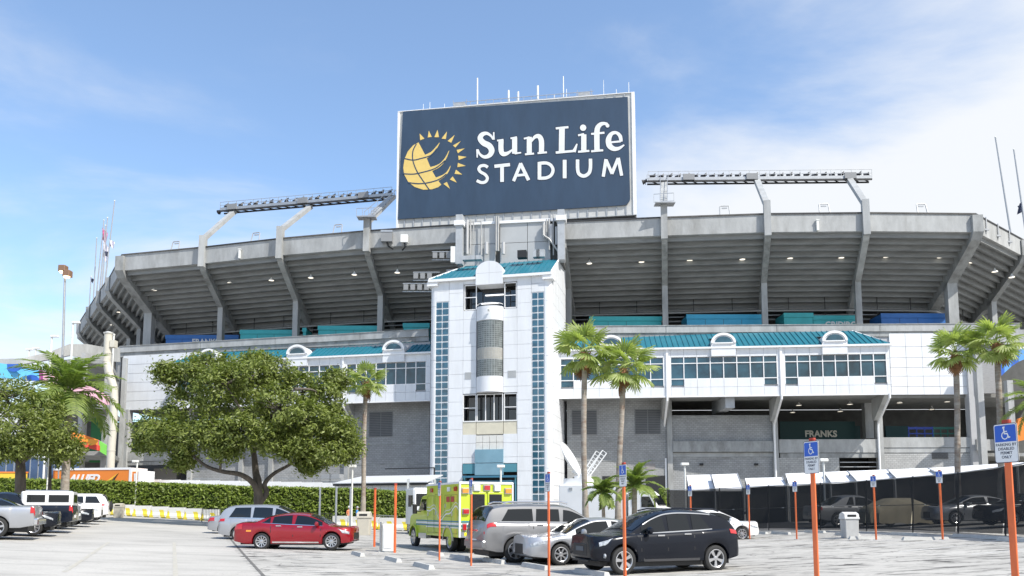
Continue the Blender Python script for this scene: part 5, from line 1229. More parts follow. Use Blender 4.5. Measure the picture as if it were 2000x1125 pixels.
# covered car: draped cloth over a sedan shape
def covered():
    e = thing('covered_car', 'car under a tan fabric cover behind the black fence screen', 'car', G(1768, 45.5), HEAD - .3)
    L = 4.7; roof = [(0, .75), (.1, 1.0), (.5, 1.12), (1.0, 1.35), (1.6, 1.5), (2.4, 1.5), (3.0, 1.3), (3.6, 1.08), (4.3, .98), (4.6, .8), (4.7, .6)]; rows = []
    for i in range(41):
        x = L * i / 40; h = interp(roof, x); row = []
        for k in range(33):
            t = pi * k / 32; w = (.98 - (.22 if x < .3 or x > L - .3 else 0)) * (1 + .02 * sin(x * 9 + k)); cy_ = cos(t); y = w * (1 if cy_ > 0 else -1) * abs(cy_) ** .45; z = h * max(0, sin(t)) ** .38 if 0 < k < 32 else .12
            z = max(z, .12 + .05 * sin(x * 5 + k)); row.append((x - L / 2, y, z + .012 * sin(x * 14 + 3 * y)))
        rows.append(row)
    m = MB(); m.grid(rows); m.f.append(tuple(range(33))); m.f.append(tuple(40 * 33 + k for k in range(32, -1, -1)))
    m.build('cover', mat('tan_cover_cloth', (.42, .37, .26), .85, var=.1, scale=2), e, smooth=True, angle=60)
    for x in (-1.35, 1.4):
        for y in (-.85, .85): m = MB(); m.cyl((x, y - .1, .32), .32, .2, 20, 'y'); m.build('tyre', RUBBER, e, smooth=True)
covered()
# ---- ambulance (box module, medium-duty cab)
def ambulance():
    hd = atan2(LD.y, LD.x) - radians(-3)
    LIME = paint('lime_ambulance_paint', (.50, .60, .035), 0, .3); LIMEC = mat('chevron_red', (.42, .03, .03), .4); WS = mat('stripe_white', (.75, .76, .78), .3); BS = mat('stripe_teal_blue', (.03, .20, .30), .35); TRIM = mat('brushed_metal', (.62, .63, .64), .3, metal=.8)
    c0 = G(950, 33.6); e = thing('ambulance', 'lime green box ambulance with white and blue stripes seen from behind', 'ambulance', (c0.x, c0.y, c0.z), hd)
    # local: x forward from the rear face (0), y left
    W = 1.18; zb, zt = .62, 2.83; LB_ = 4.2
    m = MB(); m.cbox(0, LB_, -W, W, zb, zt, .05); m.build('box_module', LIME, e)
    m = MB(); m.box(-.03, .0, -W - .02, W + .02, zt - .06, zt + .02); m.box(0, LB_, -W - .02, -W + .02, zt - .05, zt + .03); m.box(0, LB_, W - .02, W + .02, zt - .05, zt + .03); m.box(0, LB_, -W, W, zt + .0, zt + .035); m.build('roof_cap', WS, e)
    for s in (-1, 1): unit('corner_trim', WS, e, -.035, .05, s * W - .045 * s, s * W + .015 * s, zb, zt - .07)
    for (y0, y1) in ((.04, .72), (-.72, -.04)):
        d = bpy.data.objects.new('rear_door', None); COL.objects.link(d); setparent(d, e)
        m = MB(); m.cbox(-.045, -.001, y0, y1, zb + .25, zt - .38, .015); m.build('door_skin', LIME, d)
        yc = (y0 + y1) / 2; m = MB(); m.cbox(-.065, -.046, yc - .24, yc + .24, 1.62, 2.32, .008)
        m.v = [(v[0], v[1], v[2]) for v in m.v]; m.build('door_window', CARGLASS, d); unit('window_gasket', BLACK, d, -.052, -.0455, yc - .28, yc + .28, 1.58, 2.36)
        m = MB(); m.cbox(-.06, -.046, yc - .2, yc + .2, .86, 1.16, .006); m.build('lower_window', CARGLASS, d); unit('door_handle', TRIM, d, -.1, -.046, yc * .35 - .03, yc * .35 + .03, 1.28, 1.46)
    def lampbox(nm, mm, y0, y1, z0, z1): m = MB(); m.cbox(-.11, -.002, y0, y1, z0, z1, .012); m.build(nm, mm, e); unit('lamp_bezel', TRIM, e, -.05, -.003, y0 - .03, y1 + .03, z0 - .03, z1 + .03)
    lampbox('warning_light', TAILRED, -.12, .12, zt - .30, zt - .12)
    for s in (-1, 1): lampbox('scene_light', WS, s * .45 - .13, s * .45 + .13, zt - .32, zt - .10); lampbox('amber_light', AMBER, s * .95 - .13, s * .95 + .13, zt - .42, zt - .24); lampbox('red_light', TAILRED, s * .92 - .12, s * .92 + .12, 1.58, 1.75); lampbox('tail_lamp', TAILRED, s * .98 - .07, s * .98 + .07, .92, 1.16)
    for z0, z1, mm in ((1.22, 1.28, BS), (1.12, 1.20, WS), (1.04, 1.10, BS), (.98, 1.02, WS)):
        unit('stripe', mm, e, -.048 if False else -.0485, -.0462, -W + .06, W - .06, z0, z1)
        for s in (-1, 1): unit('stripe', mm, e, .05, LB_, s * (W + .0005), s * (W + .004), z0, z1)
    # white swoosh and side compartments on the flanks
    for s in (-1, 1):
        for x0, x1, z0, z1 in ((.25, .95, .75, 2.35), (1.05, 1.75, 1.45, 2.35), (2.1, 3.0, .75, 2.4), (3.15, 4.0, .75, 2.35)):
            cc = MB(); t = .012
            for a in ((x0, x1, z0, z0 + t), (x0, x1, z1 - t, z1), (x0, x0 + t, z0, z1), (x1 - t, x1, z0, z1)): cc.box(a[0], a[1], s * (W + .001), s * (W + .006), a[2], a[3]) if s > 0 else cc.box(a[0], a[1], -W - .006, -W - .001, a[2], a[3])
            cc.build('compartment_edge', BLACK, e); unit('latch', TRIM, e, x1 - .14, x1 - .06, s * W, s * (W + .03), (z0 + z1) / 2 - .08, (z0 + z1) / 2 + .08)
        m = MB(); 
        for k in range(28):
            def zf(x): return 1.55 + .22 * sin(x * 2.1 + .4) + .10 * sin(x * 4.7)
            xa, xb = .1 + 4.0 * k / 28, .1 + 4.0 * (k + 1) / 28
            for dz_, th_ in ((0, .055), (.16, .025)): m.prism([(xa, s * (W + .0055), zf(xa) + dz_), (xb, s * (W + .0055), zf(xb) + dz_), (xb, s * (W + .0055), zf(xb) + dz_ + th_), (xa, s * (W + .0055), zf(xa) + dz_ + th_)], (0, s * .003, 0))
        m.build('swoosh', WS, e, fixn=True)
        for x in (.4, 1.2, 3.4): unit('side_light', TAILRED if x != 1.2 else WS, e, x - .14, x + .14, s * (W + .007), s * (W + .06), zt - .34, zt - .16)
        for k in range(2): unit('placard', LIMEC, e, .6 + k * .55, 1.0 + k * .55, s * (W + .0062), s * (W + .009), 2.05, 2.28) if s > 0 else None
        m = MB(); m.lathe([(.58, -.01), (.62, -.02), (.62, .03), (.55, .03)], axis='y', n=24); m.v = [(v[0] + 1.35, s * (W + .0) + v[1] * s, max(v[2] + .46, .46)) for v in m.v]; m.build('fender_ring', TRIM, e, smooth=True, fixn=True)
    unit('rear_kickplate', TRIM, e, -.04, -.002, -W + .05, W - .05, zb, zb + .24); m = MB(); m.cbox(-.42, -.03, -.95, .95, .46, .60, .02); m.build('step_bumper', TRIM, e); unit('chevron_tag', mat('yellow_tag', (.75, .7, .02), .4), e, -.05, -.041, .76, .98, .68, .82)
    unit('chassis', BLACK, e, -.1, 6.3, -.45, .45, .42, .60)
    # cab and bonnet
    m = MB(); sec = [(LB_ + .04, .62), (LB_ + .04, 2.30), (LB_ + .5, 2.42), (LB_ + 1.25, 2.36), (LB_ + 1.75, 1.72), (LB_ + 2.9, 1.50), (LB_ + 3.05, 1.30), (LB_ + 3.08, .62)]
    m.prism([(x, -1.0, z) for x, z in sec], (0, 2.0, 0)); cb = m.build('cab', LIME, e, fixn=True); bv = cb.modifiers.new('b', 'BEVEL'); bv.width = .09; bv.segments = 3
    m = MB(); m.prism([(LB_ + 1.30, -.85, 2.28), (LB_ + 1.72, -.85, 1.76), (LB_ + 1.72, .85, 1.76), (LB_ + 1.30, .85, 2.28)], (.05, 0, .04)); m.build('windshield', CARGLASS, e, fixn=True)
    for s in (-1, 1):
        m = MB(); m.prism([(LB_ + .45, s * 1.002, 1.7), (LB_ + 1.55, s * 1.002, 1.7), (LB_ + 1.15, s * 1.002, 2.22), (LB_ + .45, s * 1.002, 2.22)], (0, s * .008, 0)); m.build('side_window', CARGLASS, e, fixn=True)
        unit('step_box', TRIM, e, LB_ + .3, LB_ + 1.4, s * .85, s * 1.08, .45, .68)
        for z0, z1, mm in ((1.22, 1.28, BS), (1.12, 1.20, WS), (1.04, 1.10, BS)): unit('stripe', mm, e, LB_ + .1, LB_ + 2.0, s * 1.001, s * 1.006, z0, z1)
        m = MB(); m.cbox(LB_ + 1.3, LB_ + 1.42, s * 1.28 - .1, s * 1.28 + .1, 1.55, 2.0, .03); m.bar((LB_ + 1.36, s * 1.0, 1.65), (LB_ + 1.36, s * 1.28, 1.7), .04); m.build('mirror', BLACK, e)
        m = MB(); m.lathe([(.0, 0), (.10, 0), (.12, -.03)], axis='x', n=12); m.v = [(v[0] + LB_ + 3.1, v[1] + s * .75, v[2] + 1.0) for v in m.v]; m.build('headlight', LAMPGLASS, e, fixn=True)
        m = MB(); m.lathe([(.52, -.02), (.60, -.02), (.60, .16), (.52, .16)], axis='y', n=24); m.v = [(v[0] + LB_ + 2.25, s * 1.0 + v[1] * s * .6, max(v[2] + .48, .5)) for v in m.v]; m.build('front_fender', LIME, e, smooth=True, fixn=True)
        w1 = make_wheel(.46, 'steel', e, (LB_ + 2.25, s * .95, .46), s); w2 = make_wheel(.46, 'steel', e, (1.35, s * 1.0, .46), s)
        m = MB(); m.lathe([(0, -.135), (.12, -.13), (.2, -.112), (.22, -.10)], axis='y', n=20); m.v = [(v[0] + 1.35, (1.0 - v[1]) * s, v[2] + .46) for v in m.v]; m.build('wheel_cover', LIME, e, smooth=True, fixn=True)
        m = MB(); m.cyl((1.35, s * .62 - .12, .46), .45, .24, 24, 'y'); m.build('inner_tyre', RUBBER, e, smooth=True)
ambulance()
# ---- white trucks
TRW = mat('truck_white', (.80, .80, .80), .4, var=.03, scale=1)
def sat_truck():
    a = G(1092, 57); b = G(1292, 54.0); d = b - a; hd = atan2(d.y, d.x); L = d.length
    e = thing('satellite_truck', 'white broadcast truck with folded dish on its roof and cab facing right', 'truck', (a.x, a.y, a.z), hd)
    m = MB(); m.cbox(0, L * .66, 0, 2.5, .9, 3.45, .06); m.build('box_body', TRW, e)
    unit('body_stripe', mat('green_stripe', (.05, .22, .18), .4), e, .1, L * .66, -.006, -.001, 1.05, 1.14)
    unit('vent_grille', BLACK, e, L * .62, L * .645, -.01, -.001, 2.4, 2.8); unit('roof_box', TRW, e, .2, 1.9, .4, 2.0, 3.46, 3.9); unit('roof_box', TRW, e, 4.0, 5.2, .5, 1.8, 3.46, 4.1); unit('side_lamp', STEELG, e, .75, 1.0, -.03, -.001, 3.05, 3.25)
    c0 = L * .68; sec = [(c0, .55), (c0, 3.0), (c0 + .3, 3.15), (c0 + 1.3, 3.0), (c0 + 1.6, 2.75), (c0 + 2.05, 1.95), (c0 + 3.1, 1.72), (c0 + 3.25, 1.5), (c0 + 3.3, .55)]
    m = MB(); m.prism([(x, .1, z) for x, z in sec], (0, 2.3, 0)); cb = m.build('cab', TRW, e, fixn=True); bv = cb.modifiers.new('b', 'BEVEL'); bv.width = .1; bv.segments = 3
    m = MB(); m.prism([(c0 + .95, .095, 1.9), (c0 + 1.85, .095, 1.9), (c0 + 1.5, .095, 2.6), (c0 + .95, .095, 2.6)], (0, -.02, 0)); m.build('side_window', CARGLASS, e, fixn=True)
    unit('sleeper_window', CARGLASS, e, c0 + .3, c0 + .6, .07, .095, 2.0, 2.5)
    m = MB(); m.prism([(c0 + 1.68, .3, 2.66), (c0 + 2.05, .3, 2.02), (c0 + 2.05, 2.2, 2.02), (c0 + 1.68, 2.2, 2.66)], (.05, 0, .03)); m.build('windshield', CARGLASS, e, fixn=True)
    m = MB(); m.bar((c0 + 1.9, .1, 1.9), (c0 + 1.95, -.2, 2.2), .05); m.cbox(c0 + 1.9, c0 + 2.0, -.32, -.12, 1.95, 2.55, .02); m.build('mirror', BLACK, e)
    m = MB(); m.tube([(c0 - .2, .2, .8), (c0 - .2, .2, 3.6)], .1, 8); m.build('exhaust_stack', STEELG, e)
    for x in (1.5, 2.7, c0 - .6, c0 + 2.4):
        for y in (.12, 2.3): make_wheel(.5, 'steel', e, (x, y, .5), -1 if y < 1 else 1)
    unit('chassis', BLACK, e, .3, c0 + 3.0, .7, 1.8, .5, .88)
    # dish assembly on a turntable
    dsh = bpy.data.objects.new('dish_mount', None); COL.objects.link(dsh); setparent(dsh, e); dsh.location = (1.35, 1.2, 3.5); dsh.rotation_euler = (0, 0, .12); dsh.scale = (.8, .8, .8)
    m = MB(); m.lathe([(.55, 0), (.6, .25), (.35, .5), (.3, .9), (0, .95)], n=16); m.box(-.7, .7, -.35, .35, .3, .75); m.build('turntable', TRW, dsh, smooth=True)
    m = MB(); rows = []
    for i in range(9):
        r_ = 1.75 * i / 8; rows.append([(r_ * cos(t) * .9, r_ * sin(t), .42 * (i / 8) ** 2) for t in [2 * pi * k / 28 for k in range(29)]])
    m.grid(rows); M4 = Matrix.Translation((-1.45, 0, 2.1)) @ Matrix.Rotation(radians(62), 4, 'Y')
    rim_ = MB(); rim_.tube([(1.75 * cos(t) * .9, 1.75 * sin(t), .42) for t in [2 * pi * k / 28 for k in range(29)]], .06, 6, caps=False)
    m.v = [tuple(M4 @ Vector(v)) for v in m.v]; rim_.v = [tuple(M4 @ Vector(v)) for v in rim_.v]
    m.build('dish', TRW, dsh, smooth=True); rim_.build('dish_rim', TRW, dsh, smooth=True)
    m = MB(); m.bar((-.9, 0, 1.2), (0, 0, .7), .35, .25); m.bar((-.3, -.4, .8), (-1.5, -.6, 2.4), .1); m.bar((-.3, .4, .8), (-1.5, .6, 2.4), .1); m.build('dish_arm', TRW, dsh)
    for y, k in ((-.5, 0), (.5, 1)):
        m = MB(); a_ = Vector((.2, y, .7)); b_ = Vector((1.5 + .35 * k, y, 2.75 + .1 * k)); n_ = (b_ - a_).normalized(); u_ = Vector((n_.z, 0, -n_.x)) * .22
        m.bar(a_ + u_, b_ + u_, .09); m.bar(a_ - u_, b_ - u_, .09)
        for q in range(9): f = q / 8; m.bar(a_.lerp(b_, f) - u_, a_.lerp(b_, f) + u_, .05)
        m.build('feed_boom', TRW, dsh)
sat_truck()
def white_truck():
    g = G(832, 58); e = thing('semi_truck', 'white lorry cab showing left of the ambulance behind the barrier', 'truck', g, atan2(LD.y, LD.x) + pi)
    m = MB(); m.cbox(-1.2, 1.0, -1.2, 1.2, .7, 3.2, .12); m.build('cab', TRW, e); m = MB(); m.cbox(1.0, 2.6, -.9, .9, .7, 1.9, .15); m.build('bonnet', TRW, e); unit('windshield', CARGLASS, e, 1.0, 1.03, -1.0, 1.0, 1.95, 2.8); unit('grille', CHROME, e, 2.6, 2.63, -.5, .5, .9, 1.7)
    for s in (-1, 1): unit('side_window', CARGLASS, e, .0, .85, s * 1.2, s * 1.21, 2.0, 2.7); make_wheel(.5, 'steel', e, (1.9, s * .95, .5), s); make_wheel(.5, 'steel', e, (-.8, s * .95, .5), s); m = MB(); m.cbox(.95, 1.1, s * 1.45 - .1, s * 1.45 + .1, 1.9, 2.7, .03); m.bar((1.0, s * 1.2, 2.2), (1.0, s * 1.45, 2.3), .05); m.build('mirror', BLACK, e); m = MB(); m.tube([(-1.3, s * 1.0, .8), (-1.3, s * 1.0, 3.9)], .09, 8); m.build('exhaust_stack', CHROME, e)
    unit('chassis', BLACK, e, -1.4, 2.3, -.5, .5, .45, .69)
white_truck()

# ------------------------------------------------------------------ foliage helpers
def leafmesh(name, C_, Nn, S_, m, parent, aspect=.5, kind=None, twist=None):
    n = len(C_); r = RNG.normal(size=(n, 3)); t = np.cross(Nn, r); t /= np.linalg.norm(t, axis=1)[:, None] + 1e-9; b = np.cross(Nn, t)
    t = t * S_[:, None]; b = b * (S_ * aspect)[:, None]
    V = np.stack([C_ - t, C_ + b * .9 - t * .1 + Nn * (S_ * .12)[:, None], C_ + t, C_ - b * .9 - t * .1 + Nn * (S_ * .12)[:, None]], 1).reshape(-1, 3)
    me = bpy.data.meshes.new(name); me.vertices.add(4 * n); me.vertices.foreach_set('co', V.astype(np.float32).ravel()); me.loops.add(4 * n); me.loops.foreach_set('vertex_index', np.arange(4 * n, dtype=np.int32))
    me.polygons.add(n); me.polygons.foreach_set('loop_start', np.arange(0, 4 * n, 4, dtype=np.int32)); me.polygons.foreach_set('loop_total', np.full(n, 4, dtype=np.int32)); me.update(calc_edges=True); me.materials.append(m)
    o = bpy.data.objects.new(name, me); COL.objects.link(o)
    if parent: setparent(o, parent)
    return tag(o, kind=kind)
def foliage(name, col, col2, transl=.3, scale=.9, rough=.5):
    m = mat(name, col, rough, var=.01, transl=transl); t = m.node_tree; p = t.nodes['Principled BSDF']; g = N(t, 'ShaderNodeNewGeometry')
    n = N(t, 'ShaderNodeTexNoise', Scale=scale, Detail=3.0); t.links.new(g.outputs['Position'], n.inputs['Vector']); w = N(t, 'ShaderNodeTexWhiteNoise', noise_dimensions='3D')
    q = N(t, 'ShaderNodeVectorMath', operation='SNAP'); t.links.new(g.outputs['Position'], q.inputs[0]); q.inputs[1].default_value = (.16, .16, .16); t.links.new(q.outputs[0], w.inputs['Vector'])
    a = N(t, 'ShaderNodeMath', operation='MULTIPLY_ADD'); t.links.new(w.outputs['Value'], a.inputs[0]); a.inputs[1].default_value = .45
    r = N(t, 'ShaderNodeMapRange'); t.links.new(n.outputs[0], r.inputs[0]); r.inputs[1].default_value = .3; r.inputs[2].default_value = .7; r.inputs[3].default_value = 0; r.inputs[4].default_value = .55; t.links.new(r.outputs[0], a.inputs[2])
    x = N(t, 'ShaderNodeMix', data_type='RGBA'); t.links.new(a.outputs[0], x.inputs[0]); x.inputs[6].default_value = (*col, 1); x.inputs[7].default_value = (*col2, 1); t.links.new(x.outputs[2], p.inputs['Base Color'])
    for nd in t.nodes:
        if nd.type == 'BSDF_TRANSLUCENT': 
            v = N(t, 'ShaderNodeVectorMath', operation='MULTIPLY'); t.links.new(x.outputs[2], v.inputs[0]); v.inputs[1].default_value = (1.3, 1.5, .7); t.links.new(v.outputs[0], nd.inputs[0])
    return m
LEAF = foliage('olive_green_leaves', (.055, .082, .016), (.31, .355, .09), .30, 1.6); LEAF2 = foliage('hedge_leaves', (.085, .135, .018), (.27, .34, .05), scale=2.0)
PALML = foliage('fan_palm_leaf', (.20, .26, .07), (.46, .50, .20), .42, 1.5); PALMD = foliage('feather_palm_leaf', (.11, .17, .04), (.30, .36, .10), .4, 1.2); DEADP = mat('dry_palm_thatch', (.24, .12, .055), .9, var=.3, scale=5)
BARK = mat('grey_brown_bark', (.10, .085, .07), .9, var=.35, scale=5, bump=.6, bscale=14, stretch=(1, 1, .3)); PBARK = mat('palm_bark', (.33, .29, .245), .9, var=.25, scale=2.2, bump=.5, bscale=12, stretch=(1, 1, 3), dirt=1.0, dcol=(.17, .085, .05))
def limb(mb, pts, r0, r1, n=9):
    P = [Vector(p) for p in pts]; out = []; 
    for i in range(len(P) - 1):
        p0, p1, p2, p3 = P[max(i - 1, 0)], P[i], P[i + 1], P[min(i + 2, len(P) - 1)]
        for k in range(5): t = k / 5; out.append(.5 * (2 * p1 + (p2 - p0) * t + (2 * p0 - 5 * p1 + 4 * p2 - p3) * t * t + (3 * p1 - p0 - 3 * p2 + p3) * t ** 3))
    out.append(P[-1]); m = len(out); mb.tube(out, [r0 + (r1 - r0) * (i / (m - 1)) ** .8 for i in range(m)], n)
def broadleaf(label, base, limbs, lobes, nclump, nleaf, leaf=.17, cat='tree'):
    e = thing('broadleaf_tree', label, cat, base)
    mb = MB()
    for pts, r0, r1 in limbs: limb(mb, pts, r0, r1)
    tips = []
    for (c, r) in lobes:      # secondary branches reaching into every lobe
        src = min((Vector(p) for pts, _, _ in limbs for p in pts[1:]), key=lambda q: (q - Vector(c)).length)
        mid = src.lerp(Vector(c), .5) + Vector((random.uniform(-.4, .4), random.uniform(-.4, .4), .3)); limb(mb, [src, mid, c], .12, .03, 6)
        for _ in range(4): d = Vector((random.uniform(-1, 1) * r[0], random.uniform(-1, 1) * r[1], random.uniform(-.5, .9) * r[2])) * .8; limb(mb, [Vector(c) - d * .1, Vector(c) + d * .5 + Vector((0, 0, .1)), Vector(c) + d], .045, .012, 5)
    mb.build('trunk', BARK, e, smooth=True, angle=60)
    CC, NN, SS = [], [], []
    for (c, r) in lobes:
        k = nclump; d = RNG.normal(size=(k, 3)); d /= np.linalg.norm(d, axis=1)[:, None]; rad = RNG.uniform(.45, 1.05, size=(k, 1)) ** .6
        cen = np.array(c) + d * rad * np.array(r)
        for q, dd in zip(cen, d):
            n = int(nleaf * RNG.uniform(.5, 1.4)); s = RNG.uniform(.20, .42); off = RNG.normal(size=(n, 3)) * np.array([s, s, s * .7])
            CC.append(q + off); nn = RNG.normal(size=(n, 3)) * .55 + np.array([0, 0, .6]) + dd * .45; NN.append(nn / np.linalg.norm(nn, axis=1)[:, None]); SS.append(RNG.uniform(.6, 1.2, n) * leaf)
    leafmesh('crown', np.concatenate(CC), np.concatenate(NN), np.concatenate(SS), LEAF, e, .42)
    return e
# ---- the big tree in front of the hedge
TY = 58.5; tb = G(505, TY); 
def rel(px, py, dy=0.0): p = PY(px, py, TY + dy); return tuple(p - tb)
trunkb = (0, 0, -.1)
limbs = [([trunkb, rel(504, 950), rel(500, 925, .4), rel(497, 895, .5), rel(492, 850, .6), rel(498, 800, .5)], .38, .12), ([rel(506, 972), rel(495, 945, -.5), rel(470, 927, -1.2), rel(430, 920, -1.5), rel(395, 905, -1.7), rel(350, 860, -1.8)], .26, .08),
         ([rel(507, 982), rel(520, 962, .3), rel(517, 945, .2), rel(535, 925, .4), rel(570, 905, .8), rel(620, 870, 1.2)], .25, .08), ([rel(496, 880), rel(450, 830, 1.5), rel(420, 770, 2)], .16, .06), ([rel(496, 880), rel(550, 830, 2.0), rel(590, 770, 2.5)], .16, .06), ([rel(496, 860), rel(470, 800, -2.5), rel(440, 750, -3)], .14, .05), ([rel(496, 860), rel(540, 800, -2.5), rel(575, 760, -3)], .14, .05)]
L_ = []
def lobe(px, py, dy, rx, ry, rz): L_.append((rel(490 + (px - 490) * .95 if px > 200 else px, py, dy), (rx * .84, ry * .84, rz * .84)))
for a in ((300, 838, 0, 1.9, 1.9, 1.5), (325, 850, -1.5, 1.7, 1.6, 1.4), (360, 800, 1, 2.1, 2.2, 1.9), (365, 855, -2.2, 1.8, 1.6, 1.3), (360, 745, .5, 1.9, 2.2, 1.7), (395, 715, 0, 1.6, 2, 1.0), (420, 760, -2.4, 2.2, 2, 1.9), (420, 845, -3, 1.9, 1.5, 1.4), (450, 725, 1.5, 2.2, 2.2, 1.4), (480, 790, 3, 2.4, 2.2, 2.1),
          (475, 840, -3.2, 1.9, 1.5, 1.4), (490, 740, -2, 2.1, 2, 1.6), (540, 730, 0, 2.0, 2.2, 1.1), (545, 800, -3, 2.2, 1.8, 2.0), (530, 860, -2.6, 1.7, 1.5, 1.2), (590, 765, 1, 2.1, 2.2, 1.5), (600, 820, -2.4, 2.1, 1.8, 1.7), (580, 875, -2, 1.5, 1.5, .9), (640, 780, 0, 1.7, 2, 1.5), (655, 840, -1, 2.0, 2, 1.6), (640, 885, -1.6, 1.6, 1.5, .9), (670, 862, 0, 1.4, 1.6, 1.3), (684, 882, .4, .9, 1.2, .8), (280, 862, .5, 1.0, 1.3, .8), (318, 728, 0, .9, 1, .8), (505, 706, 0, 1.1, 1.2, .7), (662, 742, .5, .9, 1, .8), (610, 905, -1, .8, .8, .6), (350, 900, -1.5, .8, .8, .6), (440, 880, -2.4, 1.2, 1.2, .7)): lobe(*a)
broadleaf('big spreading broadleaf tree with forked trunk in front of the clipped hedge', tb, limbs, L_, 40, 58)
# ---- left tree
TY = 60.0; tb = G(40, TY); L_ = []
limbs = [([(0, 0, -.1), rel(40, 925), rel(40, 900)], .42, .3), ([rel(40, 905), rel(15, 885, -.5), rel(-20, 850, -1)], .26, .08), ([rel(40, 905), rel(62, 885, -.3), rel(90, 850, 0)], .24, .08), ([rel(40, 905), rel(42, 860, .5), rel(40, 810, .5)], .24, .08)]
for a in ((20, 775, 0, 2.4, 2.2, 1.6), (-40, 820, 0, 2.4, 2.2, 2.4), (30, 830, -2, 2.6, 1.8, 2.0), (80, 800, 0, 1.7, 2, 1.7), (100, 850, -1, 1.9, 1.8, 1.6), (60, 870, -1.5, 1.8, 1.6, 1.0), (10, 875, -1.6, 1.8, 1.6, 1.0), (130, 875, 0, 1.1, 1.4, .9), (-20, 760, 1, 2, 2, 1.2)): lobe(*a)
broadleaf('broadleaf tree with low forked trunk at the left edge', tb, limbs, L_, 58, 36)
TY = 68.0; tb = G(96, TY); L_ = []
limbs = [([(0, 0, -.1), rel(97, 930), rel(98, 890)], .2, .1)]
for a in ((108, 880, 0, 1.6, 1.5, 1.3), (130, 890, 0, 1.2, 1.2, 1.1), (95, 850, 0, 1.3, 1.3, 1.2)): lobe(*a)
broadleaf('small thin-trunked tree between the left tree and the feather palm', tb, limbs, L_, 60, 30)

# ---- palms
def fan_frond_mesh(var):
    m = MB(); rs = random.Random(var); pl = 1.12; nseg = 19
    m.tube([(0, 0, 0), (pl * .5, 0, .10), (pl, 0, .05)], [.03, .022, .012], 5)
    for k in range(nseg):
        a = radians(-118 + 236 * k / (nseg - 1)); ln = (.86 + .16 * cos(a * .6)) * rs.uniform(.88, 1.05); da = radians(236 / nseg) * .55
        droop = .32 + .18 * abs(sin(a)) + rs.uniform(-.06, .1)
        def P(r, an, lift): return (pl + r * cos(an), r * sin(an) * .92, .05 - droop * r * r * .85 + lift + .06 * (1 - abs(a) / 2) * r)
        rr = [0.02, ln * .4, ln * .66, ln * .86, ln]; ws = [.2, 1.0, .9, .5, .06]
        b = len(m.v)
        for r, w in zip(rr, ws): m.v += [P(r, a - da * w, -.018), P(r, a, .018), P(r, a + da * w, -.018)]
        for i in range(4):
            q = b + 3 * i; m.f += [(q, q + 3, q + 4, q + 1), (q + 1, q + 4, q + 5, q + 2)]
    o = m.build('frond', PALML, None); d = o.data; bpy.data.objects.remove(o); return d
FF = [fan_frond_mesh(v) for v in range(4)]
FFD = []
for d_ in FF[:2]:
    q_ = d_.copy(); q_.materials.clear(); q_.materials.append(DEADP); FFD.append(q_)
def put(name, data, parent, loc, rot, sc):
    o = bpy.data.objects.new(name, data); COL.objects.link(o); setparent(o, parent); o.location = loc; o.rotation_euler = rot; o.scale = (sc,) * 3; return o
def fan_palm(label, px, py_top, Y, rad, seed, lean=0.0, tr=.17, group='fan palms'):
    b = G(px, Y); t = PY(px + lean, py_top, Y); H = t.z - b.z; e = thing('fan_palm', label, 'palm', b, 0, group); rs = random.Random(seed)
    dx = t.x - b.x; pts = [(dx * f + .06 * sin(f * 5 + seed), .05 * sin(f * 4 + seed), H * f) for f in [i / 16 for i in range(17)]]
    m = MB(); m.tube(pts, [tr * (1.45 - .5 * min(1, i / 4)) + .012 * (i % 2) for i in range(17)], 12); m.build('trunk', PBARK, e, smooth=True, angle=60)
    top = Vector(pts[-1])
    m = MB(); prof = [(tr * .8, -1.2), (tr * 1.25, -1.0), (tr * 1.6, -.65), (tr * 1.7, -.25), (tr * 1.1, .05)]; m.lathe(prof, n=12)
    for k in range(46): a = rs.uniform(0, 2 * pi); z = rs.uniform(-1.15, 0); r = tr * 1.35; m.bar((r * cos(a), r * sin(a), z), ((r + .15) * cos(a), (r + .15) * sin(a), z + rs.uniform(.08, .25)), .06, .03)
    m.v = [(v[0] + top.x, v[1] + top.y, v[2] + top.z) for v in m.v]; m.build('boot_thatch', DEADP, e)
    n = 22; s0 = rad / 2.3
    for k in range(n):
        f = (k + .5) / n; el = radians(80 - 132 * f ** .85 + rs.uniform(-12, 12)); az = k * 2.39996 + rs.uniform(-.2, .2); s = s0 * rs.uniform(.85, 1.1) * (1 if el > -.5 else .85)
        put('frond', FF[k % 4], e, top + Vector((0, 0, .05)), (rs.uniform(-.5, .5), -el, az), s)
    for k in range(1): put('dead_frond', FFD[k % 2], e, top - Vector((0, 0, .35)), (rs.uniform(-.5, .5), radians(62 + rs.uniform(-6, 14)), k * 1.3 + seed), s0 * .62)
    return e
fan_palm('short fan palm left of the tower, in front of the glazed wing', 706, 748, 64, 2.1, 1, lean=10, tr=.18)
fan_palm('tall fan palm just right of the tower, left one of the close pair', 1143, 690, 50.0, 2.5, 2, lean=-2)
fan_palm('tall fan palm right of the tower, right one of the close pair', 1207, 722, 50.5, 2.45, 3, lean=9)
fan_palm('tall fan palm behind the black fence, left of the right edge pair', 1873, 690, 50.5, 2.0, 4, lean=-7)
fan_palm('tall fan palm behind the black fence at the right, crown overlapping its neighbour', 1957, 672, 49.0, 2.2, 5, lean=-9)
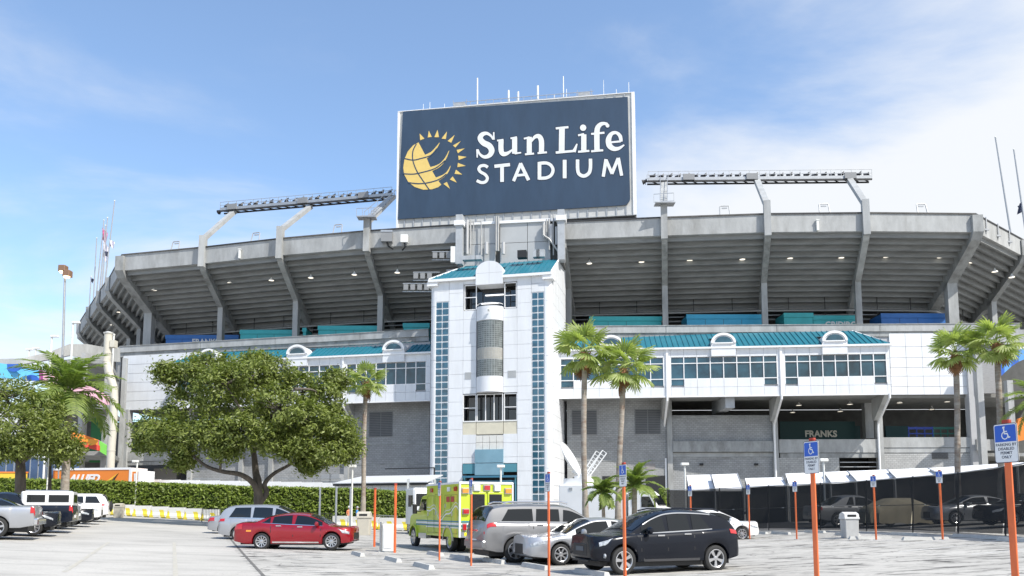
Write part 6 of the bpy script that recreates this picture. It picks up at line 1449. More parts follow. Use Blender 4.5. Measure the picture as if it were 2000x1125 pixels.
def feather_mesh(L, seed, lw=.035, ll=.62, n=34):
    m = MB(); rs = random.Random(seed); pts = [(L * f * (1 - .12 * f), 0, .30 * L * f - .62 * L * f ** 2.1) for f in [i / 10 for i in range(11)]]; m.tube(pts, [.05 * (1 - .85 * i / 10) for i in range(11)], 5)
    for k in range(n):
        f = .12 + .88 * k / n; i = min(int(f * 10), 9); fr = f * 10 - i; p = Vector(pts[i]).lerp(Vector(pts[i + 1]), fr); tn = (Vector(pts[i + 1]) - Vector(pts[i])).normalized(); l = ll * (1 - .45 * abs(f - .45) * 1.6) * rs.uniform(.85, 1.1)
        for s in (-1, 1):
            d = (tn * .55 + Vector((0, s * .85, rs.uniform(-.1, .25)))).normalized(); q = p + d * l * .55; r = p + d * l + Vector((0, 0, -.22 * l)); w = tn * lw
            m.add([p - w * .5, p + w * .5, q + w, q - w, r], [(0, 1, 2, 3), (3, 2, 4)])
    o = m.build('frond', PALMD, None); d = o.data; bpy.data.objects.remove(o); return d
def feather_palm(label, px, py_top, Y, L, seed, n, tr, lean=0, ll=.62, lw=.04, crownshaft=False, elr=(80, -40)):
    b = G(px, Y); t = PY(px + lean, py_top, Y); H = t.z - b.z; e = thing('feather_palm', label, 'palm', b, 0, 'feather palms'); rs = random.Random(seed); dx = t.x - b.x
    pts = [(dx * f, 0, H * f) for f in [i / 12 for i in range(13)]]; m = MB(); m.tube(pts, [tr * (1.3 - .45 * i / 12) for i in range(13)], 12); m.build('trunk', PBARK, e, smooth=True)
    top = Vector(pts[-1])
    if crownshaft: m = MB(); m.tube([top - Vector((0, 0, .9)), top - Vector((0, 0, .3)), top + Vector((0, 0, .3))], [tr * .9, tr * 1.1, tr * .5], 12); m.build('crown_shaft', mat('green_crownshaft', (.16, .24, .07), .5), e, smooth=True)
    F = [feather_mesh(L, seed + 10 * v, lw, ll) for v in range(3)]
    for k in range(n):
        f = (k + .5) / n; el = radians(elr[0] + (elr[1] - elr[0]) * f + rs.uniform(-6, 6)); put('frond', F[k % 3], e, top, (rs.uniform(-.3, .3), -el, k * 2.39996 + rs.uniform(-.3, .3)), rs.uniform(.85, 1.08))
    return e
feather_palm('large feather palm with arching fronds left of the pale pipe', 124, 768, 64, 4.4, 21, 26, .26, lean=12, ll=1.25, lw=.085, crownshaft=True)
feather_palm('low feather palm in front of the satellite truck', 1181, 962, 44, 1.25, 31, 20, .09, lean=-4, ll=.36)
feather_palm('bushy feather palm beside the right trunk of the palm pair', 1238, 950, 46, 1.65, 41, 22, .14, ll=.42, lean=2, elr=(85, -25))
feather_palm('feather palm crown cut by the right edge behind the fence', 2040, 790, 47, 2.4, 51, 20, .2, ll=.6)

# ---- hedge
HED0 = G(-60, 76); HED1 = G(806, 72.0)
def hedge():
    e = thing('hedge', 'long clipped green hedge behind the white and yellow barriers', 'hedge', HED0, atan2(HED1.y - HED0.y, HED1.x - HED0.x)); L = (Vector(HED1) - Vector(HED0)).xy.length; n = 60
    U_ = (HED1 - HED0); U_.z = 0; U_.normalize()
    def gz(u): return zg(HED0.x + U_.x * u) - HED0.z
    def ht(u):
        px, _ = proj((HED0.x + U_.x * u, HED0.y + U_.y * u, 3)); ytop = np.interp(px, [-60, 0, 200, 300, 500, 700, 806], [932, 935, 940, 944, 951, 955, 962]); p = PY(px, float(ytop), HED0.y + U_.y * u); return p.z - HED0.z
    m = MB(); rows = []
    for i in range(n + 1): u = L * i / n; h = ht(u) - .12; g_ = gz(u); rows.append([(u, .12, g_), (u, .12, h), (u, 1.7, h), (u, 1.7, g_)])
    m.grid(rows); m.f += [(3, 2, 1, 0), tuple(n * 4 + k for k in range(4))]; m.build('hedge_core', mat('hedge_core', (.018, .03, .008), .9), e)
    k = 26000; u = RNG.uniform(0, L, k); g_ = np.array([gz(x) for x in u]); h = np.array([ht(x) for x in u]); sel = RNG.random(k) < .74; z = np.where(sel, g_ + (h - g_) * RNG.random(k), h - .05 + RNG.normal(size=k) * .07); y = np.where(sel, .05 + RNG.normal(size=k) * .10, RNG.uniform(0, 1.7, k))
    C_ = np.stack([u, y, z], 1); nn = RNG.normal(size=(k, 3)) * .5 + np.where(sel[:, None], np.array([0, -.8, .5]), np.array([0, -.1, 1])); nn /= np.linalg.norm(nn, axis=1)[:, None]
    leafmesh('hedge_leaves', C_, nn, RNG.uniform(.10, .19, k), LEAF2, e, .5)
hedge()
b_ = G(1298, 59); e = thing('column_shrub', 'narrow green shrub at the left end of the black fence', 'shrub', b_); k = 1500; th = RNG.uniform(0, 2 * pi, k); zz_ = RNG.uniform(.0, 3.0, k)
leafmesh('shrub_leaves', np.stack([.32 * np.cos(th) + RNG.normal(size=k) * .05, .32 * np.sin(th), zz_], 1), (lambda q: q / np.linalg.norm(q, axis=1)[:, None])(np.stack([np.cos(th), np.sin(th), .5 + 0 * th], 1) + RNG.normal(size=(k, 3)) * .3), RNG.uniform(.08, .15, k), LEAF2, e)
m = MB(); m.tube([(0, 0, 0), (0, 0, 2.7)], [.22, .2], 8); m.build('shrub_core', MATS['hedge_core'], e)

# ------------------------------------------------------------------ barriers, fences
BARW = mat('barrier_white', (.74, .73, .70), .5, var=.05, scale=2, dirt=.2, dcol=(.5, .47, .4))
def barmat():
    m = mat('barrier_striped', (.74, .73, .70), .5, var=.01); t = m.node_tree; p = t.nodes['Principled BSDF']; g = N(t, 'ShaderNodeTexCoord'); s = N(t, 'ShaderNodeSeparateXYZ'); t.links.new(g.outputs['Object'], s.inputs[0])
    a = N(t, 'ShaderNodeMath', operation='MULTIPLY_ADD'); t.links.new(s.outputs[2], a.inputs[0]); a.inputs[1].default_value = .55; t.links.new(s.outputs[0], a.inputs[2])
    w = N(t, 'ShaderNodeMath', operation='PINGPONG'); t.links.new(a.outputs[0], w.inputs[0]); w.inputs[1].default_value = .58; c = N(t, 'ShaderNodeMath', operation='GREATER_THAN'); t.links.new(w.outputs[0], c.inputs[0]); c.inputs[1].default_value = .36
    lo = N(t, 'ShaderNodeMath', operation='LESS_THAN'); t.links.new(s.outputs[2], lo.inputs[0]); lo.inputs[1].default_value = .70; q = N(t, 'ShaderNodeMath', operation='MULTIPLY'); t.links.new(c.outputs[0], q.inputs[0]); t.links.new(lo.outputs[0], q.inputs[1])
    x = N(t, 'ShaderNodeMix', data_type='RGBA'); t.links.new(q.outputs[0], x.inputs[0]); x.inputs[6].default_value = (.74, .73, .70, 1); x.inputs[7].default_value = (.74, .60, .06, 1); t.links.new(x.outputs[2], p.inputs['Base Color']); return m
BARS = barmat()
def barrier(px, Y, ln, label, group, rz):
    e = thing('road_barrier', label, 'barrier', G(px, Y), rz, group); h = ln / 2 - .03; m = MB()
    prof = [(-.30, .06), (-.30, .26), (-.14, .48), (-.10, .98), (.10, .98), (.14, .48), (.30, .26), (.30, .06)]
    m.prism([(-h, y, z) for y, z in prof], (2 * h, 0, 0)); m.build('barrier_body', BARS, e, fixn=True)
    for x in (-.55 * ln / 2, .55 * ln / 2): unit('barrier_foot', BLACK, e, x - .2, x + .2, -.2, .2, 0, .055)
    m = MB(); m.tube([(h + .03, 0, .1), (h + .03, 0, 1.02)], .035, 6); m.build('coupling_pin', STEELG, e)
pxs = list(np.linspace(196, 428, 8))
for i, (a, b) in enumerate(zip(pxs[:-1], pxs[1:])):
    pa, pb = G(a, 72 - i * .45), G(b, 72 - (i + 1) * .45); c_ = (pa + pb) / 2; barrier((a + b) / 2, c_.y, (pb - pa).xy.length, 'white and yellow barrier in front of the hedge, %s from the left end' % ORD[i], 'barriers at the left hedge', atan2(pb.y - pa.y, pb.x - pa.x))
pxs = list(np.linspace(650, 832, 7))
for i, (a, b) in enumerate(zip(pxs[:-1], pxs[1:])):
    pa, pb = G(a, 67.5 - i * .5), G(b, 67.5 - (i + 1) * .5); c_ = (pa + pb) / 2; barrier((a + b) / 2, c_.y, (pb - pa).xy.length, 'white and yellow barrier left of the ambulance, %s of six from the left' % ORD[i], 'barriers left of the ambulance', atan2(pb.y - pa.y, pb.x - pa.x))
def crowd_fence(px0, px1, Y, label, mm):
    a, b = G(px0, Y), G(px1, Y - .4); e = thing('crowd_barrier', label, 'barrier', a, atan2(b.y - a.y, b.x - a.x), 'steel crowd barriers'); L = (b - a).xy.length; dz = b.z - a.z; m = MB()
    for z in (.2, 1.12): m.bar((0, 0, z), (L, 0, z + dz), .05)
    for x in (0, L): m.bar((x, 0, 0), (x, 0, 1.14 + (dz if x else 0)), .05)
    m.build('barrier_frame', mm, e); n = int(L / .13)
    for k in range(1, n): u = L * k / n; m = MB(); 
    m = MB()
    for k in range(1, n): u = L * k / n; m.bar((u, 0, .2 + dz * k / n), (u, 0, 1.12 + dz * k / n), .022)
    m.build('barrier_bars', mm, e)
crowd_fence(394, 442, 65.5, 'black steel crowd barrier left of the silver minivan', DARKM); crowd_fence(586, 648, 69.0, 'dark crowd barrier between the minivan and the white barriers', DARKM); crowd_fence(728, 775, 69.5, 'grey crowd barrier right of the short fan palm', STEELG)
crowd_fence(1008, 1050, 60, 'steel crowd barrier at the foot of the tower beside the ambulance', STEELG)
# black screened fence at the right
SCREEN = mat('black_fence_screen', (.012, .013, .014), .9, alpha=.865)
fp = [(1304, 56, 957), (1404, 52.8, 954), (1500, 50, 949), (1600, 45.8, 944), (1690, 42, 939), (1780, 38.2, 932), (1868, 34.6, 924), (1960, 31.5, 911), (2070, 28, 893)]
p0 = G(fp[0][0], fp[0][1]); fen = thing('screened_fence', 'chain-link fence covered with black screen cloth along the right car rows', 'fence', p0)
for (a, b) in zip(fp[:-1], fp[1:]):
    A, B = G(a[0], a[1]), G(b[0], b[1]); TA, TB = PY(a[0], a[2], a[1]), PY(b[0], b[2], b[1]); n = 10; rows = []
    nr_ = Vector((-(B - A).y, (B - A).x, 0)).normalized()
    for j in range(7):
        row = []
        for i in range(n + 1):
            f = i / n; lo, hi = A.lerp(B, f) + Vector((0, 0, .12)), TA.lerp(TB, f) - Vector((0, 0, .06 * sin(pi * f))); q = lo.lerp(hi, j / 6) + nr_ * (.05 * sin(f * 17 + j) + .04 * sin(f * 7)); row.append(tuple(q))
        rows.append(row)
    m = MB(); m.grid(rows); m.build('screen_panel', SCREEN, fen, world=True, smooth=True)
    m = MB(); m.tube([B + nr_ * .08, TB + nr_ * .08 + Vector((0, 0, .05))], .035, 8); m.build('fence_post', DARKM, fen, world=True, smooth=True)
    m = MB(); m.tube([TA + nr_ * .08, TB + nr_ * .08], .022, 6); m.tube([TA.lerp(A, .5) + nr_ * .08, TB.lerp(B, .5) + nr_ * .08], .016, 6); m.build('fence_rail', STEELG, fen, world=True, smooth=True)
m = MB(); m.tube([G(1304, 56), PY(1304, 955, 56)], .05, 8); m.build('fence_post', DARKM, fen, world=True)
# pale sun shade panels behind the fence
TARP = mat('white_canopy', (.78, .78, .79), .6, var=.04, scale=1)
for i, q in enumerate((((1346, 957), (1396, 957), (1388, 927), (1341, 928)), ((1398, 957), (1452, 957), (1440, 925), (1390, 927)), ((1460, 950), (1536, 947), (1528, 932), (1455, 934)), ((1542, 948), (1622, 943), (1608, 922), (1534, 925)), ((1624, 943), (1672, 939), (1655, 920), (1610, 922)), ((1674, 939), (1748, 932), (1733, 917), (1657, 920)), ((1750, 932), (1835, 926), (1812, 914), (1735, 917)), ((1837, 925), (1990, 908), (2010, 902), (1815, 914)))):
    Y = 66 - i * 1.5; pts = [PY(px, py, Y + (3.2 if k > 1 else 0)) for k, (px, py) in enumerate(q)]; c_ = pts[0]; e = thing('canopy_roof', 'white canopy roof panel behind the black fence, %s from the left' % ORD[i], 'canopy', (c_.x, c_.y, zg(c_.x)), 0, 'white canopies behind the fence')
    m = MB(); m.prism(pts, (0, 0, -.08)); m.build('canopy_sheet', TARP, e, world=True, fixn=True); m = MB()
    for k, p in enumerate(pts): m.bar((p.x, p.y + (.15 if k < 2 else -.15), zg(p.x)), (p.x, p.y + (.15 if k < 2 else -.15), p.z - .09), .08)
    m.build('canopy_leg', STEELG, e, world=True); m = MB(); m.prism([pts[0] - Vector((0, -.3, .1)), pts[1] - Vector((0, -.3, .1)), Vector((pts[1].x, pts[1].y + .3, zg(pts[1].x))), Vector((pts[0].x, pts[0].y + .3, zg(pts[0].x)))], (0, .03, 0)); m.build('canopy_shade_sheet', MATS['black_plastic'], e, world=True, fixn=True); m = MB(); m.bar(pts[1] + Vector((0, 0, .03)), pts[2] + Vector((0, 0, .03)), .09, .04); m.build('canopy_edge', STEELG, e, world=True)  # black sheet added under each canopy for the darkness behind the fence

# ------------------------------------------------------------------ signs and posts
def symbol(mb, c, s, y):
    """wheelchair emblem, s = height"""
    def P(x, z): return (c[0] + x * s, y, c[1] + z * s)
    def seg(pts, w):
        for i, (a, b) in enumerate(zip(pts[:-1], pts[1:])):
            a, b = Vector(P(*a)), Vector(P(*b)); d = (b - a).normalized(); n = Vector((-d.z, 0, d.x)) * w * s / 2; e_ = d * w * s * .3
            mb.prism([a - n - e_, b - n + e_, b + n + e_, a + n - e_], (0, .002 + .0004 * (i % 3), 0))
    mb.prism([P(-.10 + .085 * cos(t), .42 + .085 * sin(t)) for t in [2 * pi * k / 12 for k in range(12)]], (0, .003, 0))
    seg([(-.09, .30), (-.05, -.02), (.16, -.02), (.27, -.32), (.36, -.28)], .09); seg([(-.07, .14), (.14, .14)], .07)
    seg([(-.13 + .0, .10), (-.24, -.02), (-.27, -.18), (-.20, -.34), (-.05, -.42), (.10, -.38), (.19, -.24)], .065)
EDGE = mat('sign_edge', (.02, .03, .06), .5)
def sign_proto():
    e = thing('sign_post', 'x', 'sign')
    m = MB(); prof = [(-.042, .0), (-.042, .02), (-.014, .024), (-.014, .045), (.014, .045), (.014, .024), (.042, .02), (.042, 0)]
    m.prism([(x, y, -.03) for x, y in prof], (0, 0, 2.69)); m.build('post', ORANGE, e, fixn=True); m = MB(); m.cyl((0, .01, -.02), .13, .032, 14); m.build('footing', CONC, e); m = MB(); m.cbox(-.05, .05, -.005, .055, 2.62, 2.70, .012); m.build('post_cap', mat('rust_red_cap', (.35, .04, .02), .6), e)
    def rr(w, h, cz, r): return [(cx_ + r * cos(t), cz_ + r * sin(t)) for cx_, cz_, t0 in ((w / 2 - r, cz - h / 2 + r, -pi / 2), (w / 2 - r, cz + h / 2 - r, 0), (-w / 2 + r, cz + h / 2 - r, pi / 2), (-w / 2 + r, cz - h / 2 + r, pi)) for t in [t0 + pi / 2 * k / 4 for k in range(5)]]
    m = MB(); m.prism([(x, -.004, z) for x, z in rr(.305, .47, 2.42, .03)], (0, -.004, 0)); pl = m.build('sign_plate', SIGNWHITE, e, fixn=True)
    P = rr(.305, .47, 2.42, .03); I = rr(.29, .455, 2.42, .025); m = MB()
    for k in range(20): a, b, c_, d_ = P[k], P[(k + 1) % 20], I[(k + 1) % 20], I[k]; m.prism([(q[0], -.0082, q[1]) for q in (a, b, c_, d_)], (0, -.001, 0))
    m.build('sign_edge', EDGE, pl, fixn=True)
    m = MB(); pts = [q for q in rr(.27, .43, 2.42, .02) if q[1] > 2.45]; pts = [(.135, 2.435)] + pts + [(-.135, 2.435)]; m.prism([(x, -.0083, z) for x, z in pts], (0, -.0015, 0)); m.build('sign_field', SIGNBLUE, pl, fixn=True)
    m = MB(); symbol(m, (0, 2.535), .165, -.0125); m.build('wheelchair_symbol', SIGNWHITE, pl, fixn=True)
    text('PARKING BY\nDISABLED\nPERMIT\nONLY', .047, EDGE, pl, (0, -.0085, 2.385), ext=.0006, bold=.0008, align='CENTER', line=1.05)
    m = MB(); m.cyl((0, -.016, 2.24), .006, .01, 8, 'y'); m.cyl((0, -.016, 2.62), .006, .01, 8, 'y'); m.build('bolt', STEELG, pl); return e
SP_ = sign_proto(); firsts = [True]
def sign(px, Y, rz, label, sc=1.0):
    if firsts[0]: firsts[0] = False; SP_.location = G(px, Y); SP_.rotation_euler = (0, 0, rz); SP_['label'] = label; SP_['group'] = 'disabled parking signs on orange posts'; SP_.scale = (1, 1, sc); return SP_
    return ctree(SP_, None, loc=G(px, Y), rz=rz, label=label, group='disabled parking signs on orange posts', scale=(1, 1, sc))
RS = radians(-68)
sign(1991, 9.75, RS, 'orange post with disabled parking sign, largest and nearest, by the right edge'); sign(1598, 11.8, RS, 'orange post with disabled parking sign standing alone on the right pavement, second largest')
sign(1220, 17.3, RS, 'orange post with disabled parking sign in front of the black crossover'); sign(1071, 21.3, RS, 'orange post with disabled parking sign in front of the silver sedan nose')
sign(919, 25.4, RS, 'orange post with disabled parking sign crossing the rear of the ambulance'); sign(857, 28.0, RS, 'orange post with sign edge-on crossing the flank of the ambulance')
sign(1350, 37, RS, 'small orange sign post between the white sedan and the fence start'); sign(1464, 40.5, RS, 'small orange sign post right of the white sedan'); sign(1556, 38.0, RS, 'small orange sign post left of the second largest sign'); sign(1711, 34.3, RS, 'orange sign post by the car under the tan cover'); sign(1841, 32.0, RS, 'orange sign post in front of the silver sedan behind the fence')
def plain(px, Y, h, mm, label, group, r=.045):
    e = thing('marker_post', label, 'post', G(px, Y), 0, group); m = MB(); m.box(-r, r, -.03, .03, -.05, h); m.box(-.008, .008, -.05, -.031, -.05, h); m.build('post', mm, e); m = MB(); m.cbox(-r - .01, r + .01, -.04, .04, h, h + .07, .01); m.build('post_cap', MATS['rust_red_cap'] if mm is ORANGE else STEELG, e)
plain(731, 37.5, 2.6, ORANGE, 'bare orange post left of the white cabinet', 'bare orange posts'); plain(771, 32.8, 2.68, ORANGE, 'bare orange post right of the white cabinet', 'bare orange posts')
for n_, (px, Y, h) in enumerate(((623, 46, 2.7), (655, 43, 2.75), (683, 41, 2.7))): plain(px, Y, h, STEELG, 'bare grey post behind the red sedan, %s of three from the left' % ORD[n_], 'bare grey posts')

# ------------------------------------------------------------------ wheel stops
STOPM = mat('wheel_stop_concrete', (.46, .455, .43), .85, var=.12, scale=3, dirt=.35, dcol=(.25, .24, .22))
_ws = []
def wstop(px, Y, rz, label):
    p = G(px, Y)
    if not _ws:
        m = MB(); m.prism([(-.92, -.10, 0), (-.92, .10, 0), (-.92, .06, .13), (-.92, -.06, .13)], (1.84, 0, 0))
        m.v = [(v[0] * (.93 if v[2] > .1 else 1), v[1], v[2]) for v in m.v]; o = m.build('wheel_stop', STOPM, None, fixn=True); o['category'] = 'wheel stop'; o['group'] = 'concrete wheel stops'; _ws.append(o)
    else: o = _ws[0].copy(); COL.objects.link(o)
    o.location = (p.x, p.y, p.z + .002); o.rotation_euler = (0, 0, rz); o['label'] = label
WR_ = atan2(LD.y, LD.x)
for px, Y, l in ((827, 24.6, 'pale wheel stop on open pavement below the left orange post of the ambulance'), (767, 27.6, 'wheel stop left of the white cabinet base'), (699, 30.5, 'wheel stop under the front of the red sedan'), (742, 39, 'dark wheel stop beyond the bare orange post'), (850, 31.3, 'wheel stop at the near side of the ambulance, left one'), (897, 29.3, 'wheel stop at the near side of the ambulance, right one'),
                 (965, 27.2, 'wheel stop behind the rear wheel of the grey SUV'), (1045, 24.5, 'wheel stop before the nose of the silver sedan'), (1155, 21.9, 'wheel stop under the nose of the black crossover'), (440, 50.5, 'wheel stop behind the silver sedan tail on the left')): wstop(px, Y, WR_, l)
fr = atan2(G(1868, 34.6).y - G(1500, 50).y, G(1868, 34.6).x - G(1500, 50).x)
for n_, (px, Y) in enumerate(((1525, 44), (1592, 43.5), (1655, 39), (1768, 36.3), (1700, 34.9), (1808, 32.3), (1895, 32.2), (1960, 30), (1990, 28.5), (1482, 46))): wstop(px, Y, fr if n_ not in (4, 5) else 0.0, 'white wheel stop by the black fence, %s' % ('between the first and second fence posts', 'left of the second largest sign post', 'left of the grey waste bin', 'under the tan covered car', 'directly below the grey waste bin', 'below the orange post by the silver sedan', 'below the silver sedan behind the fence', 'left of the nearest sign post', 'right of the nearest sign post', 'right of the white sedan')[n_])

# ------------------------------------------------------------------ bins, cabinets, lamps
def bin_(px, Y, label, body, lid, h=1.15, w=.33, grooves=True):
    e = thing('waste_bin', label, 'bin', G(px, Y)); m = MB(); m.cbox(-w, w, -w, w, 0, h * .72, .03); m.v = [(v[0] * (.9 + .1 * v[2] / h), v[1] * (.9 + .1 * v[2] / h), v[2]) for v in m.v]; m.build('bin_body', body, e)
    m = MB(); m.cbox(-w * 1.06, w * 1.06, -w * 1.06, w * 1.06, h * .725, h * .80, .015); m.build('lid_rim', lid, e); m = MB(); m.prism([(-w, -w, h * .80), (-w, w, h * .80), (-w, w * .9, h * .92), (-w, 0, h), (-w, -w * .9, h * .92)], (2 * w, 0, 0)); d = m.build('lid', lid, e, fixn=True); unit('flap', BLACK, d, -w * .6, w * .6, -w * 1.03, -w * .98, h * .815, h * .90)
BEI = mat('beige_plastic', (.50, .46, .38), .6, var=.05, scale=3)
bin_(232, 66, 'beige waste bin in front of the left barriers', BEI, BEI); bin_(711, 53, 'beige waste bin at the foot of the short fan palm', BEI, BEI, h=1.5, w=.42)
GBN = mat('grey_bin_concrete', (.45, .45, .44), .7, var=.08, scale=4); bin_(1660, 37.0, 'grey waste bin with white stripe in front of the black fence', GBN, mat('pale_lid', (.62, .62, .61), .5), h=1.15, w=.32)
e = thing('pay_cabinet', 'white slim cabinet on the pavement between the two bare orange posts', 'cabinet', G(757, 33.6), 0); m = MB(); m.cbox(-.22, .24, -.2, .2, 0, 1.12, .05); m.build('cabinet_body', LAMPW, e); m = MB(); m.cbox(-.30, -.225, -.24, .24, 0, 1.2, .03); m.build('cabinet_side', GBN, e); unit('cabinet_door', WHITE_TRIM, e, -.12, .18, -.215, -.201, .15, .95); unit('cabinet_base', CONC, e, -.33, .34, -.3, .3, .0, .04)
def lamp_post(px, pyt, Y, label, arm=-1, group='short white lamp posts', r=.07, hw=.42):
    b = G(px, Y); t = PY(px, pyt, Y); H = t.z - b.z; e = thing('lamp_post', label, 'street lamp', b, 0, group); m = MB(); m.tube([(0, 0, 0), (0, 0, H - .15)], r, 10); m.build('pole', LAMPW, e, smooth=True)
    m = MB(); x0, x1 = (-hw, .1) if arm < 0 else ((-.1, hw) if arm > 0 else (-hw * .7, hw * .7)); m.cbox(x0, x1, -.18, .18, H - .18, H, .04); m.build('lamp_head', LAMPW, e); unit('lamp_lens', SIGNWHITE, e, x0 + .06, x1 - .06, -.14, .14, H - .195, H - .182)
lamp_post(263, 899, 74.5, 'white square lamp post at the right end of the orange trailer', -1); lamp_post(686, 908, 64, 'white lamp post behind the crown edge of the big tree', 0); lamp_post(978, 908, 60, 'white lamp post in front of the tower entrance', 0); lamp_post(1340, 904, 62, 'white lamp post before the grey block wall left of the canopies', 0); lamp_post(1613, 896, 56, 'white lamp post behind the second largest sign', 0)
for px, py, Y, l, a in ((81, 655, 84, 'white lamp on the ramp, tallest one left of the feather palm', 1), (122, 628, 84, 'white lamp standing right behind the feather palm crown', 1), (38, 681, 110, 'far small lamp on the ramp, leftmost', 0), (51, 679, 112, 'far small lamp on the ramp, second from the left', 0), (205, 652, 101, 'white lamp with arm left of the pale pipe top', -1), (217, 648, 0, '', 0)):
    if Y: lamp_post(px, py, Y, l, a, 'white lamps on the ramp', .10, .7)
# tall twin floodlight
b = G(114, 86); t = PY(127, 520, 86); e = thing('light_mast', 'tall grey mast with two brown lit lamp heads', 'light mast', b); H = t.z - b.z; dx = t.x - b.x
m = MB(); m.tube([(0, 0, 0), (dx * .95, 0, H - .6)], [.17, .10], 10); m.build('pole', STEELG, e, smooth=True)
for k, (x, z) in enumerate(((dx - .15, H - .2), (dx + .35, H - .75))):
    m = MB(); m.cbox(x - .40, x + .34, -.4, .4, z - .42, z + .26, .06); h_ = m.build('lamp_head', mat('brown_lamp_head', (.22, .13, .08), .6), e); m = MB(); m.lathe([(.33, 0), (.28, -.12), (0, -.16)], c=(x - .03, -.12, z - .42), n=14); m.build('lamp_bulb', mat('lit_orange_lamp', (1, .75, .45), .5, emit=4.0, ecol=(1, .72, .42)), h_, smooth=True)
# flagpoles
FLG = mat('flag_cloth', (.62, .60, .68), .8, var=.2, scale=4); FLB = mat('flag_dark', (.03, .04, .08), .8); FLR = mat('flag_red_blue', (.45, .10, .22), .8, var=.6, scale=3)
def flagpole(px, pyt, pyb, Y, label, lean, flag=None, fz=0, group='flagpoles at the left end of the bowl', r=.11):
    b = PY(px, pyb, Y); t = PY(px + lean, pyt, Y); e = thing('flagpole', label, 'flagpole', b, 0, group); d = t - b; m = MB(); m.tube([(0, 0, 0), d], [r * 1.2, r * .8], 8); m.build('pole', STEELG, e, smooth=True); m = MB(); m.lathe([(0, -.14), (.12, -.05), (.12, .05), (0, .14)], c=d, n=8); m.build('finial', LAMPW, e, smooth=True)
    if flag:
        f0 = d * fz; rows = []
        for i in range(9):
            s = i / 8; rows.append([(f0.x + flag[1] * s * .8 + .12 * sin(j + s * 5), .15 * sin(s * 9 + j), f0.z + flag[2] * j / 4 - s * .9 * abs(flag[2]) * .5) for j in range(5)])
        m = MB(); m.grid(rows); m.build('flag', flag[0], e, smooth=True)
for n_, (px, pt, pb, ln, fl, fz) in enumerate(((172, 540, 640, 6, (FLB, .6, .8), .9), (180, 465, 630, 9, None, 0), (184, 430, 620, 19, (FLR, 1.1, 2.2), .80), (192, 440, 600, 14, (FLG, 1.0, 3.0), .62), (197, 425, 590, 13, (FLB, .9, .9), .55), (203, 392, 570, 21, (FLG, 1.0, 1.2), .5))):
    flagpole(px, pt, pb, 150 - n_ * 3, 'thin flagpole rising behind the left rim corner, %s from the left' % ORD[n_], ln, fl, fz)
flagpole(1981, 268, 500, 112, 'tall flagpole leaning at the right rim corner, left one', -37, None, 0, 'flagpoles at the right rim corner', .12); flagpole(2010, 292, 500, 114, 'tall flagpole at the right edge carrying a dark flag', -30, (FLB, -.9, 1.3), .42, 'flagpoles at the right rim corner', .12)
# small dark flag hanging at the right edge belongs to the pole above

# ------------------------------------------------------------------ left ramp building
RMP = thing('spiral_ramp', 'curving concrete ramp with coloured mural bands left of the stadium', 'ramp', (PY(150, 800, 96).x, 96, zg(-45)))
def rband(pts_top, pts_bot, Ys, m_, nm, th=.4):
    m = MB()
    for i in range(len(pts_top) - 1):
        a, b = PY(*pts_top[i], Ys[i]), PY(*pts_top[i + 1], Ys[i + 1]); c_, d_ = PY(*pts_bot[i + 1], Ys[i + 1]), PY(*pts_bot[i], Ys[i])
        m.hexa(d_, c_, c_ + Vector((0, th, 0)), d_ + Vector((0, th, 0)), a, b, b + Vector((0, th, 0)), a + Vector((0, th, 0)))
    return m.build(nm, m_, RMP, world=True)
rband([(-40, 742 - 40), (40, 700), (95, 688), (135, 672), (170, 672), (205, 678), (232, 680)], [(-40, 720), (40, 712), (95, 702), (135, 694), (170, 700), (205, 704), (232, 706)], [92, 93, 95, 98, 101, 104, 108], CONC, 'ramp_parapet')
LBL = mat('light_blue_mural', (.10, .42, .72), .5); DBL = mat('dark_blue_mural', (.03, .12, .48), .5); PNK = mat('pink_mural', (.62, .36, .45), .5, var=.2, scale=1); MPP = mat('purple_mural', (.30, .05, .22), .5); ORG = mat('orange_mural', (.75, .22, .03), .5); RED = mat('red_mural', (.62, .06, .04), .5); GRN = mat('green_mural', (.16, .48, .08), .5)
b1 = rband([(-40, 700), (0, 709), (40, 716), (76, 724)], [(-40, 730), (0, 738), (40, 741), (76, 748 - 4)], [90, 91, 92, 93], LBL, 'mural_band')
def mdisc(px, py, rx, ry, Y, mm, lo, hi):
    m = MB(); pts = []
    for k in range(25): t = lo + (hi - lo) * k / 24; pts.append(PY(px + rx * cos(t), py + ry * sin(t), Y))
    m.prism(pts, (0, -.06, 0)); m.build('mural_disc', mm, RMP, world=True, fixn=True)
mdisc(27, 711, 17, 15, 91.4, DBL, 0, pi); mdisc(62, 744, 15, 12, 92.4, DBL, pi, 2 * pi)
rband([(76, 722), (84, 724)], [(76, 746), (84, 748)], [93, 93.1], MPP, 'mural_band'); rband([(84, 724), (130, 740), (170, 752)], [(84, 748), (130, 768), (170, 782)], [93.1, 95, 96.5], PNK, 'mural_band'); rband([(170, 752), (205, 770), (212, 775)], [(170, 776), (205, 794), (212, 800)], [96.5, 98, 98.5], PNK, 'mural_band')
rband([(130, 842), (165, 850), (192, 860)], [(130, 866), (165, 874), (192, 880)], [94, 95, 96], ORG, 'mural_band'); rband([(192, 860), (193.5, 861)], [(192, 880), (193.5, 881)], [96, 96.1], MPP, 'mural_band'); rband([(193.5, 861), (208, 870)], [(193.5, 881), (208, 890)], [96.1, 97], GRN, 'mural_band'); mdisc(178, 858, 14, 12, 95, AMBER if False else mat('amber_mural', (.85, .35, .03), .5), pi * .05, pi * 1.05); rband([(165, 862), (192, 870)], [(165, 874), (192, 880)], [94.7, 95.7], RED, 'mural_band')
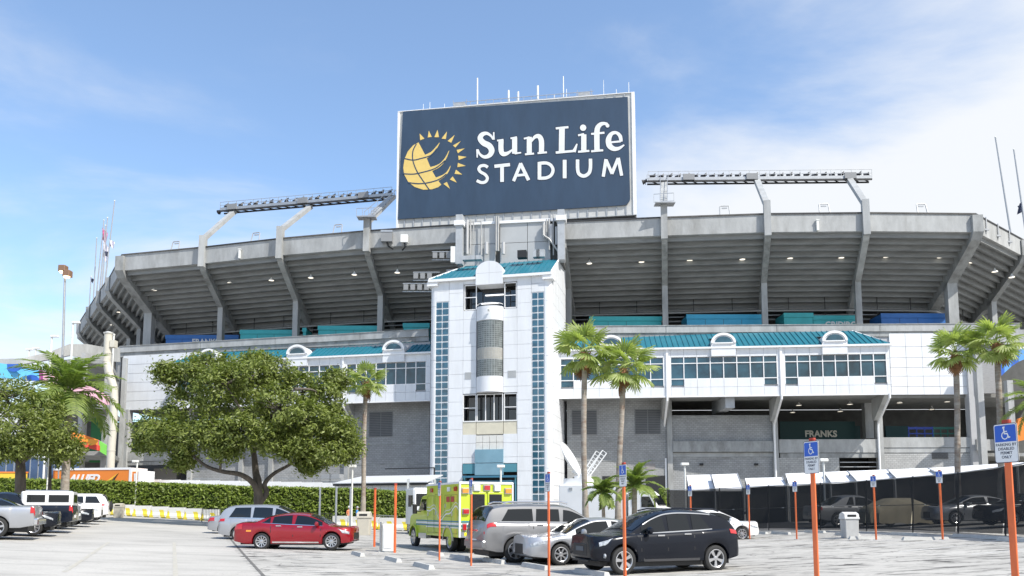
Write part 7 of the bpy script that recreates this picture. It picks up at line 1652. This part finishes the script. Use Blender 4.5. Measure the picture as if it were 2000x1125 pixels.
for px, y0, y1, Y, w in ((160, 690, 940, 97, 4), (208, 690, 940, 99, 4.5), (166, 690, 860, 100, 3), (240, 700, 940, 110, 4)):
    a = PY(px, 800, Y); z1_ = PY(px, y0, Y).z; m = MB(); m.box(a.x - w / 16, a.x + w / 16, Y - .3, Y + .3, 0, z1_); m.build('ramp_column', CONC, RMP, world=True)
a, b = PY(90, 800, 112), PY(242, 800, 116); m = MB(); m.box(a.x, b.x, 112, 113, 0, 22.5); m.build('ramp_back_wall', INDARK, RMP, world=True)
for y, z_ in ((712, 0), (800, 0), (890, 0)):
    z_ = PY(170, y, 98).z; q = [(PY(px, y, Y).x, Y, z_) for px, Y in ((130, 97.3), (212, 97.3), (236, 111.5), (100, 111.5))]; m = MB(); m.prism(q, (0, 0, .5)); m.build('ramp_slab', CONC_D, RMP, world=True, fixn=True)  # slabs reach far back to keep the ramp interior dark
m = MB(); a = PY(193, 830, 108); m.box(a.x - .5, a.x + .9, 107, 108, 8, 14); m.build('green_column', mat('green_paint', (.02, .16, .05), .6), RMP, world=True)
for n_, (px, py) in enumerate(((146, 832), (186, 806))): place_lamp(px, py, 100, 'lit lamp inside the left ramp building, %s one' % ('left' if n_ == 0 else 'right'), 'lamps in the ramp building', .7)
# big pale pipe in front of the stadium corner
PP = mat('cream_pipe_paint', (.58, .55, .47), .5, var=.06, scale=1, dirt=.25, dcol=(.42, .38, .30)); b = G(214, 92)
e = thing('vent_pipe', 'tall cream duct pipe with two bends beside the stadium corner', 'pipe', b); pts = [PY(*q, 92) for q in ((215, 925), (217, 880), (220, 840), (223, 790), (222, 757), (213, 728), (208, 706), (210, 690), (212, 652))]
m = MB(); 
for i in range(len(pts) - 1): m.tube([pts[i], pts[i + 1]], .44, 16)
m.build('pipe', PP, e, world=True, smooth=True)
for i in range(len(pts)): m = MB(); p = pts[i]; m.tube([p - Vector((0, 0, .06)), p + Vector((0, 0, .06))], .475, 16); m.build('flange', PP, e, world=True, smooth=True)
m = MB(); p = PY(219, 672, 92); m.box(p.x - .1, p.x + .45, 91.6, 92.4, p.z - .4, p.z + .4); m.build('junction_box', PP, e, world=True)
m = MB(); p = pts[-1]; m.lathe([(.5, 0), (.55, .12), (.2, .25), (0, .26)], c=p, n=16); m.build('pipe_cap', LAMPW, e, world=True, smooth=True)
# right ramp murals seen behind the palms
RM2 = thing('coloured_ramp', 'ramp with blue and orange painted panels at the right edge', 'ramp', (PY(1975, 800, 92).x, 92, 0))
bl = [(1952, 738, 722), (1962, 728, 712), (1975, 716, 702), (1990, 706, 692), (2030, 690, 676)]
for i in range(4):
    a, b = bl[i], bl[i + 1]; m = MB(); q = [PY(a[0], a[1], 92), PY(b[0], b[1], 92), PY(b[0], b[2] - 8, 92), PY(a[0], a[2] - 8, 92)]; m.prism(q, (0, .4, 0)); m.build('painted_panel', (DBL, mat('sky_mural', (.12, .33, .72), .5), DBL, MATS['sky_mural'])[i], RM2, world=True, fixn=True)
m = MB(); m.prism([PY(1976, 865, 91), PY(2040, 850, 91), PY(2040, 800, 91), PY(1990, 818, 91)], (0, .4, 0)); m.build('painted_panel', ORG, RM2, world=True, fixn=True)
for px in (1914, 1972): a = PY(px, 800, 96); m = MB(); m.box(a.x - .35, a.x + .35, 95.6, 96.3, 0, 20 if px < 1950 else 17); m.build('ramp_column', CONC, RM2, world=True)
m = MB(); a, b = PY(1900, 800, 108), PY(2200, 800, 108); m.box(a.x, b.x, 108, 109, 0, 23); m.build('ramp_back_wall', INDARK, RM2, world=True)
m = MB(); a, b = PY(1904, 800, 97), PY(2120, 800, 97); zc_ = PY(1950, 650, 97).z; m.box(a.x, b.x, 97, 97.4, zc_ - 1.4, zc_ + .4); m.build('ramp_parapet', CONC, RM2, world=True)
m = MB(); z1_ = PY(1925, 880, 97).z; z2_ = PY(1925, 858, 97).z; m.box(a.x, PY(1975, 800, 97).x, 97, 97.4, z1_, z2_); m.build('ramp_parapet', CONC, RM2, world=True)
m = MB(); p, q = PY(1908, 768, 97.5), PY(1948, 676, 97.5); m.box(p.x, q.x, 97.5, 98, p.z, q.z); m.build('louvred_wall', mat('grey_louvre_wall', (.30, .30, .30), .7, var=.2, scale=2, stretch=(1, 1, 8)), RM2, world=True)
# ------------------------------------------------------------------ trailer, fences and sheds beyond the hedge
a, b = G(100, 86), G(266, 84); d = b - a; e = thing('orange_trailer', 'orange ALLIED lorry trailer showing above the hedge', 'trailer', (a.x, a.y, a.z), atan2(d.y, d.x)); L = d.xy.length
zt_ = PY(200, 918, 85).z - a.z; u1 = L * (249 - 100) / 166
unit('trailer_body', ORG, e, 0, u1, 0, 2.5, 1.1, zt_); unit('top_rail', WHITE_TRIM, e, -.02, u1 + .02, -.05, 2.55, zt_ + .003, zt_ + .22); unit('front_post', WHITE_TRIM, e, u1 + .01, u1 + .3, -.05, 2.5, 1.1, zt_ + .2); unit('nose_body', ORG, e, u1 + .32, L, .05, 2.4, 1.1, zt_ - .2); unit('nose_post', WHITE_TRIM, e, L + .003, L + .18, .0, 2.45, 1.1, zt_ - .1)
text('ALLIED', 1.12, SIGNWHITE, e, (L * (132 - 100) / 166, -.03, zt_ - 1.25), bold=.05, shear=.35)
m = MB(); k_ = L / 166; m.prism([((197 - 100) * k_, -.02, zt_ - 1.5), ((206 - 100) * k_, -.02, zt_ - 1.5), ((228 - 100) * k_, -.02, zt_ - .35)], (0, -.02, 0)); m.build('yellow_flash', mat('flash_yellow', (.85, .55, .05), .5), e, fixn=True)
m = MB(); m.prism([((209 - 100) * k_, -.02, zt_ - 1.5), ((217 - 100) * k_, -.02, zt_ - 1.5), ((229 - 100) * k_, -.02, zt_ - .35)], (0, -.02, 0)); m.build('black_flash', BLACK, e, fixn=True)
m = MB(); m.prism([(u1 + .6, .03, zt_ - 1.2), (u1 + 1.0, .03, zt_ - 1.2), (L - .3, .03, zt_ - .4), (L - .5, .03, zt_ - .4)], (0, -.02, 0)); m.build('white_flash', SIGNWHITE, e, fixn=True)
for x in (1.0, 2.3, u1 - 1.5): make_wheel(.5, 'steel', e, (x, .1, .5), -1)
a, b = G(-40, 88), G(150, 86); d = b - a; e = thing('blue_fence', 'blue screened chain-link fence behind the left tree', 'fence', (a.x, a.y, a.z), atan2(d.y, d.x)); L = d.xy.length; zt_ = PY(80, 893, 87).z - a.z; n = 12
for k in range(n): unit('screen_panel', mat('blue_screen', (.07, .12, .22), .8, var=.15, scale=1), e, L * k / n + .05, L * (k + 1) / n - .05, 0, .03, .2, zt_ - .1 * (k % 3)); unit('fence_post', STEELG, e, L * k / n - .04, L * k / n + .04, -.05, -.005, 0, zt_ + .1)
m = MB(); m.bar((0, -.06, zt_), (L, -.06, zt_ - .1), .05); m.build('top_rail', STEELG, e)
a, b = G(-40, 84), G(45, 84); d = b - a; e = thing('low_orange_wall', 'low yellow and orange painted wall above the hedge at the left edge', 'wall', (a.x, a.y, a.z), atan2(d.y, d.x)); zt_ = PY(20, 924, 84).z - a.z
unit('wall_body', mat('yellow_mural', (.80, .55, .05), .5), e, 0, d.xy.length, 0, .4, 0, zt_); unit('wall_coping', ORG, e, -.05, d.xy.length + .05, -.05, .45, zt_, zt_ + .15)
# white low wall right of the trailer, shed with pale roof left of the tower
a, b = G(272, 88), G(668, 84); d = b - a; e = thing('white_site_wall', 'low white site wall behind the hedge with pipes on top', 'wall', (a.x, a.y, a.z), atan2(d.y, d.x)); L = d.xy.length; zt_ = 4.7 - a.z
n = 10
for k in range(n): unit('wall_panel', TRW, e, L * k / n + .01, L * (k + 1) / n - .01, -.003 * (k % 2), .2, 0, 5.0 - a.z - .5 * k / n)
m = MB()
for (p, q) in ((378, 430), (545, 592), (612, 662)):
    x0, x1 = L * (p - 272) / 396, L * (q - 272) / 396; m.bar((x0, .1, zt_ + .35), (x1, .1, zt_ + .3), .08); m.bar((x0, .1, zt_ - .1), (x0, .1, zt_ + .35), .07); m.bar((x1, .1, zt_ - .1), (x1, .1, zt_ + .35), .07)
m.build('pipe_run', STEELG, e)
for p in (625, 640): x0 = L * (p - 272) / 396; unit('rooftop_unit', mat('unit_grey', (.30, .31, .32), .6), e, x0, x0 + 1.1, .3, 1.5, zt_ - .3, zt_ + .75)
a, b = G(652, 82), G(836, 78); d = b - a; e = thing('white_shed', 'long low white shed with pale roof left of the tower', 'shed', (a.x, a.y, a.z), atan2(d.y, d.x)); L = d.xy.length; z0_ = PY(745, 940, 80).z - a.z; z1_ = PY(745, 928, 80).z - a.z
unit('shed_wall', TRW, e, 0, L, 0, 5, 0, z0_ - .25); unit('shed_eave', DARKM, e, -.05, L, -.25, -.01, z0_ - .4, z0_ - .2); m = MB(); m.prism([(-.1, -.3, z0_ - .2), (L, -.3, z0_ - .2), (L, 3, z1_), (L * .12, 3, z1_)], (0, 0, .08)); m.build('shed_roof', mat('pale_sheet_roof', (.55, .56, .57), .5), e, fixn=True)
for k in range(1, 12): unit('wall_joint', MATS['joint_grey'], e, L * k / 12, L * k / 12 + .02, -.004, -.001, 0, z0_ - .42)
m = MB(); x0, x1 = L * .42, L * .80; m.bar((x0 * .6, 5.2, z0_ + 1.5), (x1, 5.2, z0_ + 1.5), .12); m.bar((x1, 5.2, z0_), (x1, 5.2, z0_ + 1.55), .12); m.build('pipe_run', DARKM, e)
# WEST sign by the left tree, coloured crowd barriers in the lower bay
p = PY(98, 822, 63); e = thing('direction_sign', 'dark blue WEST sign half hidden by the left tree', 'sign', (p.x, 63, zg(p.x))); unit('sign_board', mat('navy_sign', (.02, .05, .11), .5), e, -.9, 1.0, 0, .05, p.z - zg(p.x) - .15, p.z - zg(p.x) + .45); text('WEST', .42, SIGNWHITE, e, (-.75, -.02, p.z - zg(p.x))); m = MB(); m.tube([(0, .1, 0), (0, .1, p.z - zg(p.x) + .4)], .05, 8); m.build('sign_pole', LAMPW, e)
def cbar(px0, px1, y0, y1, Y, mm, label):
    a, b = PY(px0, y1, Y), PY(px1, y1, Y); h = PY(px0, y0, Y).z - a.z; e = thing('coloured_barrier', label, 'barrier', (a.x, Y, 8.6), 0, 'coloured barriers in the lower bay'); w = b.x - a.x; h = PY(px0, y0, Y).z - 8.6
    m = MB(); m.box(0, w, -.04, .04, h - .3, h); m.box(0, w, -.04, .04, h - .9, h - .75)
    for k in range(4): m.box(w * k / 3 - .06, w * k / 3 + .06, -.05, .05, 0, h + .05)
    m.build('barrier_frame', mm, e)
cbar(1775, 1822, 834, 852, 101, mat('bright_blue', (.02, .05, .28), .5), 'bright blue barrier in the lower bay right of the wing'); cbar(1824, 1865, 834, 852, 101, mat('dark_green', (.02, .12, .09), .5), 'dark green barrier beside the blue one in the lower bay')

# ------------------------------------------------------------------ people
def person(label, px, Y, rz, shirt, legs, cap, arm_up=False):
    e = thing('person', label, 'person', G(px, Y), rz); me = bpy.data.meshes.new('body')
    J = {'pel': (0, 0, .95, .15, .11), 'bel': (0, 0, 1.1, .145, .10), 'che': (0, .01, 1.32, .17, .115), 'nk': (0, .01, 1.50, .06, .06), 'hd': (0, -.01, 1.60, .085, .09), 'hd2': (0, -.01, 1.70, .08, .09),
         'hl': (-.09, 0, .90, .09, .09), 'kl': (-.10, -.02, .50, .06, .06), 'al': (-.10, .02, .10, .04, .04), 'tl': (-.10, -.14, .04, .035, .03), 'hr': (.09, 0, .90, .09, .09), 'kr': (.11, .08, .50, .06, .06), 'ar': (.11, .16, .11, .04, .04), 'tr': (.11, .02, .04, .035, .03),
         'sl': (-.19, 0, 1.42, .055, .055), 'el': (-.24, .02, 1.14, .042, .042), 'wl': (-.22, -.12, .92, .03, .03), 'fl': (-.21, -.16, .84, .035, .02), 'sr': (.19, 0, 1.42, .055, .055), 'er': (.25, -.02, 1.15, .042, .042), 'wr': (.20, -.22, 1.05 if arm_up else .93, .03, .03), 'fr': (.17, -.28, 1.10 if arm_up else .86, .035, .02)}
    K = list(J); E = [('pel', 'bel'), ('bel', 'che'), ('che', 'nk'), ('nk', 'hd'), ('hd', 'hd2'), ('pel', 'hl'), ('hl', 'kl'), ('kl', 'al'), ('al', 'tl'), ('pel', 'hr'), ('hr', 'kr'), ('kr', 'ar'), ('ar', 'tr'), ('che', 'sl'), ('sl', 'el'), ('el', 'wl'), ('wl', 'fl'), ('che', 'sr'), ('sr', 'er'), ('er', 'wr'), ('wr', 'fr')]
    me.from_pydata([J[k][:3] for k in K], [(K.index(a), K.index(b)) for a, b in E], []); o = bpy.data.objects.new('body', me); COL.objects.link(o); setparent(o, e)
    o.modifiers.new('s', 'SKIN'); sub = o.modifiers.new('d', 'SUBSURF'); sub.levels = sub.render_levels = 2
    for k, v in zip(K, me.skin_vertices[0].data): v.radius = J[k][3:]
    me.skin_vertices[0].data[0].use_root = True; dg = bpy.context.evaluated_depsgraph_get(); nm = bpy.data.meshes.new_from_object(o.evaluated_get(dg)); o.modifiers.clear(); o.data = nm
    SK = mat('skin', (.42, .25, .18), .6); nm.materials.clear()
    for q in (SK, shirt, legs, mat('shoe', (.05, .05, .05), .6)): nm.materials.append(q)
    for f in nm.polygons: z = f.center.z; x = abs(f.center.x); f.material_index = 3 if z < .10 else 2 if z < .98 and x < .19 else (1 if z < 1.50 and not (x > .17 and z < 1.18) else 0)
    nm.shade_smooth()
    m = MB(); m.lathe([(.108, 1.66), (.11, 1.72), (.085, 1.79), (0, 1.82)], n=14); m.v = [(v[0], v[1] - .01, v[2]) for v in m.v]; m.prism([(-.08, -.09, 1.67), (.08, -.09, 1.67), (.06, -.21, 1.655), (-.06, -.21, 1.655)], (0, 0, .015)); m.build('cap', cap, e, smooth=True)
    m = MB(); m.tube([(0, -.10, 1.64), (0, -.13, 1.62)], [.02, .012], 6); m.build('nose', SK, e)
    for s in (-1, 1): m = MB(); m.lathe([(0, -.012), (.012, 0), (0, .012)], c=(s * .035, -.098, 1.655), n=6); m.build('eye', BLACK, e)
    m = MB(); m.box(-.03, .03, -.10, -.094, 1.585, 1.595); m.build('mouth', mat('lip', (.3, .1, .08), .6), e)
    return e
person('person in an orange vest and white cap behind the grey posts', 681, 69.8, .9, mat('vest_orange', (.80, .28, .14), .7), mat('trousers_dark', (.05, .05, .06), .8), SIGNWHITE)
person('person in a bright blue shirt beside the short fan palm trunk', 697, 70.5, 1.6, mat('shirt_blue', (.05, .25, .60), .7), MATS['trousers_dark'], mat('cap_grey', (.4, .4, .42), .7), True)
